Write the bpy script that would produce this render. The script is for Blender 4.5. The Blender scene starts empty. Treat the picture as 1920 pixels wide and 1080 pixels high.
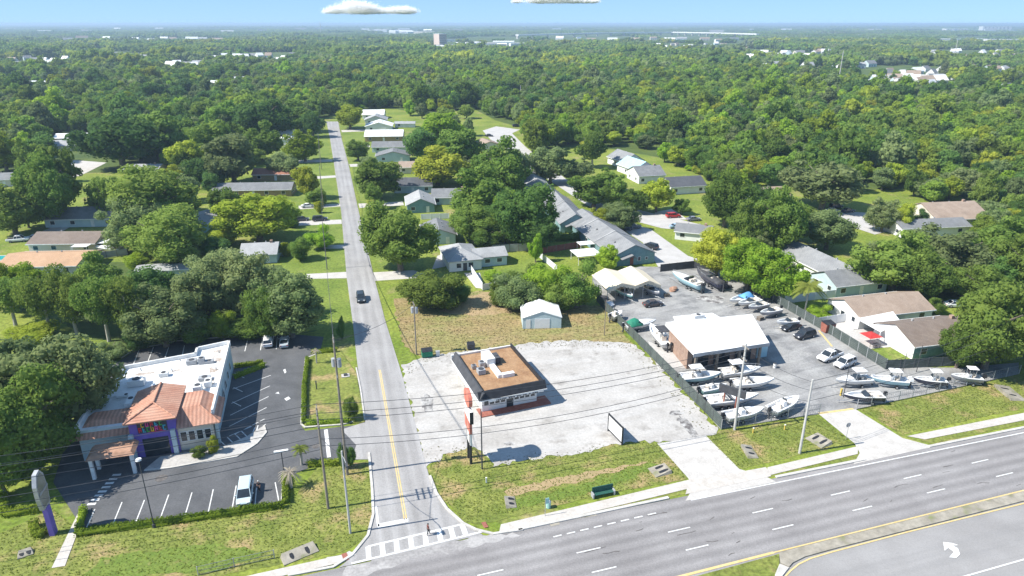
import bpy, math, random
import numpy as np
from math import sin, cos, pi, radians, sqrt, atan2, hypot
C = bpy.context.scene.collection
random.seed(7)
# ------------------------------------------------------------------ camera, sky, sun, exposure
H = 59.0                      # camera height above the ground, metres
FPX = 1280.0                  # focal length in photograph pixels (1920 wide)
TILT = math.atan(496 / FPX)   # the horizon lies 496 px above the middle of the frame
cam_d = bpy.data.cameras.new('camera'); cam = bpy.data.objects.new('camera', cam_d); C.objects.link(cam)
cam.location = (0, 0, H); cam.rotation_euler = (pi / 2 - TILT, 0, 0)
cam_d.sensor_width = 36; cam_d.lens = 36 * FPX / 1920; cam_d.clip_start = 1; cam_d.clip_end = 200000
bpy.context.scene.camera = cam
SUN_EL, SUN_AZ = radians(48), radians(14)      # shadows fall along +x turned 14 degrees towards +y
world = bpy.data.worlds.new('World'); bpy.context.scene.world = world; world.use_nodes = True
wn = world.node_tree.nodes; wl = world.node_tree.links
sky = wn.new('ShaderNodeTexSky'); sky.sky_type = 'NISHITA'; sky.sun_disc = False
sky.sun_elevation = SUN_EL
sun_dir = (-cos(SUN_AZ) * cos(SUN_EL), -sin(SUN_AZ) * cos(SUN_EL), sin(SUN_EL))   # towards the sun
sky.sun_rotation = atan2(sun_dir[0], sun_dir[1])
sky.air_density = 0.5; sky.dust_density = 0.0; sky.ozone_density = 10.0
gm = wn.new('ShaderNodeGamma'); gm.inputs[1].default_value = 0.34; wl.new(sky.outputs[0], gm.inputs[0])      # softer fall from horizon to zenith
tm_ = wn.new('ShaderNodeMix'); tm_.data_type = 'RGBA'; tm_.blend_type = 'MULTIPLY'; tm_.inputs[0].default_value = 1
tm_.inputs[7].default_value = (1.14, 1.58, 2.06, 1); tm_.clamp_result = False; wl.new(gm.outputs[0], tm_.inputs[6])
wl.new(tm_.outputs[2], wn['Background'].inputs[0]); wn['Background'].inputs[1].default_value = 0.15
sun_d = bpy.data.lights.new('sun', 'SUN'); sun = bpy.data.objects.new('sun', sun_d); C.objects.link(sun)
sun_d.energy = 4.5; sun_d.angle = radians(0.5); sun_d.color = (1.0, 0.955, 0.88)
from mathutils import Vector, Matrix
sun.rotation_euler = Vector(sun_dir).to_track_quat('Z', 'Y').to_euler()
vs = bpy.context.scene.view_settings
vs.view_transform = 'Standard'; vs.look = 'None'; vs.exposure = 0.85; vs.gamma = 1
cy = bpy.context.scene.cycles
cy.max_bounces = 6; cy.diffuse_bounces = 4; cy.glossy_bounces = 2; cy.transmission_bounces = 3
cy.volume_bounces = 0; cy.transparent_max_bounces = 4
cy.use_adaptive_sampling = True; cy.use_denoising = True

# ------------------------------------------------------------------ survey: photograph pixel -> point of the place
def at(px, py, z=0.0):
    u = (px - 960) / FPX; v = (540 - py) / FPX
    d = (u, cos(TILT) + v * sin(TILT), -sin(TILT) + v * cos(TILT))
    s = (z - H) / d[2]
    return Vector((d[0] * s, d[1] * s, z))
def proj(p):
    z = p[2] - H
    dep = p[1] * cos(TILT) - z * sin(TILT); up = p[1] * sin(TILT) + z * cos(TILT)
    return 960 + FPX * p[0] / dep, 540 - FPX * up / dep
def depth(p): return p[1] * cos(TILT) - (p[2] - H) * sin(TILT)
def tall(px, py, ytop):
    b = at(px, py); lo, hi = 0, 70
    for _ in range(40):
        m = (lo + hi) / 2
        if proj((b.x, b.y, m))[1] > ytop: lo = m
        else: hi = m
    return lo
MO = at(1300, 937); MA = radians(17)
def RM(x, y, z=0.0):          # main-road frame: x along the road, y away from it
    return Vector((MO.x + x * cos(MA) - y * sin(MA), MO.y + x * sin(MA) + y * cos(MA), z))

# ------------------------------------------------------------------ object helpers
def tag(o, label=None, cat=None, group=None, kind=None):
    if label: o['label'] = label
    if cat: o['category'] = cat
    if group: o['group'] = group
    if kind: o['kind'] = kind
    return o
def thing(name, label, cat, loc=(0, 0, 0), rot=0.0, group=None):
    o = bpy.data.objects.new(name, None); C.objects.link(o)
    o.location = loc; o.rotation_euler = (0, 0, rot); o.empty_display_size = 0.2
    return tag(o, label, cat, group)
def link(name, me, parent=None):
    o = bpy.data.objects.new(name, me); C.objects.link(o)
    if parent: o.parent = parent
    return o
class MB:
    def __init__(s): s.v = []; s.f = []
    def add(s, vs_, fs):
        n = len(s.v); s.v += [tuple(p) for p in vs_]; s.f += [tuple(i + n for i in f) for f in fs]; return s
    def box(s, x0, y0, z0, x1, y1, z1):
        return s.add([(x0, y0, z0), (x1, y0, z0), (x1, y1, z0), (x0, y1, z0), (x0, y0, z1), (x1, y0, z1), (x1, y1, z1), (x0, y1, z1)],
                     [(0, 3, 2, 1), (4, 5, 6, 7), (0, 1, 5, 4), (1, 2, 6, 5), (2, 3, 7, 6), (3, 0, 4, 7)])
    def obox(s, c, size, rz=0.0):
        a, b, h = size[0] / 2, size[1] / 2, size[2] / 2; cs, sn = cos(rz), sin(rz); p = []
        for dz in (-h, h):
            for dx, dy in ((-a, -b), (a, -b), (a, b), (-a, b)):
                p.append((c[0] + dx * cs - dy * sn, c[1] + dx * sn + dy * cs, c[2] + dz))
        return s.add(p, [(0, 3, 2, 1), (4, 5, 6, 7), (0, 1, 5, 4), (1, 2, 6, 5), (2, 3, 7, 6), (3, 0, 4, 7)])
    def frustum(s, b0, b1, z0, t0, t1, z1):   # tapered box: bottom rect b0-b1, top rect t0-t1
        return s.add([(b0[0], b0[1], z0), (b1[0], b0[1], z0), (b1[0], b1[1], z0), (b0[0], b1[1], z0),
                      (t0[0], t0[1], z1), (t1[0], t0[1], z1), (t1[0], t1[1], z1), (t0[0], t1[1], z1)],
                     [(0, 3, 2, 1), (4, 5, 6, 7), (0, 1, 5, 4), (1, 2, 6, 5), (2, 3, 7, 6), (3, 0, 4, 7)])
    def prism(s, pts, z0, z1):
        n = len(pts)
        a = sum(pts[i][0] * pts[(i + 1) % n][1] - pts[(i + 1) % n][0] * pts[i][1] for i in range(n))
        if a < 0: pts = pts[::-1]
        zt = z1 if hasattr(z1, '__len__') else [z1] * n
        if a < 0 and hasattr(z1, '__len__'): zt = zt[::-1]
        return s.add([(p[0], p[1], z0) for p in pts] + [(p[0], p[1], zt[i]) for i, p in enumerate(pts)],
                     [tuple(range(n - 1, -1, -1)), tuple(range(n, 2 * n))] + [(i, (i + 1) % n, n + (i + 1) % n, n + i) for i in range(n)])
    def sheet(s, pts, z):
        n = len(pts)
        a = sum(pts[i][0] * pts[(i + 1) % n][1] - pts[(i + 1) % n][0] * pts[i][1] for i in range(n))
        if a < 0: pts = pts[::-1]
        return s.add([(p[0], p[1], z) for p in pts], [tuple(range(n))])
    def profile(s, pts, x0, x1, axis='x'):    # outline in the (horizontal, z) plane pushed along an axis
        n = len(pts)
        if axis == 'x': a = [(x0, p[0], p[1]) for p in pts]; b = [(x1, p[0], p[1]) for p in pts]
        else: a = [(p[0], x0, p[1]) for p in pts]; b = [(p[0], x1, p[1]) for p in pts]
        return s.add(a + b, [tuple(range(n - 1, -1, -1)), tuple(range(n, 2 * n))] + [(i, (i + 1) % n, n + (i + 1) % n, n + i) for i in range(n)])
    def tube(s, p, q, r0, r1=None, n=6, caps=True):
        r1 = r0 if r1 is None else r1
        p, q = Vector(p), Vector(q); d = (q - p)
        if d.length < 1e-6: return s
        d.normalize(); u = d.orthogonal().normalized(); w = d.cross(u)
        vs_ = []
        for c, r in ((p, r0), (q, r1)):
            for i in range(n):
                a = 2 * pi * i / n; vs_.append(c + u * (r * cos(a)) + w * (r * sin(a)))
        fs = [(i, (i + 1) % n, n + (i + 1) % n, n + i) for i in range(n)]
        if caps: fs += [tuple(range(n - 1, -1, -1)), tuple(range(n, 2 * n))]
        return s.add(vs_, fs)
    def path(s, pts, r, n=5):
        for a, b in zip(pts, pts[1:]): s.tube(a, b, r, r, n, False)
        return s
    def disc(s, c, r, axis, th, n=14):
        d = Vector(axis).normalized() * (th / 2)
        return s.tube(Vector(c) - d, Vector(c) + d, r, r, n)
    def blob(s, c, r, n=8, m=5, jit=0.0, rnd=random):
        vs_ = [(c[0], c[1], c[2] + r[2])]
        for j in range(1, m):
            t = pi * j / m
            for i in range(n):
                a = 2 * pi * i / n + j * .3; k = 1 + rnd.uniform(-jit, jit)
                vs_.append((c[0] + r[0] * sin(t) * cos(a) * k, c[1] + r[1] * sin(t) * sin(a) * k, c[2] + r[2] * cos(t) * k))
        vs_.append((c[0], c[1], c[2] - r[2])); L = len(vs_) - 1
        fs = [(0, 1 + i, 1 + (i + 1) % n) for i in range(n)]
        for j in range(m - 2):
            o = 1 + j * n
            fs += [(o + i, o + n + i, o + n + (i + 1) % n, o + (i + 1) % n) for i in range(n)]
        o = 1 + (m - 2) * n
        fs += [(o + i, L, o + (i + 1) % n) for i in range(n)]
        return s.add(vs_, fs)
    def mesh(s, name, mt, smooth=False):
        me = bpy.data.meshes.new(name); me.from_pydata(s.v, [], s.f); me.update()
        if mt: me.materials.append(mt)
        if smooth: me.polygons.foreach_set('use_smooth', [True] * len(me.polygons))
        return me
    def build(s, name, mt, parent=None, smooth=False): return link(name, s.mesh(name, mt, smooth), parent)
def dup(root, loc, rot, label=None, group=None, scale=None):
    r = root.copy(); C.objects.link(r); r.location = loc; r.rotation_euler = (0, 0, rot)
    if scale: r.scale = scale
    if label: r['label'] = label
    if group: r['group'] = group
    for ch in list(root.children):
        c = ch.copy(); C.objects.link(c); c.parent = r
        for g in ch.children:
            d = g.copy(); C.objects.link(d); d.parent = c
    return r

# ------------------------------------------------------------------ materials
def mat(name, c, c2=None, scale=1.0, rough=0.85, spec=0.3, metal=0.0, streak=None, lanes=None, fine=None, bump=0.0, third=None, coord='Object', lo=.35, hi=.65):
    m = bpy.data.materials.new(name); m.use_nodes = True; N = m.node_tree.nodes; L = m.node_tree.links
    b = N['Principled BSDF']; b.inputs['Roughness'].default_value = rough
    b.inputs['Specular IOR Level'].default_value = spec; b.inputs['Metallic'].default_value = metal
    c = (*c, 1)
    if c2 is None: c2 = tuple(min(1, x * 1.15) for x in c[:3]); c = tuple(x * .9 for x in c[:3]) + (1,)
    tc = N.new('ShaderNodeTexCoord'); src = tc.outputs[coord]
    def noise(sc, det=4, vec=None, r=.6):
        t = N.new('ShaderNodeTexNoise'); t.inputs['Scale'].default_value = sc; t.inputs['Detail'].default_value = det
        t.inputs['Roughness'].default_value = r; L.new(vec or src, t.inputs['Vector']); return t.outputs[0]
    def ramp(f, a, z):
        r = N.new('ShaderNodeMapRange'); r.inputs[1].default_value = a; r.inputs[2].default_value = z; L.new(f, r.inputs[0]); return r.outputs[0]
    def mix(f, A, B, mode='MIX'):
        x = N.new('ShaderNodeMix'); x.data_type = 'RGBA'; x.blend_type = mode
        if hasattr(f, 'is_linked') or hasattr(f, 'links'): L.new(f, x.inputs[0])
        else: x.inputs[0].default_value = f
        for q, k in ((A, 6), (B, 7)):
            if isinstance(q, tuple): x.inputs[k].default_value = (*q[:3], 1)
            else: L.new(q, x.inputs[k])
        return x.outputs[2]
    col = mix(ramp(noise(scale), lo, hi), c, c2)
    if third: col = mix(ramp(noise(third[1], 5), third[2], third[3]), col, third[0])
    if streak:        # (angle, stretch, scale, colour, strength): wear along a direction
        mp = N.new('ShaderNodeMapping'); mp.inputs['Rotation'].default_value = (0, 0, -streak[0]); mp.vector_type = 'POINT'
        mp.inputs['Scale'].default_value = (1, 1, 1); L.new(src, mp.inputs[0])
        m2 = N.new('ShaderNodeMapping'); m2.inputs['Scale'].default_value = (1 / streak[1], 1, 1); L.new(mp.outputs[0], m2.inputs[0])
        f = ramp(noise(streak[2], 3, m2.outputs[0]), .45, .75)
        g = N.new('ShaderNodeMath'); g.operation = 'MULTIPLY'; g.inputs[1].default_value = streak[4]; L.new(f, g.inputs[0])
        col = mix(g.outputs[0], col, streak[3])
    if lanes:         # (angle, period, offset, strength): tyre tracks across the road
        mp = N.new('ShaderNodeVectorRotate'); mp.rotation_type = 'Z_AXIS'; mp.inputs['Angle'].default_value = -lanes[0]; mp.inputs['Center'].default_value = lanes[2]; L.new(src, mp.inputs['Vector'])
        w = N.new('ShaderNodeTexWave'); w.bands_direction = 'Y'; w.inputs['Scale'].default_value = pi / 10 / lanes[1]; w.inputs['Distortion'].default_value = .9; w.inputs['Detail'].default_value = 2; w.inputs['Detail Scale'].default_value = .25; L.new(mp.outputs[0], w.inputs[0])
        g = N.new('ShaderNodeMath'); g.operation = 'MULTIPLY'; g.inputs[1].default_value = lanes[3]; L.new(w.outputs[1], g.inputs[0]); col = mix(g.outputs[0], col, mix(1.0, col, (.62, .62, .62), 'MULTIPLY'))
    if fine:          # (scale, amount)
        f = ramp(noise(fine[0], 3), .3, .7)
        col = mix(f, mix(1.0, col, (1 - fine[1],) * 3, 'MULTIPLY'), mix(1.0, col, (1 + fine[1],) * 3, 'MULTIPLY'))
    L.new(col, b.inputs['Base Color'])
    if bump:
        bp = N.new('ShaderNodeBump'); bp.inputs['Strength'].default_value = .6; bp.inputs['Distance'].default_value = bump
        L.new(noise(fine[0] if fine else scale * 6, 3), bp.inputs['Height']); L.new(bp.outputs[0], b.inputs['Normal'])
    return m
def stripes(name, c, c2, per, axis=0, rough=.8, fine=6.0):   # shingle courses, tiles, boards
    m = mat(name, c, c2, scale=.45, rough=rough, fine=(fine, .16), third=(tuple(x * .62 for x in c), .22, .54, .78)); N = m.node_tree.nodes; L = m.node_tree.links
    tc = N.new('ShaderNodeTexCoord'); w = N.new('ShaderNodeTexWave'); w.bands_direction = 'XYZ'[axis]
    w.inputs['Scale'].default_value = pi / per / 10 * 2 / 2; w.inputs['Distortion'].default_value = .3
    L.new(tc.outputs['Object'], w.inputs[0])
    b = N['Principled BSDF']; old = b.inputs['Base Color'].links[0].from_socket
    x = N.new('ShaderNodeMix'); x.data_type = 'RGBA'; x.blend_type = 'MULTIPLY'; x.inputs[0].default_value = .55
    rr = N.new('ShaderNodeMapRange'); rr.inputs[3].default_value = .45; rr.inputs[4].default_value = 1.1; L.new(w.outputs[1], rr.inputs[0])
    L.new(old, x.inputs[6]); L.new(rr.outputs[0], x.inputs[7]); L.new(x.outputs[2], b.inputs['Base Color'])
    return m
def leafmat(name, dark, light, warm, haze=0.0):
    m = bpy.data.materials.new(name); m.use_nodes = True; N = m.node_tree.nodes; L = m.node_tree.links
    N.remove(N['Principled BSDF'])
    oi = N.new('ShaderNodeObjectInfo'); tc = N.new('ShaderNodeTexCoord')
    t = N.new('ShaderNodeTexNoise'); t.inputs['Scale'].default_value = .35; t.inputs['Detail'].default_value = 5; t.inputs['Roughness'].default_value = .7
    L.new(tc.outputs['Object'], t.inputs['Vector'])
    r = N.new('ShaderNodeMapRange'); r.inputs[1].default_value = .33; r.inputs[2].default_value = .67; L.new(t.outputs[0], r.inputs[0])
    x = N.new('ShaderNodeMix'); x.data_type = 'RGBA'; x.inputs[6].default_value = (*dark, 1); x.inputs[7].default_value = (*light, 1); L.new(r.outputs[0], x.inputs[0])
    y = N.new('ShaderNodeMix'); y.data_type = 'RGBA'; y.inputs[7].default_value = (*warm, 1); L.new(x.outputs[2], y.inputs[6])
    p = N.new('ShaderNodeMapRange'); p.inputs[1].default_value = .25; p.inputs[2].default_value = 1.0; p.inputs[4].default_value = .75; L.new(oi.outputs['Random'], p.inputs[0]); L.new(p.outputs[0], y.inputs[0])
    hv = N.new('ShaderNodeHueSaturation'); L.new(y.outputs[2], hv.inputs['Color'])
    q = N.new('ShaderNodeMath'); q.operation = 'MULTIPLY_ADD'; q.inputs[1].default_value = 7.31; q.inputs[2].default_value = 0; L.new(oi.outputs['Random'], q.inputs[0])
    fr = N.new('ShaderNodeMath'); fr.operation = 'FRACT'; L.new(q.outputs[0], fr.inputs[0])
    v = N.new('ShaderNodeMapRange'); v.inputs[3].default_value = .72; v.inputs[4].default_value = 1.22; L.new(fr.outputs[0], v.inputs[0]); L.new(v.outputs[0], hv.inputs['Value'])
    d = N.new('ShaderNodeBsdfDiffuse'); tr = N.new('ShaderNodeBsdfTranslucent'); ms = N.new('ShaderNodeMixShader'); ms.inputs[0].default_value = .5
    L.new(hv.outputs[0], d.inputs[0]); L.new(hv.outputs[0], tr.inputs[0]); L.new(d.outputs[0], ms.inputs[1]); L.new(tr.outputs[0], ms.inputs[2])
    L.new(ms.outputs[0], N['Material Output'].inputs[0])
    return m
WH = (.75, .75, .73)
M = dict(
    grass=mat('grass_ground', (.125, .18, .02), (.22, .255, .04), scale=.06, fine=(1.6, .42), third=((.28, .235, .10), .11, .56, .72)),
    lawn=mat('lawn', (.12, .175, .024), (.185, .235, .04), scale=.12, fine=(1.8, .4), third=((.27, .25, .09), .21, .6, .75)),
    verge=mat('verge_grass', (.13, .165, .028), (.205, .222, .05), scale=.25, fine=(2.2, .4), third=((.32, .235, .11), .16, .53, .66)),
    lush=mat('lush_weeds', (.105, .16, .022), (.155, .205, .035), scale=.8, fine=(3, .3), third=((.2, .2, .06), .5, .6, .7)),
    field=mat('dry_field', (.27, .195, .09), (.225, .21, .072), scale=.11, fine=(1.5, .36), third=((.20, .22, .065), .09, .5, .68), streak=(.3, 8, .6, (.36, .26, .14), .5)),
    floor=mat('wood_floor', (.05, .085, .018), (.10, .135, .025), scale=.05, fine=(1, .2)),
    gravel=mat('white_gravel', (.37, .35, .322), (.465, .445, .415), scale=.22, fine=(2.5, .12), third=((.25, .23, .205), .3, .55, .72), streak=(.3, 9, .5, (.48, .47, .45), .6)),
    concrete=mat('concrete', (.44, .415, .38), (.52, .495, .46), scale=.5, fine=(4, .08), third=((.42, .39, .35), .4, .6, .8)),
    walk=mat('pavement', (.45, .415, .37), (.53, .495, .45), scale=.7, fine=(3, .1), third=((.38, .36, .31), .6, .6, .8)),
    road=mat('main_road', (.245, .232, .226), (.31, .296, .288), scale=.12, lanes=(MA, 1.73, (MO.x, MO.y, 0), .5), fine=(5, .13), streak=(MA, 22, .55, (.205, .195, .19), .6), third=((.26, .25, .245), .07, .58, .75)),
    road_far=mat('other_carriageway', (.26, .25, .24), (.315, .305, .295), scale=.15, fine=(5, .07), streak=(MA, 22, .5, (.22, .215, .21), .6)),
    street=mat('side_street', (.285, .275, .265), (.345, .335, .325), scale=.15, lanes=(radians(105), 1.8, (0, 0, 0), .3), fine=(5, .12), streak=(radians(105), 20, .7, (.43, .42, .41), .6)),
    asphalt=mat('car_park_asphalt', (.082, .084, .088), (.118, .12, .124), scale=.25, fine=(4, .12), third=((.13, .13, .135), .2, .58, .75)),
    yard=mat('yard_asphalt', (.22, .215, .21), (.33, .325, .31), scale=.16, fine=(3, .18), third=((.13, .132, .135), .11, .52, .66), streak=(radians(25), 6, .5, (.42, .415, .40), .6)),
    court=mat('court_concrete', (.41, .395, .375), (.48, .465, .445), scale=.3, fine=(3, .1)),
    white_line=mat('white_paint', (.72, .72, .70), (.58, .58, .56), scale=3, rough=.6),
    yellow_line=mat('yellow_paint', (.60, .44, .17), (.62, .50, .26), scale=2, rough=.6),
    patch=mat('tar_patch', (.085, .075, .07), (.16, .15, .14), scale=1.2, fine=(4, .2)),
    kerb=mat('kerb_concrete', (.55, .53, .49), (.44, .42, .38), scale=.8, fine=(4, .1)),
    old_concrete=mat('weathered_concrete', (.36, .33, .27), (.25, .225, .18), scale=.5, fine=(2, .25), third=((.16, .18, .07), .5, .56, .7)),
    white=mat('white_paintwork', WH, (.68, .68, .66), scale=.5, rough=.6),
    roof_white=mat('white_roof', (.80, .80, .79), (.74, .74, .72), scale=.25, rough=.6, fine=(2, .04)),
    trim=mat('white_trim', (.74, .74, .72), rough=.5),
    glass=mat('dark_glass', (.02, .026, .032), (.035, .045, .055), scale=.6, rough=.08, spec=.6),
    black=mat('black_metal', (.022, .023, .026), (.035, .036, .04), scale=1, rough=.55),
    dark=mat('dark_grey', (.05, .052, .058), (.075, .078, .085), scale=.6, rough=.7),
    rubber=mat('rubber', (.018, .018, .018), rough=.8),
    grey=mat('grey_metal', (.30, .31, .32), (.40, .41, .42), scale=.8, rough=.5),
    galv=mat('galvanised', (.38, .39, .40), (.50, .51, .52), scale=2, rough=.45, metal=.4),
    wood=mat('weathered_wood', (.17, .145, .115), (.26, .22, .18), scale=1.2, streak=(0, .2, 2, (.12, .10, .08), .5)),
    pole=mat('pole_wood', (.20, .17, .14), (.28, .245, .20), scale=1.0),
    pole_conc=mat('pole_concrete', (.42, .41, .39), (.52, .51, .48), scale=.7),
    bark=mat('bark', (.14, .11, .085), (.22, .185, .15), scale=1.5, fine=(5, .25)),
    palebark=mat('pale_bark', (.34, .31, .27), (.45, .42, .37), scale=1.5, fine=(5, .2)),
    tile=stripes('clay_tile', (.46, .225, .15), (.56, .32, .225), .55, 0),
    tile_y=stripes('clay_tile_side', (.46, .225, .15), (.56, .32, .225), .55, 1),
    purple=mat('purple_stucco', (.155, .105, .40), (.19, .135, .46), scale=.6),
    teal=stripes('teal_siding', (.20, .335, .355), (.24, .38, .40), .22, 2, fine=2),
    bluewall=mat('pale_blue_wall', (.42, .52, .55), (.50, .60, .62), scale=.5),
    cream=mat('cream_wall', (.60, .55, .46), (.66, .61, .52), scale=.4),
    brick=mat('brown_brick', (.30, .20, .15), (.38, .27, .21), scale=1.5, fine=(5, .2)),
    shingle=stripes('grey_shingle', (.185, .19, .195), (.255, .26, .262), .3, 1),
    shingle_x=stripes('grey_shingle_b', (.235, .24, .245), (.31, .315, .317), .3, 0),
    pale_shingle=stripes('pale_shingle', (.34, .345, .345), (.43, .435, .43), .3, 1),
    dark_shingle=stripes('charcoal_shingle', (.085, .09, .10), (.12, .125, .135), .3, 1),
    tan_shingle=stripes('tan_shingle', (.33, .25, .19), (.41, .32, .25), .3, 1),
    brown_shingle=stripes('brown_shingle', (.20, .155, .125), (.255, .205, .17), .3, 1),
    orange_shingle=stripes('orange_roof', (.47, .29, .17), (.56, .36, .22), .35, 1),
    red_shingle=stripes('russet_roof', (.33, .15, .10), (.40, .20, .14), .35, 1),
    roofgravel=mat('rust_gravel_roof', (.29, .165, .085), (.37, .23, .125), scale=.5, fine=(3, .2), third=((.26, .15, .08), .6, .55, .7)),
    brown_flat=mat('brown_awning', (.33, .19, .125), (.42, .25, .17), scale=.6, fine=(2, .15)),
    old_white_roof=mat('stained_white_roof', (.66, .665, .66), (.74, .74, .73), scale=.3, fine=(2, .06), third=((.42, .42, .41), .35, .58, .74)),
    grime=mat('roof_grime', (.36, .30, .25), (.62, .60, .57), scale=1.1, fine=(4, .2), lo=.42, hi=.6),
    canvas=mat('cream_canvas', (.70, .60, .44), (.76, .67, .51), scale=.6, rough=.8),
    canvas_blue=mat('blue_canvas', (.10, .30, .62), (.14, .37, .70), scale=1, rough=.7),
    bench_green=mat('bench_green', (.02, .085, .065), (.03, .11, .085), rough=.7),
    canvas_green=mat('green_canvas', (.02, .17, .10), (.03, .24, .15), scale=1, rough=.7),
    canvas_black=mat('black_canvas', (.045, .045, .05), (.075, .075, .08), scale=1, rough=.7),
    gel=mat('white_gelcoat', (.78, .78, .77), (.72, .72, .71), scale=.8, rough=.3, spec=.5),
    gel_blue=mat('pale_blue_gelcoat', (.36, .58, .66), (.42, .64, .70), scale=.8, rough=.25, spec=.5),
    gel_teal=mat('seafoam_gelcoat', (.34, .60, .56), (.40, .66, .62), scale=.8, rough=.25, spec=.5),
    gel_navy=mat('navy_gelcoat', (.035, .04, .075), (.05, .055, .095), scale=.8, rough=.25, spec=.5),
    gel_grey=mat('grey_gelcoat', (.30, .31, .35), (.36, .37, .41), scale=.8, rough=.25, spec=.5),
    seat=mat('cream_vinyl', (.62, .56, .48), rough=.6),
    fence_green=stripes('privacy_mesh', (.075, .095, .088), (.11, .13, .12), .35, 2, fine=2),
    fence_white=mat('white_vinyl', (.66, .67, .68), (.72, .73, .74), scale=.5, rough=.5),
    mesh_grey=mat('chain_link', (.16, .17, .17), (.22, .23, .23), scale=3, rough=.5),
    red=mat('red_paint', (.45, .035, .03), (.52, .05, .045), scale=1, rough=.4),
    sign_red=mat('faded_red_sign', (.50, .13, .09), (.60, .24, .17), scale=.6, rough=.6),
    redbrick=mat('red_step_brick', (.25, .085, .06), (.32, .125, .09), scale=1.5, fine=(5, .15)),
    ochre=mat('ochre_paint', (.62, .45, .10), rough=.6),
    water=mat('pool_water', (.03, .33, .34), (.05, .42, .42), scale=.8, rough=.1, spec=.6),
    skin=mat('skin', (.36, .21, .15), rough=.6),
    clay=mat('bare_earth', (.38, .27, .15), (.30, .235, .115), scale=.5, fine=(2, .2)),
)
LEAF = dict(
    oak=leafmat('oak_leaves', (0.130, 0.236, 0.049), (0.238, 0.336, 0.071), (0.250, 0.317, 0.068)),
    grey=leafmat('grey_oak_leaves', (0.175, 0.251, 0.095), (0.275, 0.348, 0.137), (0.280, 0.317, 0.134)),
    dark=leafmat('dark_leaves', (0.091, 0.190, 0.057), (0.158, 0.262, 0.071), (0.152, 0.262, 0.055)),
    lime=leafmat('bright_leaves', (0.229, 0.404, 0.037), (0.330, 0.470, 0.061), (0.378, 0.452, 0.055)),
    gold=leafmat('yellow_green_leaves', (0.305, 0.413, 0.045), (0.409, 0.470, 0.067), (0.427, 0.439, 0.061)),
    wood=leafmat('woodland_leaves', (0.140, 0.266, 0.045), (0.262, 0.372, 0.067), (0.299, 0.372, 0.067)),
    hedge=leafmat('hedge_leaves', (0.147, 0.244, 0.025), (0.305, 0.402, 0.049), (0.330, 0.391, 0.049)),
    palm=leafmat('palm_fronds', (0.183, 0.256, 0.049), (0.366, 0.427, 0.097), (0.366, 0.391, 0.086)),
    dead=leafmat('dry_fronds', (0.366, 0.317, 0.244), (0.500, 0.452, 0.366), (0.439, 0.391, 0.317)),
    grass=leafmat('grass_tufts', (.14, .18, .03), (.205, .235, .055), (.23, .22, .065)),
    straw=leafmat('straw_tufts', (.20, .165, .07), (.235, .215, .08), (.17, .18, .055)),
)
# ------------------------------------------------------------------ ground, roads, paving (each sheet a few cm above the one below)
def struct(name, mb, m): return tag(mb.build(name, m), kind='structure')
def px(pts): return [at(*p) for p in pts]
def area(name, pts, z, m):
    b = MB().sheet(px(pts), 0) if False else MB().sheet([at(x, y) for x, y in pts], z); return struct(name, b, m)
def fine_outline(pts, amp, step, seed):      # ragged natural edge
    r = random.Random(seed); P = [at(*p) for p in pts]; out = []
    for a, b in zip(P, P[1:] + P[:1]):
        n = max(1, int((b - a).length / step)); t = Vector((-(b - a).y, (b - a).x, 0)).normalized()
        for i in range(n):
            out.append(a.lerp(b, i / n) + t * (r.uniform(-amp, amp) if i else 0))
    return out
b = MB(); E = 60000
b.add([(-E, -300, 0), (E, -300, 0), (E, E, 0), (-E, E, 0)], [(0, 1, 2, 3)])
struct('ground', b, M['grass'])
def rough_area(name, pts, z, m, amp=.35, step=1.2, seed=1):
    return struct(name, MB().sheet(fine_outline(pts, amp, step, seed), z), m)
# woodland floor: everything beyond the houses
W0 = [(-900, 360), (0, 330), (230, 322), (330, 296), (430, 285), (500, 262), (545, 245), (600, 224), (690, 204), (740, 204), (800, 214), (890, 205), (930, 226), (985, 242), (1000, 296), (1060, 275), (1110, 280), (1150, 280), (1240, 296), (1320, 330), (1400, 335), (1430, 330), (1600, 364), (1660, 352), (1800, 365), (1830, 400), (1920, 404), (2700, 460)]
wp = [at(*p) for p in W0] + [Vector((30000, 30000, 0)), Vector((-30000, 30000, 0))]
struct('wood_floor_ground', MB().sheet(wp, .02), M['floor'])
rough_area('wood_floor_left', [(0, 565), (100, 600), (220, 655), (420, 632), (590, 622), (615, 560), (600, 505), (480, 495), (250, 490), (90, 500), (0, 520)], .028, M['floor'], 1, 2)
rough_area('lawn_left_street', [(560, 260), (610, 235), (640, 400), (650, 530), (662, 615), (575, 622), (540, 540), (520, 470), (520, 380), (540, 300)], .038, M['lawn'], .5, 2)
rough_area('lawn_right_street', [(640, 240), (700, 250), (740, 330), (760, 420), (800, 500), (790, 525), (715, 528), (690, 440), (664, 330)], .038, M['lawn'], .5, 2)
rough_area('side_lawn', [(1625, 652), (1790, 648), (1830, 685), (1690, 690)], .038, M['lawn'], .2, 1)
rough_area('back_lawn', [(905, 522), (1010, 478), (1040, 500), (940, 530)], .038, M['lawn'], .3, 1)
rough_area('dry_field', [(738, 560), (772, 556), (850, 560), (895, 545), (1010, 560), (1060, 572), (1130, 574), (1190, 652), (1100, 646), (990, 645), (860, 662), (790, 672), (752, 640)], .03, M['field'], .5, 1.2, 3)
rough_area('bare_patch', [(905, 548), (940, 545), (985, 562), (960, 588), (880, 592), (820, 585), (850, 566)], .04, M['clay'], .6, 1.0, 9)
rough_area('front_verge', [(797, 880), (840, 848), (885, 838), (930, 875), (990, 858), (1080, 852), (1130, 836), (1200, 828), (1232, 832), (1290, 897), (1100, 935), (900, 985), (870, 978), (825, 930)], .03, M['verge'], .25, 1, 4)
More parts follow.
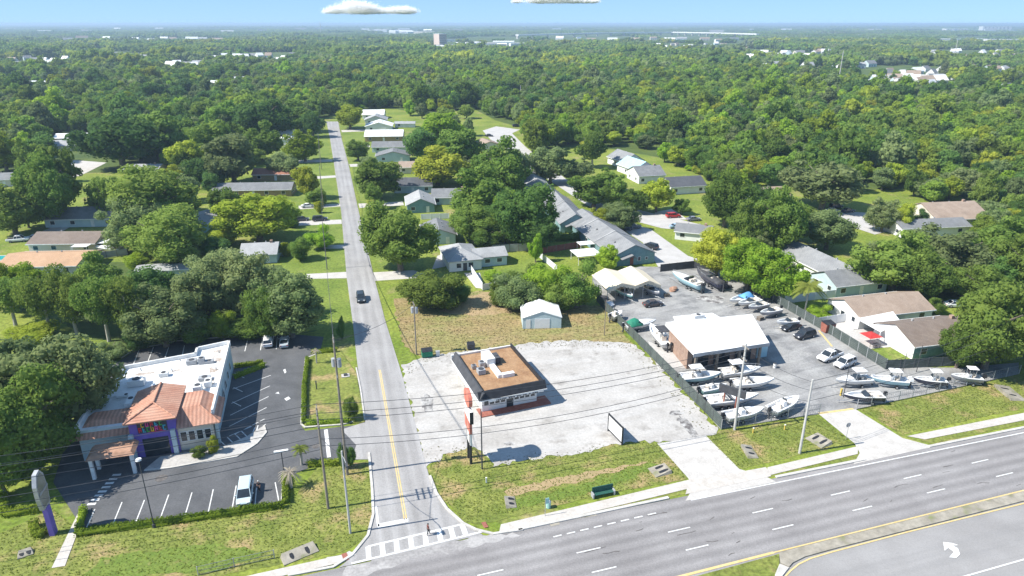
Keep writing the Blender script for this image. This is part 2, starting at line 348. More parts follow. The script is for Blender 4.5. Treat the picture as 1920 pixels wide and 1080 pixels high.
rough_area('weedy_ditch', [(945, 945), (1010, 928), (1100, 905), (1220, 868), (1240, 872), (1180, 898), (1050, 938), (960, 958)], .045, M['lush'], .4, .8, 5)
rough_area('bare_ditch_bank', [(945, 922), (1000, 905), (1090, 888), (1180, 872), (1215, 866), (1170, 880), (1090, 902), (1000, 920), (955, 932)], .045, M['clay'], .4, .8, 6)
rough_area('verge_right', [(1322, 822), (1350, 808), (1530, 778), (1602, 832), (1420, 872), (1385, 880)], .03, M['verge'], .2, 1, 7)
rough_area('verge_far_right', [(1610, 768), (1920, 700), (2150, 650), (2150, 715), (1920, 765), (1695, 815)], .03, M['verge'], .2, 1, 8)
rough_area('verge_strip', [(940, 990), (1010, 972), (1300, 908), (1290, 925), (1150, 960), (1010, 990), (960, 997)], .03, M['verge'], .1, 1, 10)
rough_area('verge_strip_right', [(1415, 884), (1612, 848), (1608, 862), (1440, 896)], .03, M['verge'], .1, 1, 11)
rough_area('verge_strip_far', [(1720, 826), (1920, 783), (2100, 750), (2100, 762), (1920, 795), (1745, 832)], .03, M['verge'], .1, 1, 12)
rough_area('front_lawn', [(0, 1000), (100, 955), (160, 1000), (540, 950), (600, 870), (690, 866), (700, 900), (702, 960), (690, 1010), (640, 1035), (450, 1072), (-100, 1180), (-200, 1060)], .03, M['verge'], .2, 1, 13)
rough_area('lush_front_strip', [(190, 1045), (400, 1020), (500, 1035), (420, 1070), (150, 1090)], .045, M['lush'], .4, 1, 14)
# main road
def RP(pts, z): return [(p.x, p.y) for p in (RM(x, y) for x, y in pts)]
struct('main_road', MB().sheet(RP([(-140, 1.2), (-27, 1.2), (0, .9), (58, .1), (300, -3.2), (300, -12.6), (4, -12.6), (-140, -12.6)], 0), .05), M['road'])
struct('other_carriageway', MB().sheet(RP([(-140, -12.6), (300, -12.6), (300, -70), (-140, -70)], 0), .04), M['road_far'])
side = [(612, 228), (619, 262), (626, 306), (640, 400), (650, 520), (662, 610), (672, 700), (682, 770), (692, 850), (698, 920), (700, 965), (690, 1005), (660, 1045), (635, 1065), (905, 1003), (868, 982), (838, 955), (818, 925), (805, 895), (793, 850), (780, 800), (753, 700), (722, 600), (700, 514), (670, 385), (653, 306), (641, 262), (634, 228)]
struct('side_street', MB().sheet(px(side), .065), M['street'])
rough_area('gravel_lot', [(752, 684), (775, 676), (800, 669), (850, 661), (905, 655), (985, 645), (1040, 640), (1100, 638), (1150, 642), (1193, 648), (1246, 701), (1294, 750), (1347, 805), (1322, 822), (1280, 828), (1236, 831), (1200, 828), (1130, 838), (1088, 851), (990, 861), (925, 876), (905, 846), (880, 838), (842, 850), (798, 878), (788, 838), (765, 745)], .05, M['gravel'], .55, .7, 31)
for k, (x, y, rx, ry) in enumerate(((1010, 637, 5, 1.2), (1090, 634, 6, 1.4), (1150, 637, 3.5, 1.2), (900, 650, 4, .9), (760, 672, 2.5, 1.0), (1185, 655, 1.5, 2.5))): pass
area('concrete_apron', [(1232, 832), (1324, 818), (1386, 880), (1440, 896), (1455, 904), (1285, 940), (1300, 915), (1290, 897)], .075, M['concrete'])
area('boatyard_driveway', [(1535, 777), (1604, 768), (1692, 822), (1752, 838), (1600, 871), (1612, 850), (1602, 832)], .075, M['concrete'])
area('boatyard', [(1122, 560), (1110, 520), (1200, 500), (1365, 503), (1400, 535), (1540, 612), (1660, 688), (1800, 690), (1910, 680), (1910, 702), (1604, 768), (1535, 777), (1350, 804)], .05, M['yard'])
area('boatyard_inner_paving', [(1236, 700), (1262, 690), (1300, 690), (1320, 700), (1262, 660), (1215, 640)], .06, M['court'])
area('residential_road', [(1150, 410), (1220, 430), (1290, 480), (1370, 505), (1235, 502), (1205, 455), (1160, 425)], .05, M['court'])
area('residential_road_bend', [(1190, 392), (1330, 425), (1318, 436), (1240, 428), (1180, 412)], .06, M['court'])
area('cul_de_sac', [(905, 245), (930, 237), (975, 243), (960, 250), (985, 275), (1060, 335), (1110, 372), (1170, 405), (1160, 420), (1100, 385), (1010, 325), (960, 285), (920, 262)], .05, M['court'])
area('house_court', [(1555, 590), (1600, 585), (1665, 600), (1680, 650), (1625, 655), (1560, 620)], .05, M['court'])
area('side_path', [(870, 512), (900, 512), (908, 542), (892, 540)], .06, M['concrete'])
rd = [[(1560, 395), (1640, 400), (1700, 425), (1640, 440), (1580, 420)], [(1700, 500), (1760, 520), (1840, 540), (1830, 555), (1740, 535)]]
for k, p in enumerate(rd): area('shaded_road', p, .05, M['court'])
drives = [[(575, 514), (650, 510), (651, 522), (575, 523)], [(700, 511), (775, 507), (800, 515), (778, 522), (703, 527)], [(540, 415), (640, 412), (641, 420), (545, 424)], [(560, 386), (638, 382), (639, 387), (560, 393)],
          [(604, 460), (645, 459), (646, 466), (604, 467)], [(590, 331), (629, 329), (630, 333), (590, 336)], [(560, 300), (623, 299), (624, 303), (560, 306)], [(672, 382), (755, 378), (758, 385), (674, 390)], [(655, 308), (700, 306), (702, 311), (657, 313)], [(650, 273), (692, 271), (694, 276), (652, 278)], [(135, 300), (200, 305), (150, 330), (110, 335)], [(100, 425), (150, 415), (90, 450), (40, 450)], [(640, 244), (690, 242), (690, 246), (641, 248)],
          [(1228, 398), (1260, 392), (1290, 412), (1225, 412)], [(820, 480), (850, 470), (835, 500), (810, 505)]]
for p in drives: area('driveway', p, .055, M['concrete'])
# left car park
park = [(160, 1000), (100, 905), (118, 850), (160, 800), (205, 690), (250, 660), (330, 640), (430, 634), (560, 628), (607, 632), (600, 660), (572, 672), (566, 800), (572, 808), (690, 795), (692, 860), (600, 870), (535, 895), (525, 947)]
area('car_park', park, .05, M['asphalt'])
area('car_park_entrance_patch', [(640, 806), (690, 790), (694, 862), (660, 862), (668, 835)], .06, M['street'])
rough_area('island_grass', [(573, 674), (600, 662), (640, 660), (668, 700), (680, 770), (684, 793), (572, 800)], .14, M['verge'], .05, 2, 15)
area('planter_gravel', [(271, 882), (300, 858), (360, 848), (420, 838), (462, 820), (494, 800), (498, 812), (480, 832), (444, 856), (373, 868), (320, 877)], .16, M['gravel'])
# kerbs
def kerb(name, pts, w=.22, h=.15, z0=.03, pix=True):
    P = [at(*p) if pix else p for p in pts]; bb = MB(); V, F = [], []
    for i, p in enumerate(P):
        d = (P[min(i + 1, len(P) - 1)] - P[max(i - 1, 0)]); n = Vector((-d.y, d.x, 0)).normalized() * (w / 2)
        V += [(p.x - n.x, p.y - n.y, z0), (p.x + n.x, p.y + n.y, z0), (p.x + n.x, p.y + n.y, z0 + h), (p.x - n.x, p.y - n.y, z0 + h)]
    for i in range(len(P) - 1):
        for k in range(4): F.append((i * 4 + k, i * 4 + (k + 1) % 4, i * 4 + 4 + (k + 1) % 4, i * 4 + 4 + k))
    F += [(3, 2, 1, 0), tuple(len(V) - 4 + k for k in range(4))]
    bb.add(V, F); return struct(name, bb, M['kerb'])
kerb('kerb_planter', [(271, 883), (320, 878), (373, 869), (444, 857), (481, 833), (499, 812), (495, 799)], .3, .16)
kerb('kerb_island', [(600, 662), (573, 673), (568, 730), (565, 796), (572, 802), (640, 797), (662, 792)], .3, .16)
kerb('kerb_main_road', [RM(x, 1.25 - .0157 * max(x, 0)) for x in np.linspace(-24, -3, 8)], .45, .16, .03, False)
kerb('kerb_main_road', [RM(x, 1.05 - .0157 * x) for x in np.linspace(13.5, 28.5, 5)], .45, .16, .03, False)
kerb('kerb_main_road', [RM(x, 1.05 - .0157 * x) for x in np.linspace(40, 160, 24)], .45, .16, .03, False)
kerb('kerb_corner', [(806, 893), (818, 925), (838, 955), (868, 982), (892, 994), (925, 1002), (980, 994)], .35, .16)
kerb('kerb_corner', [(692, 850), (698, 920), (700, 965), (690, 1005), (660, 1042), (625, 1064), (540, 1080)], .35, .16)
kerb('kerb_side_street', [(668, 690), (676, 730), (684, 788)], .25, .14)
kerb('kerb_back_lot', [(228, 672), (250, 657), (330, 640), (430, 632), (470, 630)], .25, .15)
kerb('kerb_front_lot', [(531, 895), (527, 945), (345, 974), (162, 1001)], .2, .12)
# pavements
def walk(pts_lo, pts_hi, name='pavement', z=.085): struct(name, MB().sheet([RM(*p) for p in pts_lo] + [RM(*p) for p in pts_hi[::-1]], z), M['walk'])
walk([(-26.5, 1.3), (-10, 1.75), (1.3, 2.2)], [(-25.8, 2.8), (-10, 3.4), (2.4, 3.9)])
walk([(-.5, 1.2), (13, 1.2)], [(1.5, 3.6), (13.6, 3.2)], 'pavement_crossing', .094)
walk([(12.4, 1.45), (28.5, 2.0)], [(13.8, 3.1), (30, 3.6)])
walk([(41, 2.1), (62, 1.7), (160, .4)], [(39.2, 3.6), (62.7, 3.4), (160, 2.2)])
walk([(-120, 1.6), (-60, 1.6), (-45.5, 2.0)], [(-120, 2.9), (-60, 2.9), (-43.5, 3.3)])
area('path_to_car_park', [(97, 1066), (122, 1062), (163, 953), (152, 951)], .085, M['walk'])
area('kerb_ramp', [(612, 1046), (640, 1042), (655, 1034), (668, 1040), (650, 1052), (620, 1056)], .09, M['concrete'])
area('tactile_ramp', [(640, 1040), (650, 1037), (655, 1050), (645, 1053)], .1, M['redbrick'])
area('tactile_ramp', [(902, 981), (910, 979), (916, 989), (908, 991)], .1, M['redbrick'])
area('drain_inlet_apron', [(1078, 974), (1090, 962), (1102, 957), (1112, 962), (1120, 967)], .06, M['old_concrete'])
area('bus_pad', [(1025, 970), (1043, 966), (1050, 984), (1033, 988)], .065, M['old_concrete'])
worn = mat('worn_asphalt', (.38, .365, .35), (.26, .248, .24), scale=.35, fine=(3, .15), streak=(MA, 8, .8, (.44, .43, .41), .6), lo=.4, hi=.6)
rough_area('worn_asphalt', [(650, 1062), (760, 1036), (900, 1003), (985, 1000), (900, 1024), (760, 1052), (690, 1080), (640, 1085)], .058, worn, .35, .8, 41)
# stains on the paving (they have a shape of their own)
def stain(name, x, y, rx, ry, rot, z, m, seed):
    r = random.Random(seed); c = at(x, y); pts = []
    for i in range(26):
        a = 2 * pi * i / 26; k = r.uniform(.72, 1.15); u, w = rx * k * cos(a), ry * k * sin(a)
        pts.append((c.x + u * cos(rot) - w * sin(rot), c.y + u * sin(rot) + w * cos(rot)))
    struct(name, MB().sheet(pts, z), m)
soot = mat('soot_stain', (.12, .11, .105), (.45, .44, .42), scale=.7, fine=(4, .25), lo=.4, hi=.62)
stain('stain', 801, 755, 1.1, 3.0, radians(12), .062, soot, 1)
stain('stain', 1268, 775, 1.2, .8, 0, .062, soot, 2)
stain('stain', 1290, 800, .9, 3.2, radians(10), .062, soot, 3)
stain('stain', 1275, 787, .7, .5, 0, .066, soot, 4)
stain('stain', 1330, 560, 3.6, 1.6, 0, .062, soot, 5)
stain('stain', 955, 832, .9, .5, 0, .062, soot, 6)
stain('stain', 1342, 566, 2.2, 1.0, 0, .066, soot, 7)
# ------------------------------------------------------------------ painted markings
def paint(name, quads, z, m='white_line'):
    bb = MB()
    for q in quads: bb.sheet([p if isinstance(p, Vector) else at(*p) for p in q], z)
    return struct(name, bb, M[m])
def strip(a, c, w):
    a = a if isinstance(a, Vector) else at(*a); c = c if isinstance(c, Vector) else at(*c)
    n = Vector((-(c - a).y, (c - a).x, 0)).normalized() * (w / 2); return [a + n, c + n, c - n, a - n]
def rstrip(x0, y0, x1, y1, w): return strip(RM(x0, y0), RM(x1, y1), w)
Z = .082
paint('edge_line', [rstrip(-.4, -.05, 57, -.92, .2), rstrip(57, -.92, 250, -3.9, .2)], Z)
paint('lane_dashes', [rstrip(x + 12.2 * k - 1.55, y, x + 12.2 * k + 1.55, y, .18) for k in range(-6, 14) for x, y in ((7.4, -4.65), (7.9, -8.05))], Z)
paint('short_dashes', [strip((1037.5 + 25.3 * i, 1007.6 - 5.9 * i), (1053 + 25.3 * i, 1004.0 - 5.9 * i), .2) for i in range(8)], Z)
paint('median_line', [rstrip(4, -11.45, 250, -11.25, .2), rstrip(4, -11.45, -120, -12.4, .35)], Z, 'yellow_line')
cv = [(120, -13.6), (40, -13.45), (22, -13.3), (10.8, -13.4), (7.5, -13.55), (5.6, -13.9), (4.0, -14.5), (2.8, -15.1), (1.2, -17), (0, -20)]
paint('turn_lane_line', [rstrip(*a, *c, .2) for a, c in zip(cv, cv[1:])], Z, 'yellow_line')
paint('lane_line', [rstrip(20, -21.05, 200, -20.9, .2)], Z)
ar = [(25.6, -17.2), (24.4, -16.8), (23.9, -15.9), (24.0, -15.2), (23.3, -15.3), (24.7, -14.2), (25.7, -15.2), (25.0, -15.25), (25.1, -15.9), (25.7, -16.3), (26.6, -16.5), (26.6, -17.2)]
ap = [(1785, 1019), (1768, 1017), (1771, 1034), (1778, 1028), (1788, 1036), (1782, 1043), (1779, 1046), (1793, 1047), (1800, 1040), (1796, 1029), (1786, 1024), (1797, 1023)]
struct('turn_arrow', MB().sheet([at(*p) for p in ap], Z), M['white_line'])
struct('median', MB().prism(RP([(4.5, -11.75), (60, -11.6), (250, -11.6), (250, -13.25), (60, -13.2), (12, -13.1), (7, -13.2), (5.0, -13.6), (4.2, -14.0), (3.6, -13.2)], 0), .03, .22), M['old_concrete'])
struct('median_kerb', MB().prism(RP([(3.4, -13.3), (4.1, -14.1), (2.3, -15.1), (.8, -17), (-.4, -20), (-1, -20), (.3, -16.6), (1.8, -14.6)], 0), .03, .2), M['kerb'])
struct('median_grass', MB().prism(RP([(4.4, -11.9), (3.4, -13.3), (1.8, -14.6), (.3, -16.6), (-1, -20), (-60, -20), (-60, -12.6), (-8, -12.15)], 0), .03, .17), M['verge'])
paint('centre_line', [strip((713.2, 694), (762.5, 974), .16), strip((710.5, 694), (758.3, 975), .16)], Z, 'yellow_line')
paint('stop_bar', [[(708, 991), (766, 979), (765, 972), (709, 983)]], Z)
paint('stop_edge', [strip((705, 950), (709.5, 988), .3)], Z)
T0, T1, B0, B1 = Vector((690, 1025.5)), Vector((868, 983.5)), Vector((659, 1057.5)), Vector((905, 997.5))
def tx(x): f = (x - T0.x) / (T1.x - T0.x); return (x, T0.y + f * (T1.y - T0.y))
def bx(x): f = (x - B0.x) / (B1.x - B0.x); return (x, B0.y + f * (B1.y - B0.y))
bars = [(690, 692), (716, 719), (743, 745), (769.5, 772.5), (797, 799.5), (823, 827), (844.5, 850.5), (866, 874)]
paint('crosswalk', [strip(tuple(T0), tuple(T1), .3), strip(tuple(B0), tuple(B1), .3)], Z)
paint('crosswalk_bars', [[tx(t - 4.7), tx(t + 4.7), bx(q + 4.9), bx(q - 4.9)] for t, q in bars], Z + .005)
ln = [((208.9, 991), (228.9, 942)), ((253, 984), (271, 938)), ((298.7, 978), (316.4, 928)), ((345.8, 971), (360, 924)), ((390, 964), (400, 918)), ((434.7, 958), (443, 911)), ((478, 951), (481, 915)), ((160, 996), (178, 955)), ((524, 946), (516, 905)),
      ((459, 659), (465, 635)), ((488.5, 657), (492, 633)), ((518, 655), (520, 632)), ((277, 679), (288, 651)), ((308, 675), (317, 650)), ((341, 670), (346, 648)), ((372, 662), (375.5, 646)), ((405, 659), (407.6, 642)), ((250, 684), (262, 654)),
      ((508, 704), (436, 730)), ((506, 724), (434, 757)), ((503.5, 744), (432, 779)), ((499.7, 764.6), (430, 800)), ((496, 786), (440, 815)), ((440, 700), (458, 709)), ((438, 727), (455, 735)), ((436, 754), (452, 762))]
paint('bay_lines', [strip(a, c, .14) for a, c in ln], .058)
paint('zebra_bars', [strip((164 + 6.7 * i, 946 - 7.8 * i), (180 + 6.7 * i, 945 - 7.8 * i), .45) for i in range(8)], .058)
hz = [((472, 817), (478, 802)), ((480, 812), (484, 798)), ((466, 822), (452, 808)), ((455, 828), (440, 814)), ((440, 834), (426, 820)), ((425, 838), (412, 826)), ((472, 800), (430, 818)), ((498, 796), (472, 818))]
paint('hatching', [strip(a, c, .15) for a, c in hz], .058)
paint('car_park_arrows', [[(531, 694), (535, 692), (537, 698), (534, 701)], [(533, 748), (541, 744), (545, 748), (537, 752)], [(516, 738), (522, 735), (524, 739)]], .058)
paint('stop_line_car_park', [strip((611, 806), (617, 858), .55)], .066)
paint('yard_threshold', [strip((1535, 776), (1600, 767), .5)], .08, 'yellow_line')
paint('yard_threshold_line', [strip((1535, 620), (1560, 650), .4)], .06, 'yellow_line')
ck = [(1500, 600), (1520, 690), (1545, 730), (1562, 762)]
for nm, x, y, s in (('manhole', 303, 897, .8), ('manhole', 592, 837, .6)):
    c = at(x, y); struct('manhole_cover', MB().tube((c.x, c.y, .05), (c.x, c.y, .066), s, s, 18), M['patch'])
cr = random.Random(3)
sl = []
for k in range(26):
    x, y = cr.uniform(-26, 60), cr.uniform(-11, -.8); d = cr.uniform(-.6, .6); a = (x, y)
    for i in range(cr.randint(1, 3)):
        c = (a[0] + cr.uniform(.4, 1.3), a[1] + cr.uniform(-.25, .25) + d * .2); sl.append(rstrip(*a, *c, cr.uniform(.05, .12))); a = c
paint('crack_seals', sl, .07, 'patch')
KEEP = []      # picture areas that the free growing garden trees must leave open
# ------------------------------------------------------------------ buildings
R16 = radians(16)
def window(par, p, w, h, face, frame='trim', deep=True):
    """p = middle of the window on the wall (local), face = outward normal (one of -y,+y,-x,+x)"""
    fx, fy = {'-y': (0, -1), '+y': (0, 1), '-x': (-1, 0), '+x': (1, 0)}[face]
    tx_, ty_ = (1, 0) if fx == 0 else (0, 1); t = .09
    bb = MB()
    def piece(u0, u1, z0, z1, o0, o1):
        xs = sorted((p[0] + tx_ * u0 + fx * o0, p[0] + tx_ * u1 + fx * o1)); ys = sorted((p[1] + ty_ * u0 + fy * o0, p[1] + ty_ * u1 + fy * o1))
        return (xs[0], ys[0], p[2] + z0, xs[1], ys[1], p[2] + z1)
    for q in ((-w / 2 - t, -w / 2, -h / 2 - t, h / 2 + t), (w / 2, w / 2 + t, -h / 2 - t, h / 2 + t), (-w / 2, w / 2, h / 2, h / 2 + t), (-w / 2, w / 2, -h / 2 - t, -h / 2)):
        bb.box(*piece(*q, .003, .06))
    o = bb.build('window', M[frame], par)
    MB().box(*piece(-w / 2, w / 2, -h / 2, h / 2, .002, .03)).build('pane', M['glass'], o)
    return o
def gable_parts(par, x0, y0, x1, y1, zw, zr, axis, wm, rm, over=.5, z0=0.0, th=.16, name='roof'):
    wb, rb = MB(), MB()
    if axis == 'y':
        xm = (x0 + x1) / 2; sl = (zr - zw) / (xm - x0)
        wb.profile([(x0, z0), (x1, z0), (x1, zw), (xm, zr), (x0, zw)], y0, y1, 'y')
        e = zw - sl * over
        pf = [(x0 - over, e + .02), (xm, zr + .02), (x1 + over, e + .02), (x1 + over, e + th), (xm, zr + th + .02), (x0 - over, e + th)]
        rb.profile(pf, y0 - over * .7, y1 + over * .7, 'y')
    else:
        ym = (y0 + y1) / 2; sl = (zr - zw) / (ym - y0)
        wb.profile([(y0, z0), (y1, z0), (y1, zw), (ym, zr), (y0, zw)], x0, x1, 'x')
        e = zw - sl * over
        pf = [(y0 - over, e + .02), (ym, zr + .02), (y1 + over, e + .02), (y1 + over, e + th), (ym, zr + th + .02), (y0 - over, e + th)]
        rb.profile(pf, x0 - over * .7, x1 + over * .7, 'x')
    w = wb.build('wall', M[wm], par); r = rb.build(name, M[rm], par)
    return w, r
def hip_parts(par, x0, y0, x1, y1, zw, zr, wm, rm, over=.5, z0=0.0):
    MB().box(x0, y0, z0, x1, y1, zw).build('wall', M[wm], par)
    X0, Y0, X1, Y1 = x0 - over, y0 - over, x1 + over, y1 + over; rb = MB(); w, d = X1 - X0, Y1 - Y0
    if w >= d: a, c = (X0 + d / 2, (Y0 + Y1) / 2), (X1 - d / 2 + .01, (Y0 + Y1) / 2)
    else: a, c = ((X0 + X1) / 2, Y0 + w / 2), ((X0 + X1) / 2, Y1 - w / 2 + .01)
    e = zw + .01; t = .15
    v = [(X0, Y0, e), (X1, Y0, e), (X1, Y1, e), (X0, Y1, e), (X0, Y0, e + t), (X1, Y0, e + t), (X1, Y1, e + t), (X0, Y1, e + t), (*a, zr), (*c, zr)]
    f = [(3, 2, 1, 0), (0, 1, 5, 4), (1, 2, 6, 5), (2, 3, 7, 6), (3, 0, 4, 7)]
    f += [(4, 5, 9, 8), (5, 6, 9), (6, 7, 8, 9), (7, 4, 8)] if w >= d else [(4, 5, 8), (5, 6, 9, 8), (6, 7, 9), (7, 4, 8, 9)]
    rb.add(v, f); return rb.build('roof', M[rm], par)
def house(name, label, cx, cy, w, d, zw=2.7, zr=4.4, axis='x', wm='cream', rm='shingle', rot=R16, hip=False, wins=3, door=True, extra=None, group=None):
    """cx, cy: photograph pixel of the middle of the footprint on the ground"""
    c = at(cx, cy); t = thing(name, label, 'house', (c.x, c.y, .05), rot, group)
    x0, y0, x1, y1 = -w / 2, -d / 2, w / 2, d / 2
    if hip: hip_parts(t, x0, y0, x1, y1, zw, zr, wm, rm)
    else: gable_parts(t, x0, y0, x1, y1, zw, zr, axis, wm, rm)
    for k in range(wins):
        u = x0 + w * (k + .5 + .08 * ((k * 7) % 3 - 1)) / wins
        if door and k == wins // 2:
            dd = MB().box(u - .5, y0 - .06, .05, u + .5, y0 - .003, 2.1).build('door', M['trim'], t); MB().box(u + .3, y0 - .12, 1.0, u + .36, y0 - .062, 1.1).build('handle', M['black'], dd)
        else: window(t, (u, y0, 1.5), 1.3, 1.1, '-y')
    for k in range(max(1, wins - 1)):
        window(t, (x0, y0 + d * (k + .5) / max(1, wins - 1), 1.5), 1.1, 1.0, '-x'); window(t, (x1, y0 + d * (k + .5) / max(1, wins - 1), 1.5), 1.1, 1.0, '+x')
    for q in (.3, .62):
        zv = zw + (zr - zw) * .5
        if axis == 'x': MB().box(x0 + w * q, d * .12, zv, x0 + w * q + .3, d * .12 + .3, zw + (zr - zw) * .76 + .5).build('roof_vent', M['grey'], t)
        else: MB().box(w * .12, y0 + d * q, zv, w * .12 + .3, y0 + d * q + .3, zw + (zr - zw) * .76 + .5).build('roof_vent', M['grey'], t)
    if not hip:
        fb = MB()
        if axis == 'x':
            e_ = zw - (zr - zw) / (d / 2) * .5
            for s in (-1, 1): fb.box(x0 - .36, s * (d / 2 + .5) - .05 + s * .052, e_ - .05, x1 + .36, s * (d / 2 + .5) + .05 + s * .052, e_ + .16)
        else:
            e_ = zw - (zr - zw) / (w / 2) * .5
            for s in (-1, 1): fb.box(s * (w / 2 + .5) - .05 + s * .052, y0 - .36, e_ - .05, s * (w / 2 + .5) + .05 + s * .052, y1 + .36, e_ + .16)
        fb.build('gutter', M['trim'], t)
    hr = random.Random(int(cx * 7 + cy)); 
    if hr.random() < .6: ac_ = MB().box(x1 + .4, y0 + d * .6, 0, x1 + 1.2, y0 + d * .6 + .8, .9).build('air_conditioner', M['grey'], t)
    if hr.random() < .45 and axis == 'x': MB().box(x0 + w * .78, -.4, zr - .5, x0 + w * .78 + .7, .3, zr + .7).build('chimney', M['brick'], t)
    sc = FPX / depth((c.x, c.y, 2)); KEEP.append((cx - w * .42 * sc, cy - zr * sc, cx + w * .42 * sc, cy + d * .1 * sc))
    return t
# --- restaurant with clay tile roofs, left lot
O = at(407, 836); t = thing('restaurant', 'restaurant with white flat roof, terracotta tile hips and a purple sign tower', 'restaurant', (O.x, O.y, .05), R16)
WZ = 5.6
foot = [(0, 1.2), (0.2, 25.6), (-5, 24.2), (-5, 22), (-15.8, 20), (-18, 4), (-18, 1.2)]
MB().prism(foot, 0, 4.9).build('wall', M['bluewall'], t)
MB().prism(foot, 4.903, 4.95).build('flat_roof', M['old_white_roof'], t)
pb = MB()
for a, c in zip(foot, foot[1:] + foot[:1]):
    if a[1] <= 1.3 and c[1] <= 1.3: continue
    d = Vector((c[0] - a[0], c[1] - a[1])); pb.obox(((a[0] + c[0]) / 2, (a[1] + c[1]) / 2, 5.16), (d.length + .28, .3, .9), atan2(d.y, d.x))
pb.build('parapet', M['trim'], t)
# sign tower
MB().box(-11, -.2, 0, -4.9, 4.5, 6.0).build('sign_tower', M['purple'], t)
rb = MB(); e = 6.01
X0, Y0, X1, Y1 = -11.4, -1.0, -4.5, 8.8; xm = (X0 + X1) / 2
rb.add([(X0, Y0, e), (X1, Y0, e), (X1, Y1, e), (X0, Y1, e), (X0, Y0, e + .2), (X1, Y0, e + .2), (X1, Y1, e + .2), (X0, Y1, e + .2), (xm, Y0 + 3.6, 7.2), (xm, Y1, 7.2)],
       [(3, 2, 1, 0), (0, 1, 5, 4), (1, 2, 6, 5), (3, 0, 4, 7), (4, 5, 8), (5, 6, 9, 8), (7, 4, 8, 9), (2, 3, 7, 9, 6)])
rb.build('tile_roof', M['tile_y'], t)
MB().tube((xm, Y0 + 3.5, 7.26), (xm, Y1, 7.26), .16).tube((X0, Y0, e + .24), (xm, Y0 + 3.6, 7.26), .14).tube((X1, Y0, e + .24), (xm, Y0 + 3.6, 7.26), .14).build('ridge_tiles', M['tile'], t)
MB().box(X0 + .5, 4.5, 4.96, X1 - .5, Y1 - .1, 6.0).build('roof_base', M['trim'], t)
# right pent roof and the tiled mansard along the front
def pent(x0, y0, x1, y1, zi, zo, ins, ends):
    bb = MB(); a = ins
    v = [(x0, y0, zo), (x1, y0, zo), (x1, y1, zo), (x0, y1, zo), (x0 + (a if 'l' in ends else 0), y0 + a, zi), (x1 - (a if 'r' in ends else 0), y0 + a, zi), (x1 - (a if 'r' in ends else 0), y1, zi), (x0 + (a if 'l' in ends else 0), y1, zi)]
    return bb.add(v, [(3, 2, 1, 0), (0, 1, 5, 4), (1, 2, 6, 5), (2, 3, 7, 6), (3, 0, 4, 7), (4, 5, 6, 7)])
pent(-4.9, -.5, 1.1, 7.0, 5.9, 4.1, 2.9, 'r').build('tile_roof', M['tile'], t)
MB().tube((1.1, -.5, 4.16), (-1.8, 2.4, 5.96), .13).build('ridge_tiles', M['tile'], t)
pent(-19.2, .2, -11.0, 5.2, 5.5, 3.9, 2.6, 'l').build('tile_roof', M['tile'], t)
pent(-15.9, -4.4, -9.8, -.9, 3.6, 3.2, .5, 'lr').build('drive_through_canopy', M['brown_flat'], t)
for x, y in ((-15.4, -3.9), (-10.3, -3.9), (-15.4, -1.5)): MB().box(x - .22, y - .22, 0, x + .22, y + .22, 3.195).build('canopy_pillar', M['trim'], t)
MB().box(-4.9, .1, .0, -.1, 1.15, 4.05).build('front_wall', M['cream'], t)
for k in range(4): window(t, (-4.2 + k * 1.1, .1, 2.3), .8, 1.5, '-y')
for x in (-10.9, -5.4): MB().box(x - .3, -.75, 0, x + .3, -.25, 4.1).build('tower_pillar', M['bluewall'], t)
MB().box(-9.6, -.27, 0.05, -6.2, -.21, 3.0).build('entrance_glazing', M['glass'], t)
MB().box(.11, .5, 0, .5, 1.1, 4.05).build('corner_pillar', M['bluewall'], t)
for k in range(5): window(t, (.19, 8 + k * 3.4, 2.4), 1.2, 1.4, '+x')
# coloured lettering on the tower (too soft in the photograph to spell out)
sg = MB().box(-9.9, -.30, 4.0, -6.0, -.21, 5.9).build('sign_panel', M['dark'], t)
colr = dict(red=(.65, .03, .05), green=(.05, .42, .08), gold=(.75, .45, .03), pink=(.7, .06, .3), cyan=(.05, .4, .55))
cm = {k: mat('sign_' + k, v, rough=.4) for k, v in colr.items()}
sr = random.Random(5)
for row, (z, hh, xs) in enumerate(((5.35, .7, np.linspace(-9.2, -6.8, 5)), (4.55, .8, np.linspace(-9.6, -6.4, 7)))):
    for k, x in enumerate(xs):
        q = MB(); w = .19
        q.box(x - w, -.36, z - hh / 2, x - w + .11, -.305, z + hh / 2); kk = (k + row * 2) % 4
        if kk in (0, 2): q.box(x - w + .111, -.36, z + hh / 2 - .13, x + w, -.305, z + hh / 2)
        if kk in (0, 1, 3): q.box(x - w + .111, -.36, z - hh / 2, x + w, -.305, z - hh / 2 + .13)
        if kk in (1, 2): q.box(x + w - .11, -.36, z - hh / 2 + .131, x + w, -.305, z + hh / 2 - .131)
        if kk in (3, 2): q.box(x - w + .111, -.36, z - .07, x + w - .111, -.305, z + .06)
        q.build('letter', cm[['gold', 'red', 'green', 'pink', 'cyan'][(k * 3 + row) % 5]], sg)
MB().box(-8.6, -.36, 4.04, -6.3, -.305, 4.1).build('underline', cm['red'], sg)
def ac(par, x, y, z, w=1.6, d=1.2, h=1.0, m='grey'):
    bb = MB().box(x - w / 2, y - d / 2, z + .12, x + w / 2, y + d / 2, z + h).box(x - w / 2 + .1, y - d / 2 + .1, z, x + w / 2 - .1, y + d / 2 - .1, z + .119)
    o = bb.build('rooftop_unit', M[m], par)
    MB().tube((x, y, z + h), (x, y, z + h + .08), min(w, d) * .36, None, 12).build('fan', M['dark'], o); return o
ac(t, -5.2, 19.0, 4.95, 1.6, 1.2, .8); ac(t, -3.6, 18.7, 4.95, 1.0, 1.0, 1.1); ac(t, -2.4, 18.6, 4.95, 1.4, .9, .5)
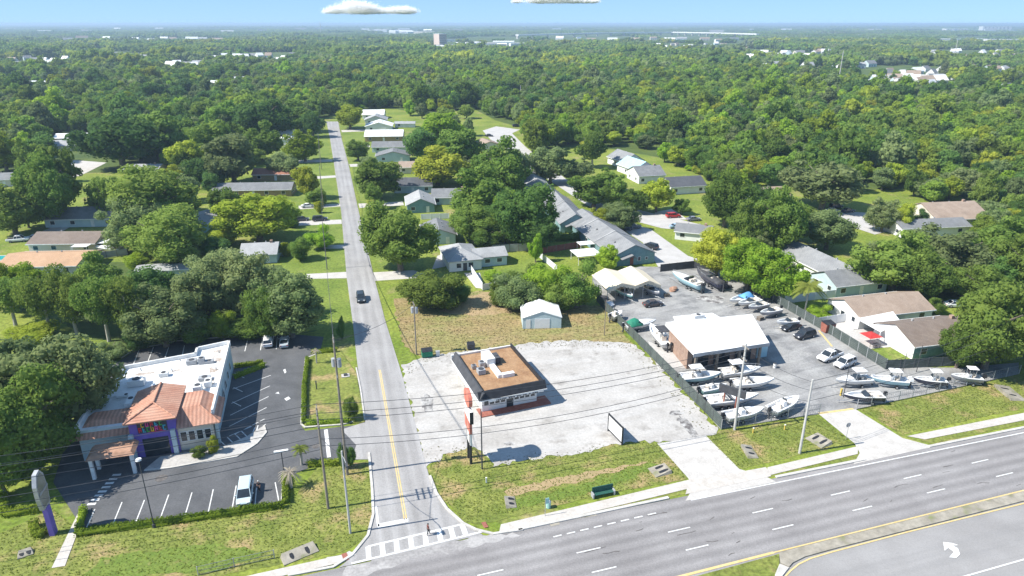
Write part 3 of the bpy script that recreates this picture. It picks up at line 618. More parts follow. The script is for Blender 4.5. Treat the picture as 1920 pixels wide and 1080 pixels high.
ac(t, -2.4, 12.4, 4.95, 1.8, 1.2, .6); ac(t, -1.6, 10.2, 4.95, 1.0, 1.6, 1.0, 'white'); ac(t, -12.6, 13.6, 4.95, 2.4, 1.6, 1.1, 'white'); ac(t, -9.0, 15.6, 4.95, 1.4, 1.0, .7, 'white'); ac(t, -13.4, 10, 4.95, 2.6, .7, .4, 'white'); ac(t, -12.2, 7.6, 4.95, 1.0, 3.6, .9, 'white'); ac(t, -2.9, 8.6, 4.95, 1.2, 1.6, 1.2, 'white')
for x, y in ((-1.2, 22), (-7.3, 20.6), (-13, 18.6), (-1.0, 15.5), (-8, 17)): MB().tube((x, y, 4.95), (x, y, 5.5), .09, None, 8).build('roof_vent', M['grey'], t)
sb = random.Random(8)
for x, y, rx_, ry_ in ((-1.6, 23.2, .8, 1.5), (-1.4, 19.6, .9, 1.8), (-1.5, 15.9, .8, 1.5), (-1.4, 11.6, .8, 1.3), (-7, 17, 1.2, .7), (-12.5, 17.4, 1.6, .6)):
    MB().sheet([(x + rx_ * cos(q) * sb.uniform(.7, 1.2), y + ry_ * sin(q) * sb.uniform(.7, 1.2)) for q in np.linspace(0, 2 * pi, 18, endpoint=False)], 4.956).build('roof_stain', M['grime'], t)
# --- black flat-roofed drive-in
O = at(904, 774); t = thing('burger_stand', 'small drive-in with black mansard rim and rust brown roof on the white gravel lot', 'drive-in', (O.x, O.y, .05), radians(21))
X0, X1, Y0, Y1 = -1.0, 10.7, -1.6, 14.2
MB().box(0, 0, .15, 9.6, 13.6, 3.5).build('wall', M['white'], t)
MB().box(-.6, -1.5, 0, 11.6, 1.2, .148).build('step', M['redbrick'], t)
rf = MB().box(X0 + .9, Y0 + .9, 3.51, X1 - .5, Y1 - .3, 3.6).build('roof', M['roofgravel'], t)
def slope(a, c, n, lo, hi, ins):   # sloped fascia along an edge
    a, c = Vector(a), Vector(c); n = Vector(n); v = [(a.x, a.y, lo), (c.x, c.y, lo), (c.x + n.x * ins, c.y + n.y * ins, hi), (a.x + n.x * ins, a.y + n.y * ins, hi)]
    b2 = [(p[0] + n.x * .25, p[1] + n.y * .25, p[2]) for p in v]; return v + b2, [(0, 1, 2, 3), (7, 6, 5, 4), (0, 4, 5, 1), (1, 5, 6, 2), (2, 6, 7, 3), (3, 7, 4, 0)]
mb_ = MB(); mb_.add(*slope((X0, Y1), (X0, Y0), (1, 0), 3.15, 4.35, .75)); mb_.build('mansard', M['dark'], t)
MB().add(*slope((X0 + .02, Y0), (X1, Y0), (0, 1), 3.15, 4.35, .7)).build('mansard', M['black'], t)
MB().box(X1 - .45, Y0 + .72, 3.2, X1 - .2, Y1 - .1, 4.3).build('mansard', M['black'], t)
MB().box(X0, Y1 - .3, 3.2, X1, Y1 - .02, 3.95).build('parapet', M['white'], t)
tb = MB().box(X0 - .06, Y0 - .06, 2.98, X1 + .06, Y0 + .2, 3.145).box(X0 - .06, Y0 + .21, 2.98, X0 + .2, Y1, 3.145).box(X1 - .4, Y0 + .21, 2.98, X1 - .1, Y1, 3.145); tb.build('fascia_trim', M['white'], t)
MB().box(X0 + .2, Y0 + .2, 2.95, X1 - .2, Y1 - .1, 2.975).build('soffit', M['white'], t)
lts = []
lr = random.Random(2); x = 1.5
while x < 9.4:
    w = lr.uniform(.1, .3); 
    if lr.random() < .8: lts.append((x, w))
    x += w + .09
bd = MB().box(.6, Y0 - .08, 2.68, X1 - .6, Y0 + .05, 2.975).build('sign_band', M['white'], t); [MB().box(x_, Y0 - .12, 2.74, x_ + w_, Y0 - .085, 2.94).build('letter', M['black'], bd) for x_, w_ in lts]
wall_y = -.003
for k in range(4): window(t, (.75 + k * .95, 0, 1.75), .75, 1.0, '-y')
for k in range(4): window(t, (6.0 + k * .95, 0, 1.75), .75, 1.0, '-y')
dd = MB().box(4.25, -.08, .16, 5.4, wall_y, 2.4).build('door', M['glass'], t); MB().box(5.2, -.14, 1.0, 5.26, -.082, 1.3).build('handle', M['grey'], dd)
for k in range(3): window(t, (0, 2.5 + k * 3.5, 1.7), 1.0, 1.0, '-x')
u = MB().box(3.7, 8.0, 3.6, 5.2, 11.4, 5.1).build('rooftop_unit', M['white'], t); MB().box(5.203, 8.3, 3.75, 5.23, 11.1, 4.9).build('grille', M['dark'], u)
MB().box(4.1, 3.6, 3.6, 4.9, 7.98, 4.2).box(4.901, 3.4, 3.6, 7.0, 4.2, 4.25).build('duct', M['roof_white'], t)
ac(t, 2.0, 6.3, 3.6, 1.3, 1.3, .9, 'grey'); ac(t, 2.9, 8.6, 3.6, .9, 1.2, 1.0, 'galv'); ac(t, 5.9, 9.6, 3.6, .9, 2.2, 1.2, 'dark'); ac(t, 1.4, 8.4, 3.6, .8, .8, .7, 'galv')
# --- boat dealer's building
OB = at(1295, 700); t = thing('dealer_building', 'low brick building with a bright white roof in the middle of the boat yard', 'shop', (OB.x, OB.y, .05), R16)
rp = [(-.7, -1.4), (14.9, -1.2), (18.9, 10.2), (.6, 11.4)]; wpq = [(0, 1.6), (14.6, 1.8), (17.6, 9.9), (1.3, 11)]
MB().prism(wpq, 0, 4.3).build('wall', M['brick'], t)
MB().prism(rp, 4.31, [4.62, 4.62, 5.1, 5.1]).build('roof', M['roof_white'], t)
MB().prism([(-.75, -1.5), (14.95, -1.3), (14.95, -1.21), (-.75, -1.41)], 4.0, 4.66).build('fascia', M['grey'], t)
ext = [(4.4, 11.3), (13.2, 10.9), (12.6, 14.6), (4.6, 15.2)]
MB().prism(ext, 0, 3.9).build('rear_wing', M['white'], t); MB().prism([(4.2, 11.5), (13.4, 11.0), (12.9, 14.8), (4.4, 15.4)], 3.91, 4.2).build('rear_roof', M['roof_white'], t)
ac(t, 8.6, 13.0, 4.2, 2.2, 1.2, .9, 'white')
sf = MB()
for k in range(3):
    x = 1.0 + k * 4.5; dd = MB().box(x, 1.5, .05, x + 3.3, 1.59 + .0, 3.0); dd.build('shop_front', M['glass'], t)
for x in (.2, 4.5, 9.0, 13.3): MB().box(x - .2, -1.1, 0, x + .2, -.7, 4.3).build('porch_post', M['wood'], t)
for y in (4.5, 8.0): window(t, (.35 + (y - 1.6) * .138 - .02, y, 1.9), .9, .9, '-x', 'dark')
MB().box(15.0, 1.9, .0, 17.2, 3.6, 2.7).build('side_lean_to', M['gel_blue'], t)
# --- white metal shed
O = at(980, 617); t = thing('metal_shed', 'white metal shed with low pitched roof standing alone on the dry field', 'shed', (O.x, O.y, .05), radians(3))
gable_parts(t, 0, 0, 8.0, 6.6, 2.35, 3.7, 'y', 'bluewall', 'roof_white', .15)
MB().box(2.5, -.06, .05, 5.6, -.004, 2.2).build('roller_door', M['fence_white'], t); MB().box(.7, -.06, .05, 1.6, -.004, 2.05).build('door', M['white'], t)
# --- white ranch house nearest the field
O = at(850, 510); t = thing('ranch_house', 'white ranch house with pale grey hipped roof just behind the round field bushes', 'house', (O.x, O.y, .05), R16)
hip_parts(t, -1, 0, 7.4, 12.5, 2.7, 4.9, 'white', 'pale_shingle')
gable_parts(t, 6.2, 1.6, 14.6, 8.2, 2.65, 4.0, 'x', 'bluewall', 'pale_shingle', .45)
for x, f in ((1.5, '-y'), (4.6, '-y')): window(t, (x, 0, 1.5), 1.2, 1.2, f)
for x in (9.4, 12.6): window(t, (x, 1.6, 1.5), 1.3, 1.0, '-y')
MB().box(-1.06, 7, .05, -1.003, 10, 2.2).build('garage_door', M['fence_white'], t)
MB().box(2.6, -.06, .05, 3.6, -.003, 2.1).build('door', M['dark'], t)
# --- row of teal townhouses running away behind the boat yard
def rowhouse(label, lx, rx, y, back, n, zw=2.9, zr=5.4, rm='shingle_x'):
    a, c = at(lx, y), at(rx, y); w = (c - a).length; fwd = at((lx + rx) / 2 - back[0], back[1]) - (a + c) / 2
    d = fwd.length; rot = atan2(-fwd.x, fwd.y); mid = (a + c) / 2
    t = thing('townhouse_row', label, 'townhouses', (mid.x, mid.y, .05), rot)
    gable_parts(t, -w / 2, 0, w / 2, d, zw, zr, 'y', 'teal', rm, .4)
    for k in range(1, n):   # step of each next unit: a low parapet strip of paler shingle
        y0 = d * k / n
        for s in (-1, 1):
            MB().add([(s * (w / 2 + .4), y0, zw - .1), (0, y0, zr + .24), (0, y0 + .5, zr + .24), (s * (w / 2 + .4), y0 + .5, zw - .1), (s * (w / 2 + .4), y0, zw + .12), (0, y0, zr + .32), (0, y0 + .5, zr + .32), (s * (w / 2 + .4), y0 + .5, zw + .12)],
                     [(0, 3, 2, 1), (4, 5, 6, 7), (0, 1, 5, 4), (1, 2, 6, 5), (2, 3, 7, 6), (3, 0, 4, 7)]).build('party_wall_cap', M['pale_shingle'], t)
    window(t, (w * .12, 0, 1.6), .7, 1.0, '-y'); window(t, (w * .3, 0, 1.6), .6, .6, '-y')
    pr = MB().profile([(-w * .36, 2.2), (-w * .08, 3.2), (-w * .0, 2.3), (-w * .02, 2.15), (-w * .08, 3.0), (-w * .35, 2.05)], -1.6, -.01, 'y').build('porch_roof', M['shingle'], t)
    MB().box(-w * .1, -.05, .05, -w * .02, -.003, 2.1).build('door', M['redbrick'], t)
    for k in range(n):
        yy = d * (k + .5) / n; MB().box(-w * .25, yy, zw + (zr - zw) * .4, -w * .25 + .4, yy + .4, zw + (zr - zw) * .5 + .45).build('roof_vent', M['dark'], t)
        window(t, (w / 2, yy - 1.5, 1.6), 1.2, 1.2, '+x'); window(t, (-w / 2, yy, 1.6), 1.2, 1.2, '-x')
    return t
rowhouse('nearest teal townhouse row, its gable facing the cream boat canopy', 1147, 1230, 497, (98, 424), 3)
rowhouse('middle teal townhouse row with a dark roof panel, between its two neighbours', 1050, 1108, 436, (40, 388), 2, 2.9, 5.6)
rowhouse('third teal townhouse row, half hidden by the dark green oak', 1014, 1066, 393, (34, 362), 2)
rowhouse('farthest townhouse row with pale roofs running up to the bend', 984, 1030, 365, (22, 328), 3, 2.8, 4.8, 'pale_shingle')
t = thing('lean_to', 'flat white patio roof on posts beside the teal townhouses', 'patio roof', at(1098, 490), R16)
MB().box(-3.4, -3, 2.4, 3.4, 3, 2.56).build('roof', M['roof_white'], t); lg = MB()
for sx in (-3.1, 3.1):
    for sy in (-2.7, 2.7): MB().tube((sx, sy, 0), (sx, sy, 2.4), .07).build('post', M['white'], t)
t = thing('lean_to', 'smaller white patio roof farther along the teal townhouse row', 'patio roof', at(1098, 471), R16)
MB().box(-2.2, -1.6, 2.3, 2.2, 1.6, 2.45).build('roof', M['roof_white'], t)
for sx in (-2, 2):
    for sy in (-1.4, 1.4): MB().tube((sx, sy, 0), (sx, sy, 2.3), .07).build('post', M['white'], t)
# --- houses right of the side street
house('house', 'pale teal house with grey gable facing the camera beside the big street oak', 788, 390, 9, 13, 2.7, 4.7, 'y', 'teal', 'pale_shingle', radians(10), wins=2)
house('house', 'grey roofed house with a dark open garage right of the pale teal gable', 846, 378, 13, 9, 2.7, 4.6, 'x', 'bluewall', 'shingle', radians(4), wins=3)
house('house', 'charcoal roofed house with a pale blue porch behind the teal gable house', 776, 357, 14, 9, 2.8, 4.8, 'x', 'bluewall', 'dark_shingle', radians(4))
house('house', 'grey roofed house half hidden behind the big oak on the right of the street', 822, 447, 9, 12, 2.7, 4.4, 'y', 'bluewall', 'shingle', radians(10), wins=2)
house('house', 'low grey house with a pale gable at the turn of the street houses', 738, 300, 15, 10, 2.7, 4.6, 'y', 'bluewall', 'shingle', radians(8), wins=2)
house('house', 'wide grey roofed house with a russet garage end', 738, 283, 20, 8, 2.7, 4.6, 'x', 'bluewall', 'shingle', radians(4))
house('house', 'wide house under a white roof, brown toward the street', 722, 262, 20, 12, 2.8, 5.2, 'x', 'clay', 'roof_white', radians(4))
house('house', 'bright white gabled house third from the far end of the street', 712, 243, 15, 14, 2.8, 5.0, 'y', 'white', 'roof_white', radians(6), wins=2)
house('house', 'white gabled house second from the far end of the street', 706, 231, 13, 13, 2.8, 5.2, 'y', 'white', 'pale_shingle', radians(6), wins=2)
house('house', 'white house at the far end of the street beside the yellow tree', 702, 221, 14, 12, 2.8, 5.2, 'x', 'white', 'roof_white', radians(4), wins=2)
house('house', 'tan roofed house peeping between the two street oak clumps', 770, 322, 9, 8, 2.7, 4.3, 'x', 'cream', 'tan_shingle', radians(4), wins=2)
house('house', 'small white building at the edge of the far clearing', 760, 238, 12, 5, 2.4, 3.2, 'x', 'white', 'pale_shingle', radians(3), wins=2)
house('house', 'brown roofed house under the trees near the bend of the cul-de-sac', 912, 280, 12, 12, 2.7, 4.6, 'y', 'cream', 'tan_shingle', radians(20), wins=2)
# --- houses right of the townhouse row
house('house', 'rear grey gabled house of three in front of the wood', 1172, 310, 10, 14, 3.2, 6.0, 'y', 'white', 'shingle_x', radians(22), wins=2)
house('house', 'blue roofed house, middle one of three in front of the wood', 1192, 325, 10, 14, 3.2, 6.0, 'y', 'white', 'gel_blue', radians(22), wins=2)
house('house', 'grey roofed house, nearest of three in front of the wood', 1210, 338, 11, 12, 3.2, 5.8, 'x', 'white', 'shingle', radians(14), wins=3)
house('house', 'charcoal roofed white house standing alone on open grass by the wood', 1278, 358, 14, 10, 3, 5.4, 'x', 'white', 'dark_shingle', radians(14))
house('house', 'tan roofed house with a white edge tucked among the trees at the wood', 1433, 375, 13, 12, 2.8, 4.6, 'x', 'white', 'tan_shingle', radians(10), wins=2)
house('house', 'long grey shingled house between the round oaks right of the yard fence', 1532, 510, 9, 24, 2.9, 5.2, 'y', 'white', 'shingle_x', radians(15), wins=2)
house('house', 'grey shingled wing with a dark red door in the shade of the oak', 1588, 540, 14, 9, 2.8, 4.8, 'x', 'bluewall', 'shingle', radians(15), wins=3)
house('house', 'house with a reddish tan roof and cluttered white gable behind the yard fence', 1645, 592, 18, 10, 2.7, 4.6, 'x', 'white', 'tan_shingle', radians(14), wins=4)
t = house('house', 'white and teal house with brown roof beside the side lawn', 1735, 645, 15.5, 10.5, 2.9, 5.0, 'x', 'teal', 'brown_shingle', radians(13), wins=3)
MB().profile([(-5.25, .02), (5.25, .02), (5.25, 2.9), (0, 5.0), (-5.25, 2.9)], -7.8, -7.753, 'x').build('gable_wall', M['white'], t)
house('house', 'large two tone grey and tan roofed building at the edge of the wood', 1768, 416, 18, 16, 3.2, 6.4, 'x', 'cream', 'tan_shingle', radians(8), wins=4)
house('house', 'low grey roof in front of the two tone building', 1735, 436, 22, 8, 2.8, 4.2, 'x', 'white', 'shingle', radians(8), wins=3)
house('house', 'grey roof among trees left of the long shingled house', 1300, 446, 10, 7, 2.6, 4.0, 'x', 'white', 'shingle', radians(-20), wins=2)
cq = [at(1604, 597, 2.6), at(1672, 582, 2.9), at(1690, 606, 2.9), at(1651, 623, 2.6)]; o = at(1640, 628)
t = thing('carport', 'white flat carport roof with dark clutter beneath it', 'carport', (o.x, o.y, .05))
MB().add([(q.x - o.x, q.y - o.y, q.z - .05 + dz) for dz in (0, .14) for q in (cq[0], cq[3], cq[2], cq[1])], [(0, 3, 2, 1), (4, 5, 6, 7), (0, 1, 5, 4), (1, 2, 6, 5), (2, 3, 7, 6), (3, 0, 4, 7)]).build('roof', M['roof_white'], t)
for q in cq[:2] + cq[3:]: MB().tube((q.x - o.x, q.y - o.y, 0), (q.x - o.x, q.y - o.y, q.z - .06), .09).build('post', M['white'], t)
# --- houses left of the side street
house('house', 'grey green roofed house nearest the street on the left', 492, 484, 9, 9.5, 2.6, 4.2, 'x', 'bluewall', 'pale_shingle', radians(10), wins=2)
house('house', 'orange roofed house behind the lot trees', 98, 503, 19, 12, 2.6, 4.0, 'x', 'cream', 'orange_shingle', radians(4), wins=3)
t = house('house', 'brown roofed house with white porch roof beside the orange one', 140, 463, 18, 11, 2.7, 4.4, 'x', 'cream', 'brown_shingle', radians(2), wins=4)
MB().box(4.2, -8.5, 2.5, 8.4, -5.7, 2.66).build('porch_roof', M['roof_white'], t); MB().box(9.05, -5, 2.4, 13, -1, 2.55).build('porch_roof', M['roof_white'], t)
for x, y in ((4.4, -8.3), (8.2, -8.3), (12.8, -4.8), (12.8, -1.2)): MB().tube((x, y, 0), (x, y, 2.45), .08).build('porch_post', M['white'], t)
house('house', 'grey house half covered by the spreading oak branches', 172, 417, 22, 11, 2.7, 5.0, 'x', 'bluewall', 'shingle', radians(4), wins=4)
house('house', 'flat grey roofed house at the left edge of the picture', 22, 344, 17, 12, 2.7, 4.2, 'x', 'cream', 'shingle', radians(14), wins=3)
house('house', 'pale grey house in the clearing left of the tall dark oak', 125, 280, 17, 12, 2.7, 4.6, 'x', 'cream', 'pale_shingle', radians(14), wins=3)
house('house', 'white roofed annex behind the pale grey clearing house', 142, 266, 17, 9, 2.7, 4.4, 'x', 'clay', 'roof_white', radians(8), wins=3)
house('house', 'long low grey house across the lawn from the dark cars', 480, 364, 28, 9, 2.6, 4.2, 'x', 'clay', 'shingle', radians(4), wins=5)
house('house', 'russet roofed house behind the long grey one', 522, 335, 18, 8, 2.6, 4.2, 'x', 'clay', 'red_shingle', radians(4), wins=3)
house('house', 'white peaked house beside the bright green street tree', 535, 274, 12, 10, 2.7, 4.8, 'y', 'white', 'roof_white', radians(4), wins=2)
house('house', 'thin grey roof glimpsed behind the spreading oak', 275, 325, 14, 8, 2.6, 3.8, 'x', 'cream', 'pale_shingle', radians(2), wins=2)
house('house', 'blue and white trailer home in the shade between oaks', 378, 425, 7, 14, 2.5, 3.4, 'y', 'gel_blue', 'pale_shingle', radians(5), wins=2)
house('house', 'long pale trailer roof behind the lot trees', 335, 517, 18, 4.2, 2.4, 2.9, 'x', 'bluewall', 'pale_shingle', radians(8), wins=4)
house('house', 'low white building left of the street far end', 540, 258, 9, 7, 2.6, 4.2, 'x', 'white', 'roof_white', radians(4), wins=2)
# --- cream double-peaked boat canopy
a, c, d = at(1137, 567), at(1232, 545), at(1128, 530)
t = thing('boat_canopy', 'cream double peaked canopy sheltering boats at the back of the yard', 'canopy', (a.x, a.y, .05), radians(14))
W_, D_ = 13.2, 10.0; cb = MB(); prof = [(0, 3.0), (W_ * .25, 4.5), (W_ * .5, 3.5), (W_ * .75, 4.5), (W_, 3.0)]
cb.profile(prof + [(x, z - .08) for x, z in prof[::-1]], -.3, D_, 'y'); cb.build('canvas_roof', M['canvas'], t)
vb = MB(); xs = np.linspace(.1, W_ - .1, 34)
for x0, x1 in zip(xs[::1], xs[1:]):
    zz = np.interp((x0 + x1) / 2, [p[0] for p in prof], [p[1] for p in prof]); vb.box(x0, -.36, zz - .75 - .15 * (int(x0 * 3) % 2), x1 - .05, -.31, zz - .1)
vb.build('valance', M['canvas'], t)
for x in (.2, W_ * .33, W_ * .5, W_ * .67, W_ - .2):
    for y in (.1, D_ - .3): MB().tube((x, y, 0), (x, y, 2.95 if x < 1 or x > 12 else 3.6), .07).build('post', M['galv'], t)
# ------------------------------------------------------------------ boats
def boat(label, stern, bow, L=None, hull='gel', beam=None, top=None, cover=None, engines=1, kind='console', zt=1.5, group='boats parked in the dealer yard', eng='black', short=None):
    a, c = at(*stern, zt), at(*bow, zt); L = L or (c - a).length; rot = atan2(c.y - a.y, c.x - a.x); B = beam or max(1.9, min(2.9, L * .34))
    zk = .62
    t = thing('boat', label, 'boat', (a.x, a.y, zk), rot, group)
    n = 11; hb, dk = MB(), MB(); gh = .95 if kind != 'cruiser' else 1.5
    secs = []
    for i in range(n):
        u = i / (n - 1); q = max(0, (u - .42) / .58); b = B / 2 * (1 - q ** 2.3 * .985); g = gh * (1 + .22 * u * u)
        ch = .30 * gh + q ** 2.2 * gh * .55; k = gh * .86 * max(0, (u - .62) / .38) ** 2.6
        x = L * u * (1 - .02) + .06 * L * q ** 3 * .3
        secs.append((x, b, g, min(ch, g - .1), min(k, g - .15), B / 2 * .88 * (1 - q ** 1.9 * .99)))
    rows = []
    for x, b, g, ch, k, cb in secs:
        rows.append([(x, b, g), (x, cb, ch), (x, 0, k), (x, -cb, ch), (x, -b, g)])
    v = [p for r in rows for p in r]; f = []
    for i in range(n - 1):
        for j in range(4): f.append((i * 5 + j, i * 5 + j + 1, (i + 1) * 5 + j + 1, (i + 1) * 5 + j))
    f.append((4, 3, 2, 1, 0)); hb.add(v, f); hb.build('hull', M[hull], t, True)
    v, f = [], []; well = kind in ('console', 'bow')
    for i, (x, b, g, ch, k, cb) in enumerate(secs):
        ib = max(b - .22, .0); u = i / (n - 1); fl = g - (.45 if well and .02 < u < .86 else .02)
        if kind == 'cruiser' or kind == 'cuddy': fl = g + (.0 if u < .45 else .22 * (1 - ((u - .72) / .3) ** 2)) if not (u < .42) else g - .35
        v += [(x, b + .03, g - .06), (x, b + .02, g + .03), (x, ib, g + .035), (x, ib * .97, fl), (x, 0, fl + (.08 if kind in ('cuddy', 'cruiser') and u > .45 else 0)), (x, -ib * .97, fl), (x, -ib, g + .035), (x, -b - .02, g + .03), (x, -b - .03, g - .06)]
    for i in range(n - 1):
        for j in range(8): f.append((i * 9 + j, (i + 1) * 9 + j, (i + 1) * 9 + j + 1, i * 9 + j + 1))
    dk.add(v, f); dk.add([(0, B / 2, gh - .25), (0, -B / 2, gh - .25), (0, -B / 2, gh + .04), (0, B / 2, gh + .04), (.25, B / 2 - .1, gh - .25), (.25, -B / 2 + .1, gh - .25), (.25, -B / 2 + .1, gh + .04), (.25, B / 2 - .1, gh + .04)], [(0, 1, 2, 3), (7, 6, 5, 4), (3, 2, 6, 7), (0, 4, 5, 1)])
    dk.build('deck', M['gel'], t)
    zf = gh - .42
    if kind == 'console':
        MB().frustum((L * .36, -.42), (L * .5, .42), zf, (L * .37, -.38), (L * .46, .38), zf + 1.0).build('console', M['gel'], t)
        MB().frustum((L * .455, -.4), (L * .475, .4), zf + 1.0, (L * .43, -.34), (L * .445, .34), zf + 1.42).build('windshield', M['glass'], t)
        MB().box(L * .24, -.45, zf, L * .31, .45, zf + .62).box(L * .235, -.45, zf + .62, L * .255, .45, zf + 1.0).build('helm_seat', M['seat'], t)
        MB().box(L * .56, -.4, zf, L * .63, .4, zf + .42).build('front_seat', M['seat'], t)
    elif kind == 'bow':
        sw = B * .42
        MB().frustum((L * .42, -sw), (L * .5, sw), gh, (L * .39, -sw * .9), (L * .41, sw * .9), gh + .42).build('windshield', M['glass'], t)
        [MB().box(*q).build('seat', M['seat'], t) for q in ((L * .3, -sw * .8, zf, L * .37, -.15, zf + .75), (L * .3, .15, zf, L * .37, sw * .8, zf + .75), (L * .08, -sw * .85, zf, L * .15, sw * .85, zf + .6))]
    else:
        sw = B * .4; h = .55 if kind == 'cuddy' else .8
        MB().frustum((L * .40, -sw), (L * .56, sw), gh, (L * .36, -sw * .85), (L * .42, sw * .85), gh + h).build('windshield', M['glass'], t)
        [MB().box(*q).build('seat', M['seat'], t) for q in ((L * .08, -sw * .9, zf, L * .16, sw * .9, zf + .6), (L * .28, -sw * .8, zf, L * .34, -.1, zf + .9), (L * .28, .1, zf, L * .34, sw * .8, zf + .9))]
        rl = MB(); pts = [(x, max(b - .08, 0), g + .5) for x, b, g, *_ in secs[5:]]
        rl.path(pts, .025).path([(x, -y, z) for x, y, z in pts], .025)
        for x, y, z in pts[::2]: rl.tube((x, y, z), (x, y, z - .5), .02).tube((x, -y, z), (x, -y, z - .5), .02)
        rl.build('bow_rail', M['galv'], t)
    if top:
        x0, x1 = L * .20, L * .52; h = zf + 2.05; w = B * .36
        tb = MB().frustum((x0, -w), (x1, w), h, (x0 + .1, -w + .08), (x1 - .12, w - .08), h + .12); tp = tb.build('t_top', M[top], t)
        lg = MB()
        for x, xx in ((L * .3, x0 + .25), (L * .47, x1 - .25)):
            for s in (-1, 1): lg.tube((x, s * .5, zf + .05), (xx, s * (w - .12), h), .035)
        lg.build('top_frame', M['galv'], tp)
    if cover:
        cb_ = MB(); v, f = [], []; lo, hi = (0, n) if cover[1] == 'all' else (1, 6)
        ss = secs[lo:hi]
        for i, (x, b, g, *_r) in enumerate(ss):
            u = i / (len(ss) - 1); hp = g + .12 + cover[2] * sin(pi * min(1, .15 + u * .85)) ; e = .05
            v += [(x, b + e, g - .18), (x, b + e, g + .07), (x, b * .5, (g + hp) / 2 + .12), (x, 0, hp + .1), (x, -b * .5, (g + hp) / 2 + .12), (x, -b - e, g + .07), (x, -b - e, g - .18)]
        m_ = len(ss)
        for i in range(m_ - 1):
            for j in range(6): f.append((i * 7 + j, (i + 1) * 7 + j, (i + 1) * 7 + j + 1, i * 7 + j + 1))
        f += [tuple(range(7)), tuple((m_ - 1) * 7 + j for j in range(6, -1, -1))]
        cb_.add(v, f).build('cover', M[cover[0]], t, True)
    for k in range(engines):
        y = 0 if engines == 1 else (-.38 + .76 * k)
        e = MB().frustum((-.75, y - .2), (-.12, y + .2), gh - .05, (-.68, y - .16), (-.2, y + .16), gh + .5).build('outboard', M[eng], t, False)
        MB().box(-.5, y - .09, -.45, -.25, y + .09, gh - .06).disc((-.55, y, -.36), .2, (1, 0, 0), .04, 10).build('engine_leg', M['dark'], e)
    # trailer: a thing of its own
    tr = thing('boat_trailer', 'trailer under the ' + (short or label), 'trailer', (a.x, a.y, 0.05), rot, 'boat trailers in the dealer yard')
    fb = MB()
    for s in (-1, 1):
        fb.tube((.1, s * B * .34, .45), (L * .62, s * B * .32, .45), .05).tube((L * .62, s * B * .32, .45), (L * 1.02, 0, .5), .05)
        fb.box(L * .08, s * B * .2 - .06, .5, L * .7, s * B * .2 + .06, .57)
    for x in (.15, L * .3, L * .58): fb.tube((x, -B * .34, .45), (x, B * .34, .45), .045)
    fb.tube((L * 1.02, 0, .5), (L * 1.16, 0, .5), .05).tube((L * 1.08, 0, 0.02), (L * 1.08, 0, .5), .035); fb.build('frame', M['galv'], tr)
    for s in (-1, 1):
        for x in ((L * .3,) if L < 6.6 else (L * .24, L * .37)):
            w = MB().disc((x, s * B * .42, .32), .32, (0, 1, 0), .2).build('wheel', M['rubber'], tr); MB().disc((x, s * (B * .42 + .1), .32), .17, (0, 1, 0), .02, 10).build('rim', M['galv'], w)
    return t
CAN = 'canvas_'
boat('pale blue centre console with white T-top nearest the brick wall', (1277, 706), (1352, 700), hull='gel_blue', top='gel')
boat('small seafoam hulled boat between the pale blue one and the dark sign', (1314, 730), (1362, 722), hull='gel_teal')
boat('white cruiser with radar arch backed up to the brick building', (1352, 697), (1426, 690), hull='gel', kind='cuddy', top='gel')
boat('long white bowrider pointing right beside the concrete pole', (1374, 717), (1452, 711), hull='gel', kind='bow')
boat('white boat behind the dark red sign posts, bow to the right', (1325, 750), (1422, 740), hull='gel', kind='bow')
boat('white boat at the front corner right of the pole base', (1360, 779), (1433, 766), hull='gel', kind='console')
boat('white centre console turned up towards the driveway, alone near the gate', (1446, 768), (1498, 744), hull='gel', kind='console')
boat('cream white cabin boat in front of the white cars', (1632, 708), (1567, 713), hull='gel', kind='cuddy', eng='gel', top='gel')
boat('pale blue and white boat with white hardtop at the fence corner', (1702, 713), (1631, 708), hull='gel_blue', top='gel', engines=2, eng='gel')
boat('dark hulled boat with a holed white hardtop beside the lawn fence', (1774, 713), (1713, 710), hull='gel_navy', top='gel')
boat('white boat with white hardtop, farthest right in the yard', (1841, 708), (1783, 704), hull='gel_grey', top='gel')
boat('low navy hulled boat by the yellow post at the yard gate', (1655, 740), (1582, 741), hull='gel_navy', kind='bow')
boat('white boat under a bright blue canopy in the fence row', (1412, 553), (1368, 564), hull='gel', kind='bow', cover=('canvas_blue', 'part', .9))
boat('white boat just right of the blue canopy in the fence row', (1424, 560), (1384, 569), hull='gel', kind='bow')
boat('white bowrider third from the blue canopy in the fence row', (1438, 568), (1403, 576), hull='gel_grey', kind='bow')
boat('white bowrider with dark interior just left of the black cars', (1462, 578), (1425, 587), hull='gel_grey', kind='bow')
boat('small white boat directly behind the black cars', (1495, 600), (1456, 604), hull='gel', kind='bow')
boat('large pale blue cruiser on a trailer beside the cream canopy', (1316, 536), (1261, 513), hull='gel_blue', kind='cruiser', engines=2, zt=1.8)
boat('cruiser wrapped in a black cover at the back corner of the yard', (1355, 534), (1307, 508), hull='gel_navy', kind='cruiser', cover=('canvas_black', 'all', .5), zt=1.8)
boat('grey white boat under the left peak of the cream canopy', (1158, 538), (1186, 556), hull='gel_teal', kind='bow')
boat('grey white boat in shade under the right peak of the canopy', (1211, 537), (1236, 550), hull='gel_grey', kind='bow')
boat('white boat with a dark green canvas canopy beside the mesh fence', (1172, 610), (1230, 601), hull='gel', kind='cuddy', cover=('canvas_green', 'part', 1.1))
boat('white boat with twin black outboards and dark top by the brick wall', (1254, 646), (1219, 608), hull='gel', top='canvas_black', engines=2)
boat('small white skiff standing in the clutter at the mesh fence end', (1146, 592), (1166, 584), hull='gel', kind='console')
boat('white boat on a trailer beside the brown roofed house', (236, 466), (172, 462), hull='gel', kind='cuddy', group='boats parked at houses')
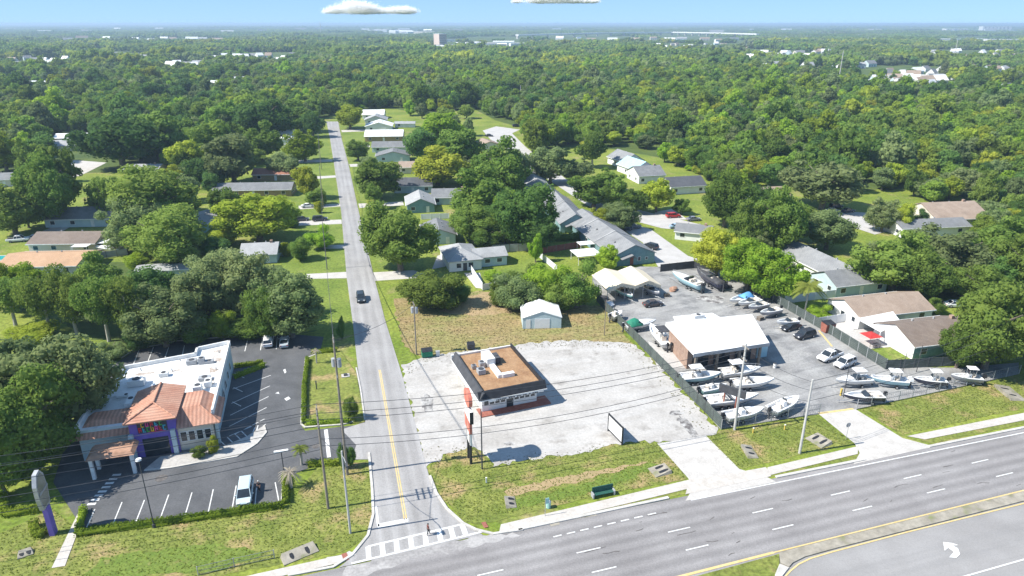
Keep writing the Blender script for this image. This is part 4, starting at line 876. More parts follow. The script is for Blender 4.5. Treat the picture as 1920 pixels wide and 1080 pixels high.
# ------------------------------------------------------------------ cars
PAINT = {}
def car(label, cx, cy, rot, kind='sedan', col=(.5, .5, .5), group='parked cars', name='parked_car', z0=.06):
    KEEP.append((cx - 12, cy - 12, cx + 12, cy + 10))
    k = str(col); PAINT.setdefault(k, mat('car_paint', tuple(col), tuple(min(1, x * 1.06) for x in col), rough=.28, spec=.6)); pm = PAINT[k]
    c = at(cx, cy); t = thing(name, label, {'van': 'van', 'pickup': 'pickup truck', 'suv': 'car', 'sedan': 'car'}[kind], (c.x, c.y, z0), rot, group)
    L, W = {'sedan': (4.7, 1.82), 'suv': (4.8, 1.92), 'van': (5.1, 1.98), 'pickup': (5.7, 2.0)}[kind]; h = L / 2; w = W / 2
    # body: cross-sections along x (front = +x): (x, half width, z bottom, z top)
    if kind == 'sedan': S = [(-h, .78, .42, .82), (-h + .12, .86, .3, .95), (-h + .9, .9, .22, 1.0), (-.2, .91, .2, .96), (.9, .91, .22, .93), (h - .7, .89, .24, .82), (h - .15, .82, .3, .7), (h, .7, .4, .6)]
    elif kind == 'pickup': S = [(-h, .92, .5, 1.0), (-h + .1, .97, .42, 1.06), (-.5, .98, .35, 1.06), (.6, .98, .35, 1.08), (1.3, .97, .36, 1.08), (h - .5, .95, .38, 1.02), (h - .1, .88, .42, .92), (h, .8, .5, .8)]
    else: S = [(-h, .84, .45, .98), (-h + .1, .92, .33, 1.06), (-h + 1, .95, .26, 1.06), (0, .96, .25, 1.04), (1.0, .96, .26, 1.0), (h - .7, .94, .28, .95), (h - .12, .86, .32, .82), (h, .75, .42, .7)]
    bb = MB(); v, f = [], []
    for x, hw, z0_, z1_ in S:
        hw *= w / .95; zm = z0_ + (z1_ - z0_) * .62
        v += [(x, -hw * .9, z0_), (x, hw * .9, z0_), (x, hw, zm), (x, hw * .9, z1_), (x, -hw * .9, z1_), (x, -hw, zm)]
    for i in range(len(S) - 1):
        for j in range(6): f.append((i * 6 + j, i * 6 + (j + 1) % 6, (i + 1) * 6 + (j + 1) % 6, (i + 1) * 6 + j))
    f += [tuple(range(5, -1, -1)), tuple((len(S) - 1) * 6 + j for j in range(6))]
    bb.add(v, f); bb.build('body', pm, t)
    # cabin: glass house and roof
    if kind == 'sedan': g = (-h + .75, 1.15, -h + 1.45, .35, .96, 1.40)
    elif kind == 'suv': g = (-h + .12, 1.25, -h + .45, .55, 1.03, 1.66)
    elif kind == 'van': g = (-h + .1, 1.6, -h + .35, .75, 1.03, 1.74)
    else: g = (-.75, 1.55, -.6, .75, 1.06, 1.78)
    x0, x1, u0, u1, z0_, z1_ = g; wb, wt = w * .88, w * .74
    MB().frustum((x0, -wb), (x1, wb), z0_ - .02, (u0, -wt), (u1, wt), z1_).build('windows', M['glass'], t)
    rf = MB().frustum((u0 - .03, -wt - .02), (u1 + .03, wt + .02), z1_ + .002, (u0 + .12, -wt + .12), (u1 - .12, wt - .12), z1_ + .07)
    for s in (-1, 1):
        rf.tube((x0, s * wb, z0_ - .01), (u0, s * wt, z1_), .045).tube((x1, s * wb, z0_ - .01), (u1, s * wt, z1_), .045)
        xm = (u0 + u1) / 2; rf.tube((xm - .1, s * wb, z0_ - .01), (xm - .05, s * wt, z1_), .04)
        if kind in ('suv', 'van'): rf.tube((x0 + 1.0, s * wb, z0_ - .01), (u0 + .85, s * wt, z1_), .06)
    rf.build('roof', pm, t)
    if kind == 'pickup':
        MB().box(-h + .12, -w * .78, 1.0, -.85, w * .78, 1.066).build('bed', M['black'], t)
    for sx in (-1, 1):
        for s in (-1, 1):
            x = sx * L * .30; wl_ = MB().disc((x, s * (w - .1), .33), .34, (0, 1, 0), .24, 16).build('wheel', M['rubber'], t)
            MB().disc((x, s * (w + .02), .33), .2, (0, 1, 0), .03, 12).build('rim', M['galv'], wl_)
    for s in (-1, 1):
        MB().obox((h - .07, s * w * .62, .66 if kind == 'sedan' else .78), (.16, .36, .13)).build('headlight', M['trim'], t)
        MB().obox((-h + .05, s * w * .66, .78 if kind == 'sedan' else .9), (.12, .3, .16)).build('taillight', M['red'], t)
        MB().obox(((x1 + u1) / 2 - .1, s * (w + .08), z0_ + .05), (.14, .2, .13)).build('mirror', pm, t)
    MB().box(h - .08, -w * .5, .42, h + .01, w * .5, .56).build('grille', M['black'], t)
    return t
UP, DN, RT, LF = radians(105), radians(-75), MA, MA + pi      # along the street away / towards, along the main road right / left
WHT, BLK, SIL = (.72, .72, .72), (.025, .027, .032), (.42, .47, .50)
car('dark car driving along the side street', 677, 563, DN, 'suv', (.03, .04, .05), 'cars on the side street', 'car')
car('pale silver blue minivan parked nose to the front hedge', 461, 931, DN, 'van', (.46, .56, .60))
car('white car parked at the back of the car park under the oak edge', 504, 645, UP, 'suv', WHT)
car('silver car in the oak shade beside the white car', 534, 646, UP, 'sedan', SIL)
car('dark saloon standing in front of the cream boat canopy', 1224, 574, RT, 'sedan', (.07, .06, .06), 'cars in the boat yard')
car('white pickup truck beside the yard fence', 1555, 673, LF + .25, 'pickup', WHT, 'cars in the boat yard')
car('white estate car parked against the white pickup', 1583, 686, LF + .25, 'suv', WHT, 'cars in the boat yard')
car('farther of two black cars at the yard fence', 1482, 618, LF + .15, 'sedan', BLK, 'cars in the boat yard')
car('nearer of two black cars at the yard fence', 1508, 633, LF + .15, 'suv', (.035, .037, .045), 'cars in the boat yard')
car('dark car parked first from the hedge on the left driveway', 566, 414, RT, 'sedan', (.05, .055, .07), 'cars on the left driveways')
car('black car nearest the street on the left driveway', 600, 414, RT, 'suv', BLK, 'cars on the left driveways')
car('white car parked on the driveway by the small red tree', 578, 389, RT, 'sedan', WHT, 'cars on the left driveways')
car('black car parked by the end of the nearest townhouse row', 1219, 466, UP + .5, 'suv', BLK, 'cars near the townhouses')
car('dark car parked left of the road bend by the small trees', 1172, 431, RT - .3, 'sedan', (.06, .06, .075), 'cars near the townhouses')
car('grey car beside the dark one at the road bend', 1188, 428, RT - .3, 'sedan', (.16, .17, .2), 'cars near the townhouses')
car('red car parked at the far side of the townhouse road', 1262, 408, RT - .1, 'suv', (.40, .03, .03), 'cars near the townhouses')
car('dark and silver car on the grass right of the red car', 1300, 414, RT - .1, 'sedan', (.2, .21, .24), 'cars near the townhouses')
car('pale blue car in the middle of the townhouse road', 1268, 428, RT - .1, 'sedan', (.30, .42, .52), 'cars near the townhouses')
car('black car in the tree shade far up the woodland lot', 1567, 390, RT, 'suv', BLK, 'cars in the shaded lot by the wood')
car('white car in the tree shade far up the woodland lot', 1560, 398, RT, 'sedan', WHT, 'cars in the shaded lot by the wood')
car('dark blue car nearest the sun in the woodland lot', 1590, 398, RT, 'sedan', (.04, .05, .09), 'cars in the shaded lot by the wood')
car('dark car at the far cul-de-sac', 968, 238, RT, 'suv', BLK, 'cars far up the street')
car('dark car parked beside the cul-de-sac house', 917, 256, RT - .4, 'sedan', BLK, 'cars far up the street')
car('white car parked left of the street by the bright green tree', 520, 303, RT, 'sedan', WHT, 'cars far up the street')
car('white pickup at the left edge beside the brown house', 35, 453, RT, 'pickup', WHT, 'cars by the left houses')
car('silver car behind the white pickup', 68, 449, RT, 'sedan', SIL, 'cars by the left houses')
car('dark car standing by the shaded road behind the brown roof', 1705, 560, RT, 'suv', (.05, .05, .06), 'cars in the shade on the right')
car('white car standing by the shaded road behind the brown roof', 1790, 575, RT - .3, 'sedan', WHT, 'cars in the shade on the right')
# ------------------------------------------------------------------ fences
def fence(name, label, pts, h, m, post=2.6, board=True, th=.06, z=.04, postm='dark', cap=False):
    P = [at(*p) for p in pts]; t = thing(name, label, 'fence', (P[0].x, P[0].y, z)); o = P[0]; pan = MB(); posts = []
    for a, c in zip(P, P[1:]):
        d = c - a; ang = atan2(d.y, d.x); n = max(1, round(d.length / post))
        if board: pan.obox(((a.x + c.x) / 2 - o.x, (a.y + c.y) / 2 - o.y, h / 2 + .03), (d.length, th, h - .06), ang)
        else:
            for zz in (.08, h * .5, h): pan.tube((a.x - o.x, a.y - o.y, zz), (c.x - o.x, c.y - o.y, zz), .028)
            k = int(d.length / .45)
            for i in range(k):
                q0 = a.lerp(c, i / k) - o; q1 = a.lerp(c, min(1, (i + 1.6) / k)) - o
                pan.tube((q0.x, q0.y, .06), (q1.x, q1.y, h), .009, None, 3, False); pan.tube((q0.x, q0.y, h), (q1.x, q1.y, .06), .009, None, 3, False)
        for i in range(n + 1): posts.append(a.lerp(c, i / n) - o)
    pan.build('panel', M[m], t); uniq = []
    for p in posts:
        if all((p - q).length > .3 for q in uniq): uniq.append(p)
    for p in uniq[:100]: MB().tube((p.x, p.y, 0), (p.x, p.y, h + .07), .06 if not board else .075, None, 6).build('post', M[postm], t)
    return t
fence('mesh_fence', 'long dark green privacy fence between the gravel lot and the boat yard', [(1119, 566), (1352, 805)], 2.1, 'fence_green')
fence('mesh_fence', 'grey green privacy fence along the right side of the boat yard', [(1366, 517), (1462, 573), (1560, 630), (1660, 693)], 2.1, 'fence_green', postm='grey')
fence('mesh_fence', 'dark screen fence between the lawn and the right hand boats', [(1660, 693), (1790, 686), (1915, 672), (2050, 655)], 1.9, 'fence_green')
fence('chain_link_fence', 'chain link fence along the verge left of the yard gate', [(1352, 806), (1536, 776)], 1.8, 'mesh_grey', 3, False, postm='galv')
fence('chain_link_fence', 'chain link fence along the verge right of the yard gate', [(1606, 768), (1760, 735), (1910, 702)], 1.8, 'mesh_grey', 3, False, postm='galv')
fence('chain_link_fence', 'low chain link fence beside the pavement at the bottom edge', [(372, 1079), (440, 1063), (515, 1047)], 1.2, 'mesh_grey', 3, False, postm='galv')
fence('back_fence', 'dark fence across the back of the boat yard', [(1238, 510), (1300, 503), (1364, 508)], 2.0, 'dark')
fence('white_fence', 'white fence running from the ranch house to the dry field', [(884, 512), (905, 545)], 1.9, 'fence_white', postm='trim')
fence('white_fence', 'short pale gate section at the edge of the dry field', [(905, 545), (928, 541)], 1.6, 'fence_white', postm='trim')
fence('wooden_fence', 'grey weathered fence behind the ranch house yard', [(922, 474), (1005, 470)], 2.2, 'grey', postm='wood')
fence('wooden_fence', 'russet fence between the ranch yard and the townhouses', [(1010, 477), (1090, 464)], 1.8, 'redbrick', postm='wood')
fence('white_fence', 'white fence beside the back lawn of the ranch house', [(1003, 476), (1044, 510)], 1.7, 'fence_white', postm='trim')
fence('white_fence', 'pale fence behind the palm in the right hand garden', [(1470, 570), (1565, 558)], 1.9, 'fence_white', postm='trim')
fence('white_fence', 'pale fence between the two right hand houses', [(1530, 612), (1605, 600)], 1.9, 'fence_white', postm='trim')
fence('white_fence', 'pale fence below the teal gable house', [(790, 412), (842, 410)], 1.8, 'fence_white', postm='trim')
fence('garden_fence', 'grey fence behind the orange roofed house', [(160, 490), (240, 478)], 1.8, 'grey', postm='wood')
# ------------------------------------------------------------------ poles and wires
def pole(label, base, ytop, r=.16, m='pole', arms=(), cans=0, lamp=None, armdir=None, group='utility poles'):
    b = at(*base); h = tall(*base, ytop); t = thing('utility_pole', label, 'utility pole', (b.x, b.y, .03), 0, group)
    MB().tube((0, 0, 0), (0, 0, h), r, r * .65, 10).build('mast', M[m], t); ad = armdir if armdir is not None else MA + pi / 2
    tips = []
    for z, w in arms:
        ar_ = MB().obox((cos(ad) * 0, 0, h - z), (w, .12, .14), ad); o = ar_.build('crossarm', M['wood'], t)
        ib = MB()
        for s in (-.46, -.2, .2, .46):
            p = (cos(ad) * w * s, sin(ad) * w * s, h - z + .07); ib.tube(p, (p[0], p[1], p[2] + .22), .05, .04, 6)
        ib.build('insulators', M['grey'], o)
    for k in range(cans):
        a = k * 2.2 + .3; MB().tube((cos(a) * .42, sin(a) * .42, h * .80), (cos(a) * .42, sin(a) * .42, h * .80 + 1.15), .3, .3, 12).build('transformer', M['grey'], t)
    if lamp:
        dx, dy, z = lamp; ld = Vector((dx, dy, 0)); e = ld * 1.0
        a_ = MB().path([(0, 0, z), (e.x * .5, e.y * .5, z + .45), (e.x, e.y, z + .55)], .05).build('lamp_arm', M['galv'], t); MB().obox((e.x * 1.08, e.y * 1.08, z + .52), (.8, .3, .16), atan2(dy, dx)).build('lamp_head', M['dark'], a_)

    return (b, h)
p1 = pole('tall wooden pole with crossarms on the front lawn left of the street', (615.7, 953.8), 765, .18, 'pole', ((.4, 2.4), (1.3, 2.4), (2.2, 2.4)))
p2 = pole('pole with street lamp arm nearest the crossing', (657, 1000), 846, .15, 'pole_conc', (), 0, (cos(MA - 1.45) * 2.6, sin(MA - 1.45) * 2.6, 11.4))
p3 = pole('tall pole with two grey transformers on the lot island edge', (651.5, 890), 634, .19, 'pole', ((.3, 2.2), (5.6, 1.2)), 2)
p4 = pole('pale concrete pole at the front corner of the boat yard', (1377, 806), 645, .22, 'pole_conc', ((.6, 1.6), (2.6, 1.4)), 0)
p5 = pole('leaning pale concrete pole left of the yard driveway', (1499, 850), 712, .2, 'pole_conc', (), 0)
p6 = pole('wooden pole with grey transformers at the corner of the dry field', (781, 665), 568, .15, 'pole', ((.3, 1.8),), 2)
p7 = pole('thin wooden pole on the dry field near the mesh fence', (1133, 629), 562, .09, 'wood')
p8 = pole('thin dark pole in front of the black drive-in', (904, 880), 766, .11, 'dark')
p9 = pole('thin pole on the left lawn beside the long driveway', (613.5, 505), 418, .12, 'pole', ((.3, 1.8),))
p10 = pole('thin pole beside the driveway with the dark cars', (607, 392), 312, .12, 'pole', ((.3, 1.8),))
p11 = pole('farthest thin pole on the left of the street', (603, 318), 250, .12, 'pole', ((.3, 1.8),))
for nm, bs, tp in (('right of the lawn in the screen fence line', (1687, 720), 660), ('in the screen fence line below the brown house', (1718, 698), 648), ('beside the near oak in the screen fence line', (1793, 690), 645), ('by the yellow post at the yard gate', (1581, 745), 672), ('beside the canopy at the yard corner', (1152, 585), 545)):
    pole('slim dark floodlight pole ' + nm, bs, tp, .07, 'dark', (), 0, None, None, 'slim poles around the yard')
pole('white lattice pole far off in the right hand wood', (1571, 160), 95, .5, 'pole_conc', (), 0, None, None, 'far masts')
pole('far pale mast above the woodland on the right', (1786, 120), 75, .6, 'pole_conc', (), 0, None, None, 'far masts')
pole('lattice mast in the middle of the far wood', (976, 188), 160, .3, 'pole_conc', (), 0, None, None, 'far masts')
pole('thin mast breaking the horizon left of centre', (602, 64), 30, 2.0, 'pole_conc', (), 0, None, None, 'far masts')
def wire(label, A, B_, sag, r=.022, group=None):
    r *= 1.55
    A, B_ = Vector(A), Vector(B_); n = 14; pts = []
    for i in range(n + 1):
        u = i / n; p = A.lerp(B_, u); p.z -= sag * 4 * u * (1 - u); pts.append(p)
    o = MB().path(pts, r, 4).build('power_line', M['dark']); tag(o, label, 'power line', group)
def tip(p, dz, side=0.0): b, h = p; return Vector((b.x + cos(MA + pi / 2) * side, b.y + sin(MA + pi / 2) * side, h - dz))
left_off = (RM(-118, 15), 15.2)
G = 'overhead wires along the main road'
for k, (dz, s) in enumerate(((.1, -1.1), (.1, 1.1), (1.0, -1.1), (1.0, 1.1), (1.9, -1.1), (4.2, .2), (5.2, .2), (6.1, .2))):
    wire('wire running left from the lawn pole above the dark car park', tip(p1, dz, s), tip((left_off[0], 15.0 - .12 * k), dz, s), 1.3 if k < 5 else 1.8, .02, G)
for k, (dz, s) in enumerate(((.1, -1.1), (.1, 1.1), (1.0, -1.1), (4.6, .2), (5.6, .2))):
    wire('wire from the lawn pole over the gravel lot to the boat yard pole', tip(p1, dz, s), tip(p4, dz + (.6 if k < 3 else 0), s * .6), 1.8 if k < 3 else 2.4, .022, G + ' over the gravel lot')
for k, dz in enumerate((.6, 2.6, 5.2)):
    wire('wire between the two pale concrete poles', tip(p4, dz, .3), tip(p5, dz * .7, .3), .6, .02, G + ' at the yard')
    wire('wire leaving the leaning concrete pole to the right', tip(p5, dz * .7, .3), RM(80, 15, 13.2 - dz), 1.2, .02, G + ' right of the yard')
for k, s in enumerate((-.8, .8)):
    wire('wire from the transformer pole up the left of the street', tip(p3, .2, s), tip(p9, .2, s), 1.4, .02, 'wires up the side street')
    wire('second span of wire along the left of the street', tip(p9, .2, s), tip(p10, .2, s), 1.0, .02, 'wires up the side street beyond the second pole')
    wire('last span of wire along the left of the street', tip(p10, .2, s), tip(p11, .2, s), 1.0, .02, 'wires at the far end of the side street')
wire('wire crossing the side street to the dry field pole', tip(p3, .3), tip(p6, .2), 1.0, .02)
wire('lower wire between the street lamp pole and the lawn pole', tip(p2, .4), tip(p1, 4), .4, .02)
wire('wire from the street lamp pole to the transformer pole', tip(p2, 1), tip(p3, 6.5), .4, .02)
# parking lot lamps
def lot_lamp(label, base, ytop, heads):
    b = at(*base); h = tall(*base, ytop); t = thing('lamp_post', label, 'lamp post', (b.x, b.y, .05), R16, 'car park lamps')
    MB().tube((0, 0, 0), (0, 0, h - .1), .075, .055, 8).tube((0, 0, 0), (0, 0, .5), .2, .2, 10).build('post', M['dark'], t)
    for s in heads:
        if s == 0: MB().tube((0, 0, h - .1), (0, 0, h + .06), .38, .32, 14).build('lamp_head', M['trim'], t)
        else: MB().box(min(0, s * .95), -.2, h - .1, max(0, s * .95), .2, h + .06).build('lamp_head', M['trim'], t)
lot_lamp('round headed lamp post standing in the front hedge', (289.5, 989), 862, (0,))
lot_lamp('twin headed lamp post beside the small green palm', (533, 888), 846, (-1, 1))
# ------------------------------------------------------------------ signs
b = at(881, 864); SD = radians(106)      # sign faces look along the main road
t = thing('pylon_sign', 'tall faded red and white roadside sign on two black posts, seen edge on', 'sign', (b.x, b.y, .03), SD)
for x in (-.75, .75): MB().tube((x, 0, 0), (x, 0, 7), .2, .2, 8).build('post', M['black'], t)
def plate(par, nm, outline, y0, y1, m): return MB().profile(outline, y0, y1, 'y').build(nm, M[m], par)
ov = [(1.7 * cos(a) + .1, 10.4 + 1.25 * sin(a)) for a in np.linspace(0, 2 * pi, 20, endpoint=False)]
plate(t, 'oval_panel', ov, -.25, .25, 'sign_red'); plate(t, 'middle_panel', [(-1.9, 7.3), (1.5, 7.3), (1.5, 9.1), (-1.9, 9.1)], -.22, .22, 'white')
plate(t, 'lower_panel', [(-1.3, 5.2), (1.9, 5.2), (1.9, 7.25), (-1.3, 7.25)], -.18, .18, 'sign_red'); plate(t, 'letter_board', [(-1.2, 3.3), (1.2, 3.3), (1.2, 5.15), (-1.2, 5.15)], -.14, .14, 'white')
plate(t, 'black_edge', [(-1.95, 7.25), (-1.905, 7.25), (-1.905, 9.15), (-1.95, 9.15)], -.26, .26, 'black')
b = at(1165, 834); c2 = at(1141, 809); dv = c2 - b
t = thing('billboard', 'low white board with black frame at the back of the verge', 'sign', (b.x, b.y, .03), atan2(dv.y, dv.x)); L_ = dv.length
MB().box(0, -.06, .5, L_, .06, 2.9).build('board', M['white'], t); MB().box(-.02, -.12, 2.903, L_, .12, 3.08).box(-.02, -.12, .3, L_, .12, .497).build('frame', M['black'], t)
for x in (-.15, L_ + .13): MB().tube((x, 0, 0), (x, 0, 3.15), .13, .13, 8).build('post', M['black'], t)
b = at(1355, 768); c2 = at(1341, 752); dv = c2 - b
t = thing('yard_sign', 'dark two post sign among the front boats beside the concrete pole', 'sign', (b.x, b.y, .05), radians(140))
for x in (0, 1): MB().tube((0 - x * 1.6 * 0 + (-2.0 if x else 0), 0, 0), ((-2.0 if x else 0), 0, 3.6), .13, .13, 8).build('post', M['redbrick'], t)
MB().box(-3.4, -.2, 3.2, 1.0, .2, 4.5).build('panel', M['dark'], t); MB().box(-3.2, -.24, 3.4, .8, -.203, 4.3).build('face', M['old_concrete'], t)
b = at(101, 1001)
t = thing('pylon_sign', 'pylon sign with a purple column and uneven grey cut-out top beside the footpath', 'sign', (b.x, b.y, .03), radians(100))
MB().frustum((-.45, -.3), (.45, .3), 0, (-.4, -.28), (.5, .28), 4.2).build('column', M['purple'], t)
plate(t, 'cabinet', [(-.9, 4.21), (.8, 4.21), (1.15, 6.4), (1.0, 8.3), (.35, 9.2), (-.5, 9.0), (-1.1, 7.6), (-1.15, 5.8)], -.24, .24, 'galv')
plate(t, 'face', [(-.7, 4.5), (.65, 4.5), (.95, 6.4), (.82, 8.1), (.3, 8.8), (-.4, 8.6), (-.9, 7.5), (-.95, 5.8)], -.28, -.243, 'old_concrete'); plate(t, 'cross_bar', [(-1.0, 6.3), (1.1, 6.5), (1.1, 6.75), (-1.0, 6.55)], -.33, -.283, 'galv')
b = at(1586, 824); t = thing('road_sign', 'octagonal road sign seen from behind on the yard driveway edge', 'road sign', (b.x, b.y, .03), MA)
MB().tube((0, 0, 0), (0, 0, 2.9), .04).build('post', M['galv'], t); MB().tube((0, .05, 2.5), (0, .08, 2.5), .42, .42, 8).build('plate', M['grey'], t)
b = at(1022, 968); t = thing('bus_stop_sign', 'bus stop pole with a small pale panel beside the pavement', 'road sign', (b.x, b.y, .03), MA)
MB().tube((0, 0, 0), (0, 0, 2.8), .04).build('post', M['galv'], t); MB().box(.05, -.03, 1.9, .5, .03, 2.75).build('panel', M['gel_teal'], t)
b = at(1028, 952); t = thing('litter_bin', 'pale litter bin behind the bus stop pole', 'bin', (b.x, b.y, .05), MA)
MB().tube((0, 0, 0), (0, 0, .95), .3, .34, 10).build('body', M['gel_teal'], t); MB().tube((0, 0, .953), (0, 0, 1.12), .36, .2, 10).build('lid', M['galv'], t)
b = at(1131, 930); t = thing('bench', 'dark green roadside bench with advert back beside the pavement', 'bench', (b.x, b.y, .08), MA)
MB().box(-1.5, -.3, .42, 1.5, .3, .5).build('seat', M['bench_green'], t); MB().box(-1.5, .3, .35, 1.5, .42, 1.35).build('backrest', M['bench_green'], t)
for x in (-1.55, 1.47): MB().box(x - .05, -.35, 0, x + .13, .45, .7).build('side_panel', M['grey'], t)
# ------------------------------------------------------------------ yard clutter
def clutter(kind, label, x, y, rot=0.0, m='wood'):
    b = at(x, y); t = thing(kind, label, kind.replace('_', ' '), (b.x, b.y, .05), rot)
    if kind == 'pallet_stack':
        for k in range(5):
            MB().box(-.6, -.5, k * .15 + .10, .6, .5, k * .15 + .14).box(-.6, -.5, k * .15, -.5, .5, k * .15 + .099).box(.5, -.5, k * .15, .6, .5, k * .15 + .099).build('pallet', M[m], t)
    elif kind == 'drum': MB().tube((0, 0, 0), (0, 0, .88), .29, .29, 12).build('barrel', M[m], t); MB().tube((0, 0, .883), (0, 0, .92), .3, .3, 12).build('lid', M['dark'], t)
    else: MB().blob((0, 0, .35), (1.3, .9, .6), 12, 6, .18).build('tarpaulin', M[m], t); MB().box(-.9, -.5, 0.01, .9, .5, .12).build('board', M['wood'], t)
clutter('pallet_stack', 'pallet stack at the back left corner of the boat yard', 1122, 556, .4)
clutter('tarp_pile', 'dark tarpaulin heap left of the cream canopy', 1132, 562, .2, 'dark')
clutter('tarp_pile', 'pale tarpaulin heap in front of the cream canopy', 1142, 574, .6, 'fence_white')
clutter('drum', 'blue drum beside the cream canopy posts', 1138, 582, 0, 'canvas_blue')
clutter('drum', 'grey drum at the mesh fence end', 1158, 592, 0, 'grey')
clutter('tarp_pile', 'brown heap between the canopy and the big blue cruiser', 1262, 545, .9, 'brown_flat')
clutter('pallet_stack', 'pallet stack under the right side of the cream canopy', 1250, 556, .1)
clutter('tarp_pile', 'dark heap of parts by the black covered cruiser', 1362, 540, .3, 'dark')
clutter('drum', 'white drum by the lean-to of the dealer building', 1452, 690, 0, 'white')
clutter('pallet_stack', 'pallet stack near the rear wing of the dealer building', 1425, 600, .5)
# ------------------------------------------------------------------ small street furniture
def dumpster(label, px_, py_, rot, w, d, h, m='canvas_green'):
    b = at(px_, py_); t = thing('dumpster', label, 'dumpster', (b.x, b.y, .05), rot)
    MB().frustum((-w / 2, -d / 2 + .2), (w / 2, d / 2 - .2), .12, (-w / 2, -d / 2), (w / 2, d / 2), h).build('bin', M[m], t); MB().add([(-w / 2 - .04, -d / 2 - .04, h + .003), (w / 2 + .04, -d / 2 - .04, h + .003), (w / 2 + .04, d / 2, h + .25), (-w / 2 - .04, d / 2, h + .25), (-w / 2 - .04, -d / 2 - .04, h + .05), (w / 2 + .04, -d / 2 - .04, h + .05), (w / 2 + .04, d / 2, h + .31), (-w / 2 - .04, d / 2, h + .31)], [(0, 3, 2, 1), (4, 5, 6, 7), (0, 1, 5, 4), (1, 2, 6, 5), (2, 3, 7, 6), (3, 0, 4, 7)]).build('lid', M['black'], t)
    for x in (-w / 2 + .2, w / 2 - .2): MB().disc((x, 0, .09), .09, (0, 1, 0), .08, 8).build('wheel', M['rubber'], t)
dumpster('dark green dumpster at the corner of the dry field beside the pole', 801, 669, R16, 2.0, 1.4, 1.3)
dumpster('dark bin behind the black drive-in', 883, 655, R16, 1.4, 1.1, 1.1, 'dark')
dumpster('red shed-like bin by the right hand garden fence', 1551, 622, R16, 2.2, 1.8, 1.9, 'redbrick')
def hut(name, label, cat, px_, py_, parts, rot=R16):
    b = at(px_, py_); t = thing(name, label, cat, (b.x, b.y, .04), rot)
    for nm, bx_, m in parts: MB().box(*bx_).build(nm, M[m], t)
hut('utility_box', 'white utility box beside the green dumpster', 'utility box', 821, 667, [('cabinet', (-.35, -.25, 0, .35, .25, .9), 'white'), ('lid', (-.38, -.28, .903, .38, .28, .96), 'grey')])
hut('utility_box', 'pale concrete hand hole with dark lid on the island grass', 'utility box', 648, 706, [('base', (-.7, -.6, 0.1, .7, .6, .22), 'concrete'), ('lid', (-.3, -.3, .223, .3, .3, .5), 'dark')])
hut('valve_marker', 'dark brown post on the island grass', 'post', 594, 731, [('post', (-.1, -.1, .1, .1, .1, 1.6), 'wood'), ('cap', (-.12, -.12, 1.603, .12, .12, 1.66), 'dark')])
hut('valve_marker', 'yellow guy wire marker at the transformer pole', 'post', 647, 922, [('post', (-.06, -.06, 0, .06, .06, 2.4), 'ochre'), ('cap', (-.08, -.08, 2.403, .08, .08, 2.46), 'ochre')])
hut('bollard', 'yellow post inside the mesh fence by the front boats', 'bollard', 1293, 737, [('post', (-.12, -.12, 0, .12, .12, 1.1), 'ochre'), ('cap', (-.16, -.16, 1.103, .16, .16, 1.2), 'ochre')])
hut('bollard', 'yellow post at the navy boat by the yard gate', 'bollard', 1576, 742, [('post', (-.12, -.12, 0, .12, .12, 1.2), 'ochre'), ('cap', (-.16, -.16, 1.203, .16, .16, 1.3), 'ochre')])
for k, (x, y) in enumerate(((1412, 812), (1471, 806), (912, 906))): hut('marker_post', ['small white marker on the verge right of the concrete pole', 'small white marker on the verge before the leaning pole', 'thin pale stake on the corner verge'][k], 'post', x, y, [('post', (-.08, -.08, 0, .08, .08, .8), 'ochre' if k < 2 else 'trim'), ('cap', (-.1, -.1, .803, .1, .1, .9), 'trim')])
b = at(1630, 645); t = thing('patio_umbrella', 'square red patio umbrella on the pale court by the white carport', 'umbrella', (b.x, b.y, .05), R16)
MB().tube((0, 0, 0), (0, 0, 2.3), .04).build('pole', M['grey'], t); MB().add([(-1.5, -1.5, 1.9), (1.5, -1.5, 1.9), (1.5, 1.5, 1.9), (-1.5, 1.5, 1.9), (0, 0, 2.5), (0, 0, 2.42)], [(0, 1, 4), (1, 2, 4), (2, 3, 4), (3, 0, 4), (1, 0, 5), (2, 1, 5), (3, 2, 5), (0, 3, 5)]).build('canopy', M['red'], t)
b = at(1640, 652); t = thing('garden_table', 'dark table at the lawn edge near the red umbrella', 'table', (b.x, b.y, .05), R16)
MB().box(-.9, -.5, .7, .9, .5, .76).build('table_top', M['dark'], t)
for sx in (-.8, .8):
    for sy in (-.4, .4): MB().tube((sx, sy, 0), (sx, sy, .7), .04).build('leg', M['dark'], t)
b = at(20, 484); t = thing('swimming_pool', 'turquoise pool behind the orange roofed house', 'pool', (b.x, b.y, .03), radians(3))
MB().box(-8, -2.2, 0, 8, 2.2, .1).build('surround', M['concrete'], t); MB().box(-7.4, -1.7, .103, 7.4, 1.7, .13).build('water', M['water'], t)
def culvert(label, x, y, rot, w=2.6, d=2.0):
    b = at(x, y); t = thing('culvert', label, 'culvert', (b.x, b.y, .02), rot)
    MB().add([(-w / 2, -d / 2, 0), (w / 2, -d / 2, 0), (w / 2, d / 2, 0), (-w / 2, d / 2, 0), (-w / 2, -d / 2, .1), (w / 2, -d / 2, .1), (w / 2 - .2, d / 2, .5), (-w / 2 + .2, d / 2, .5)], [(0, 3, 2, 1), (4, 5, 6, 7), (0, 1, 5, 4), (1, 2, 6, 5), (2, 3, 7, 6), (3, 0, 4, 7)]).build('headwall', M['old_concrete'], t)
    for s in (-1, 1):
        pts = [(s * w * .22 + .24 * cos(a), .8 * sin(a) * d * .5 * (1 if s > 0 else .8)) for a in np.linspace(0, 2 * pi, 14, endpoint=False)]
        MB().add([(p[0], p[1], .32 + p[1] * .2) for p in pts], [tuple(range(14))]).build('pipe_mouth', M['black'], t)
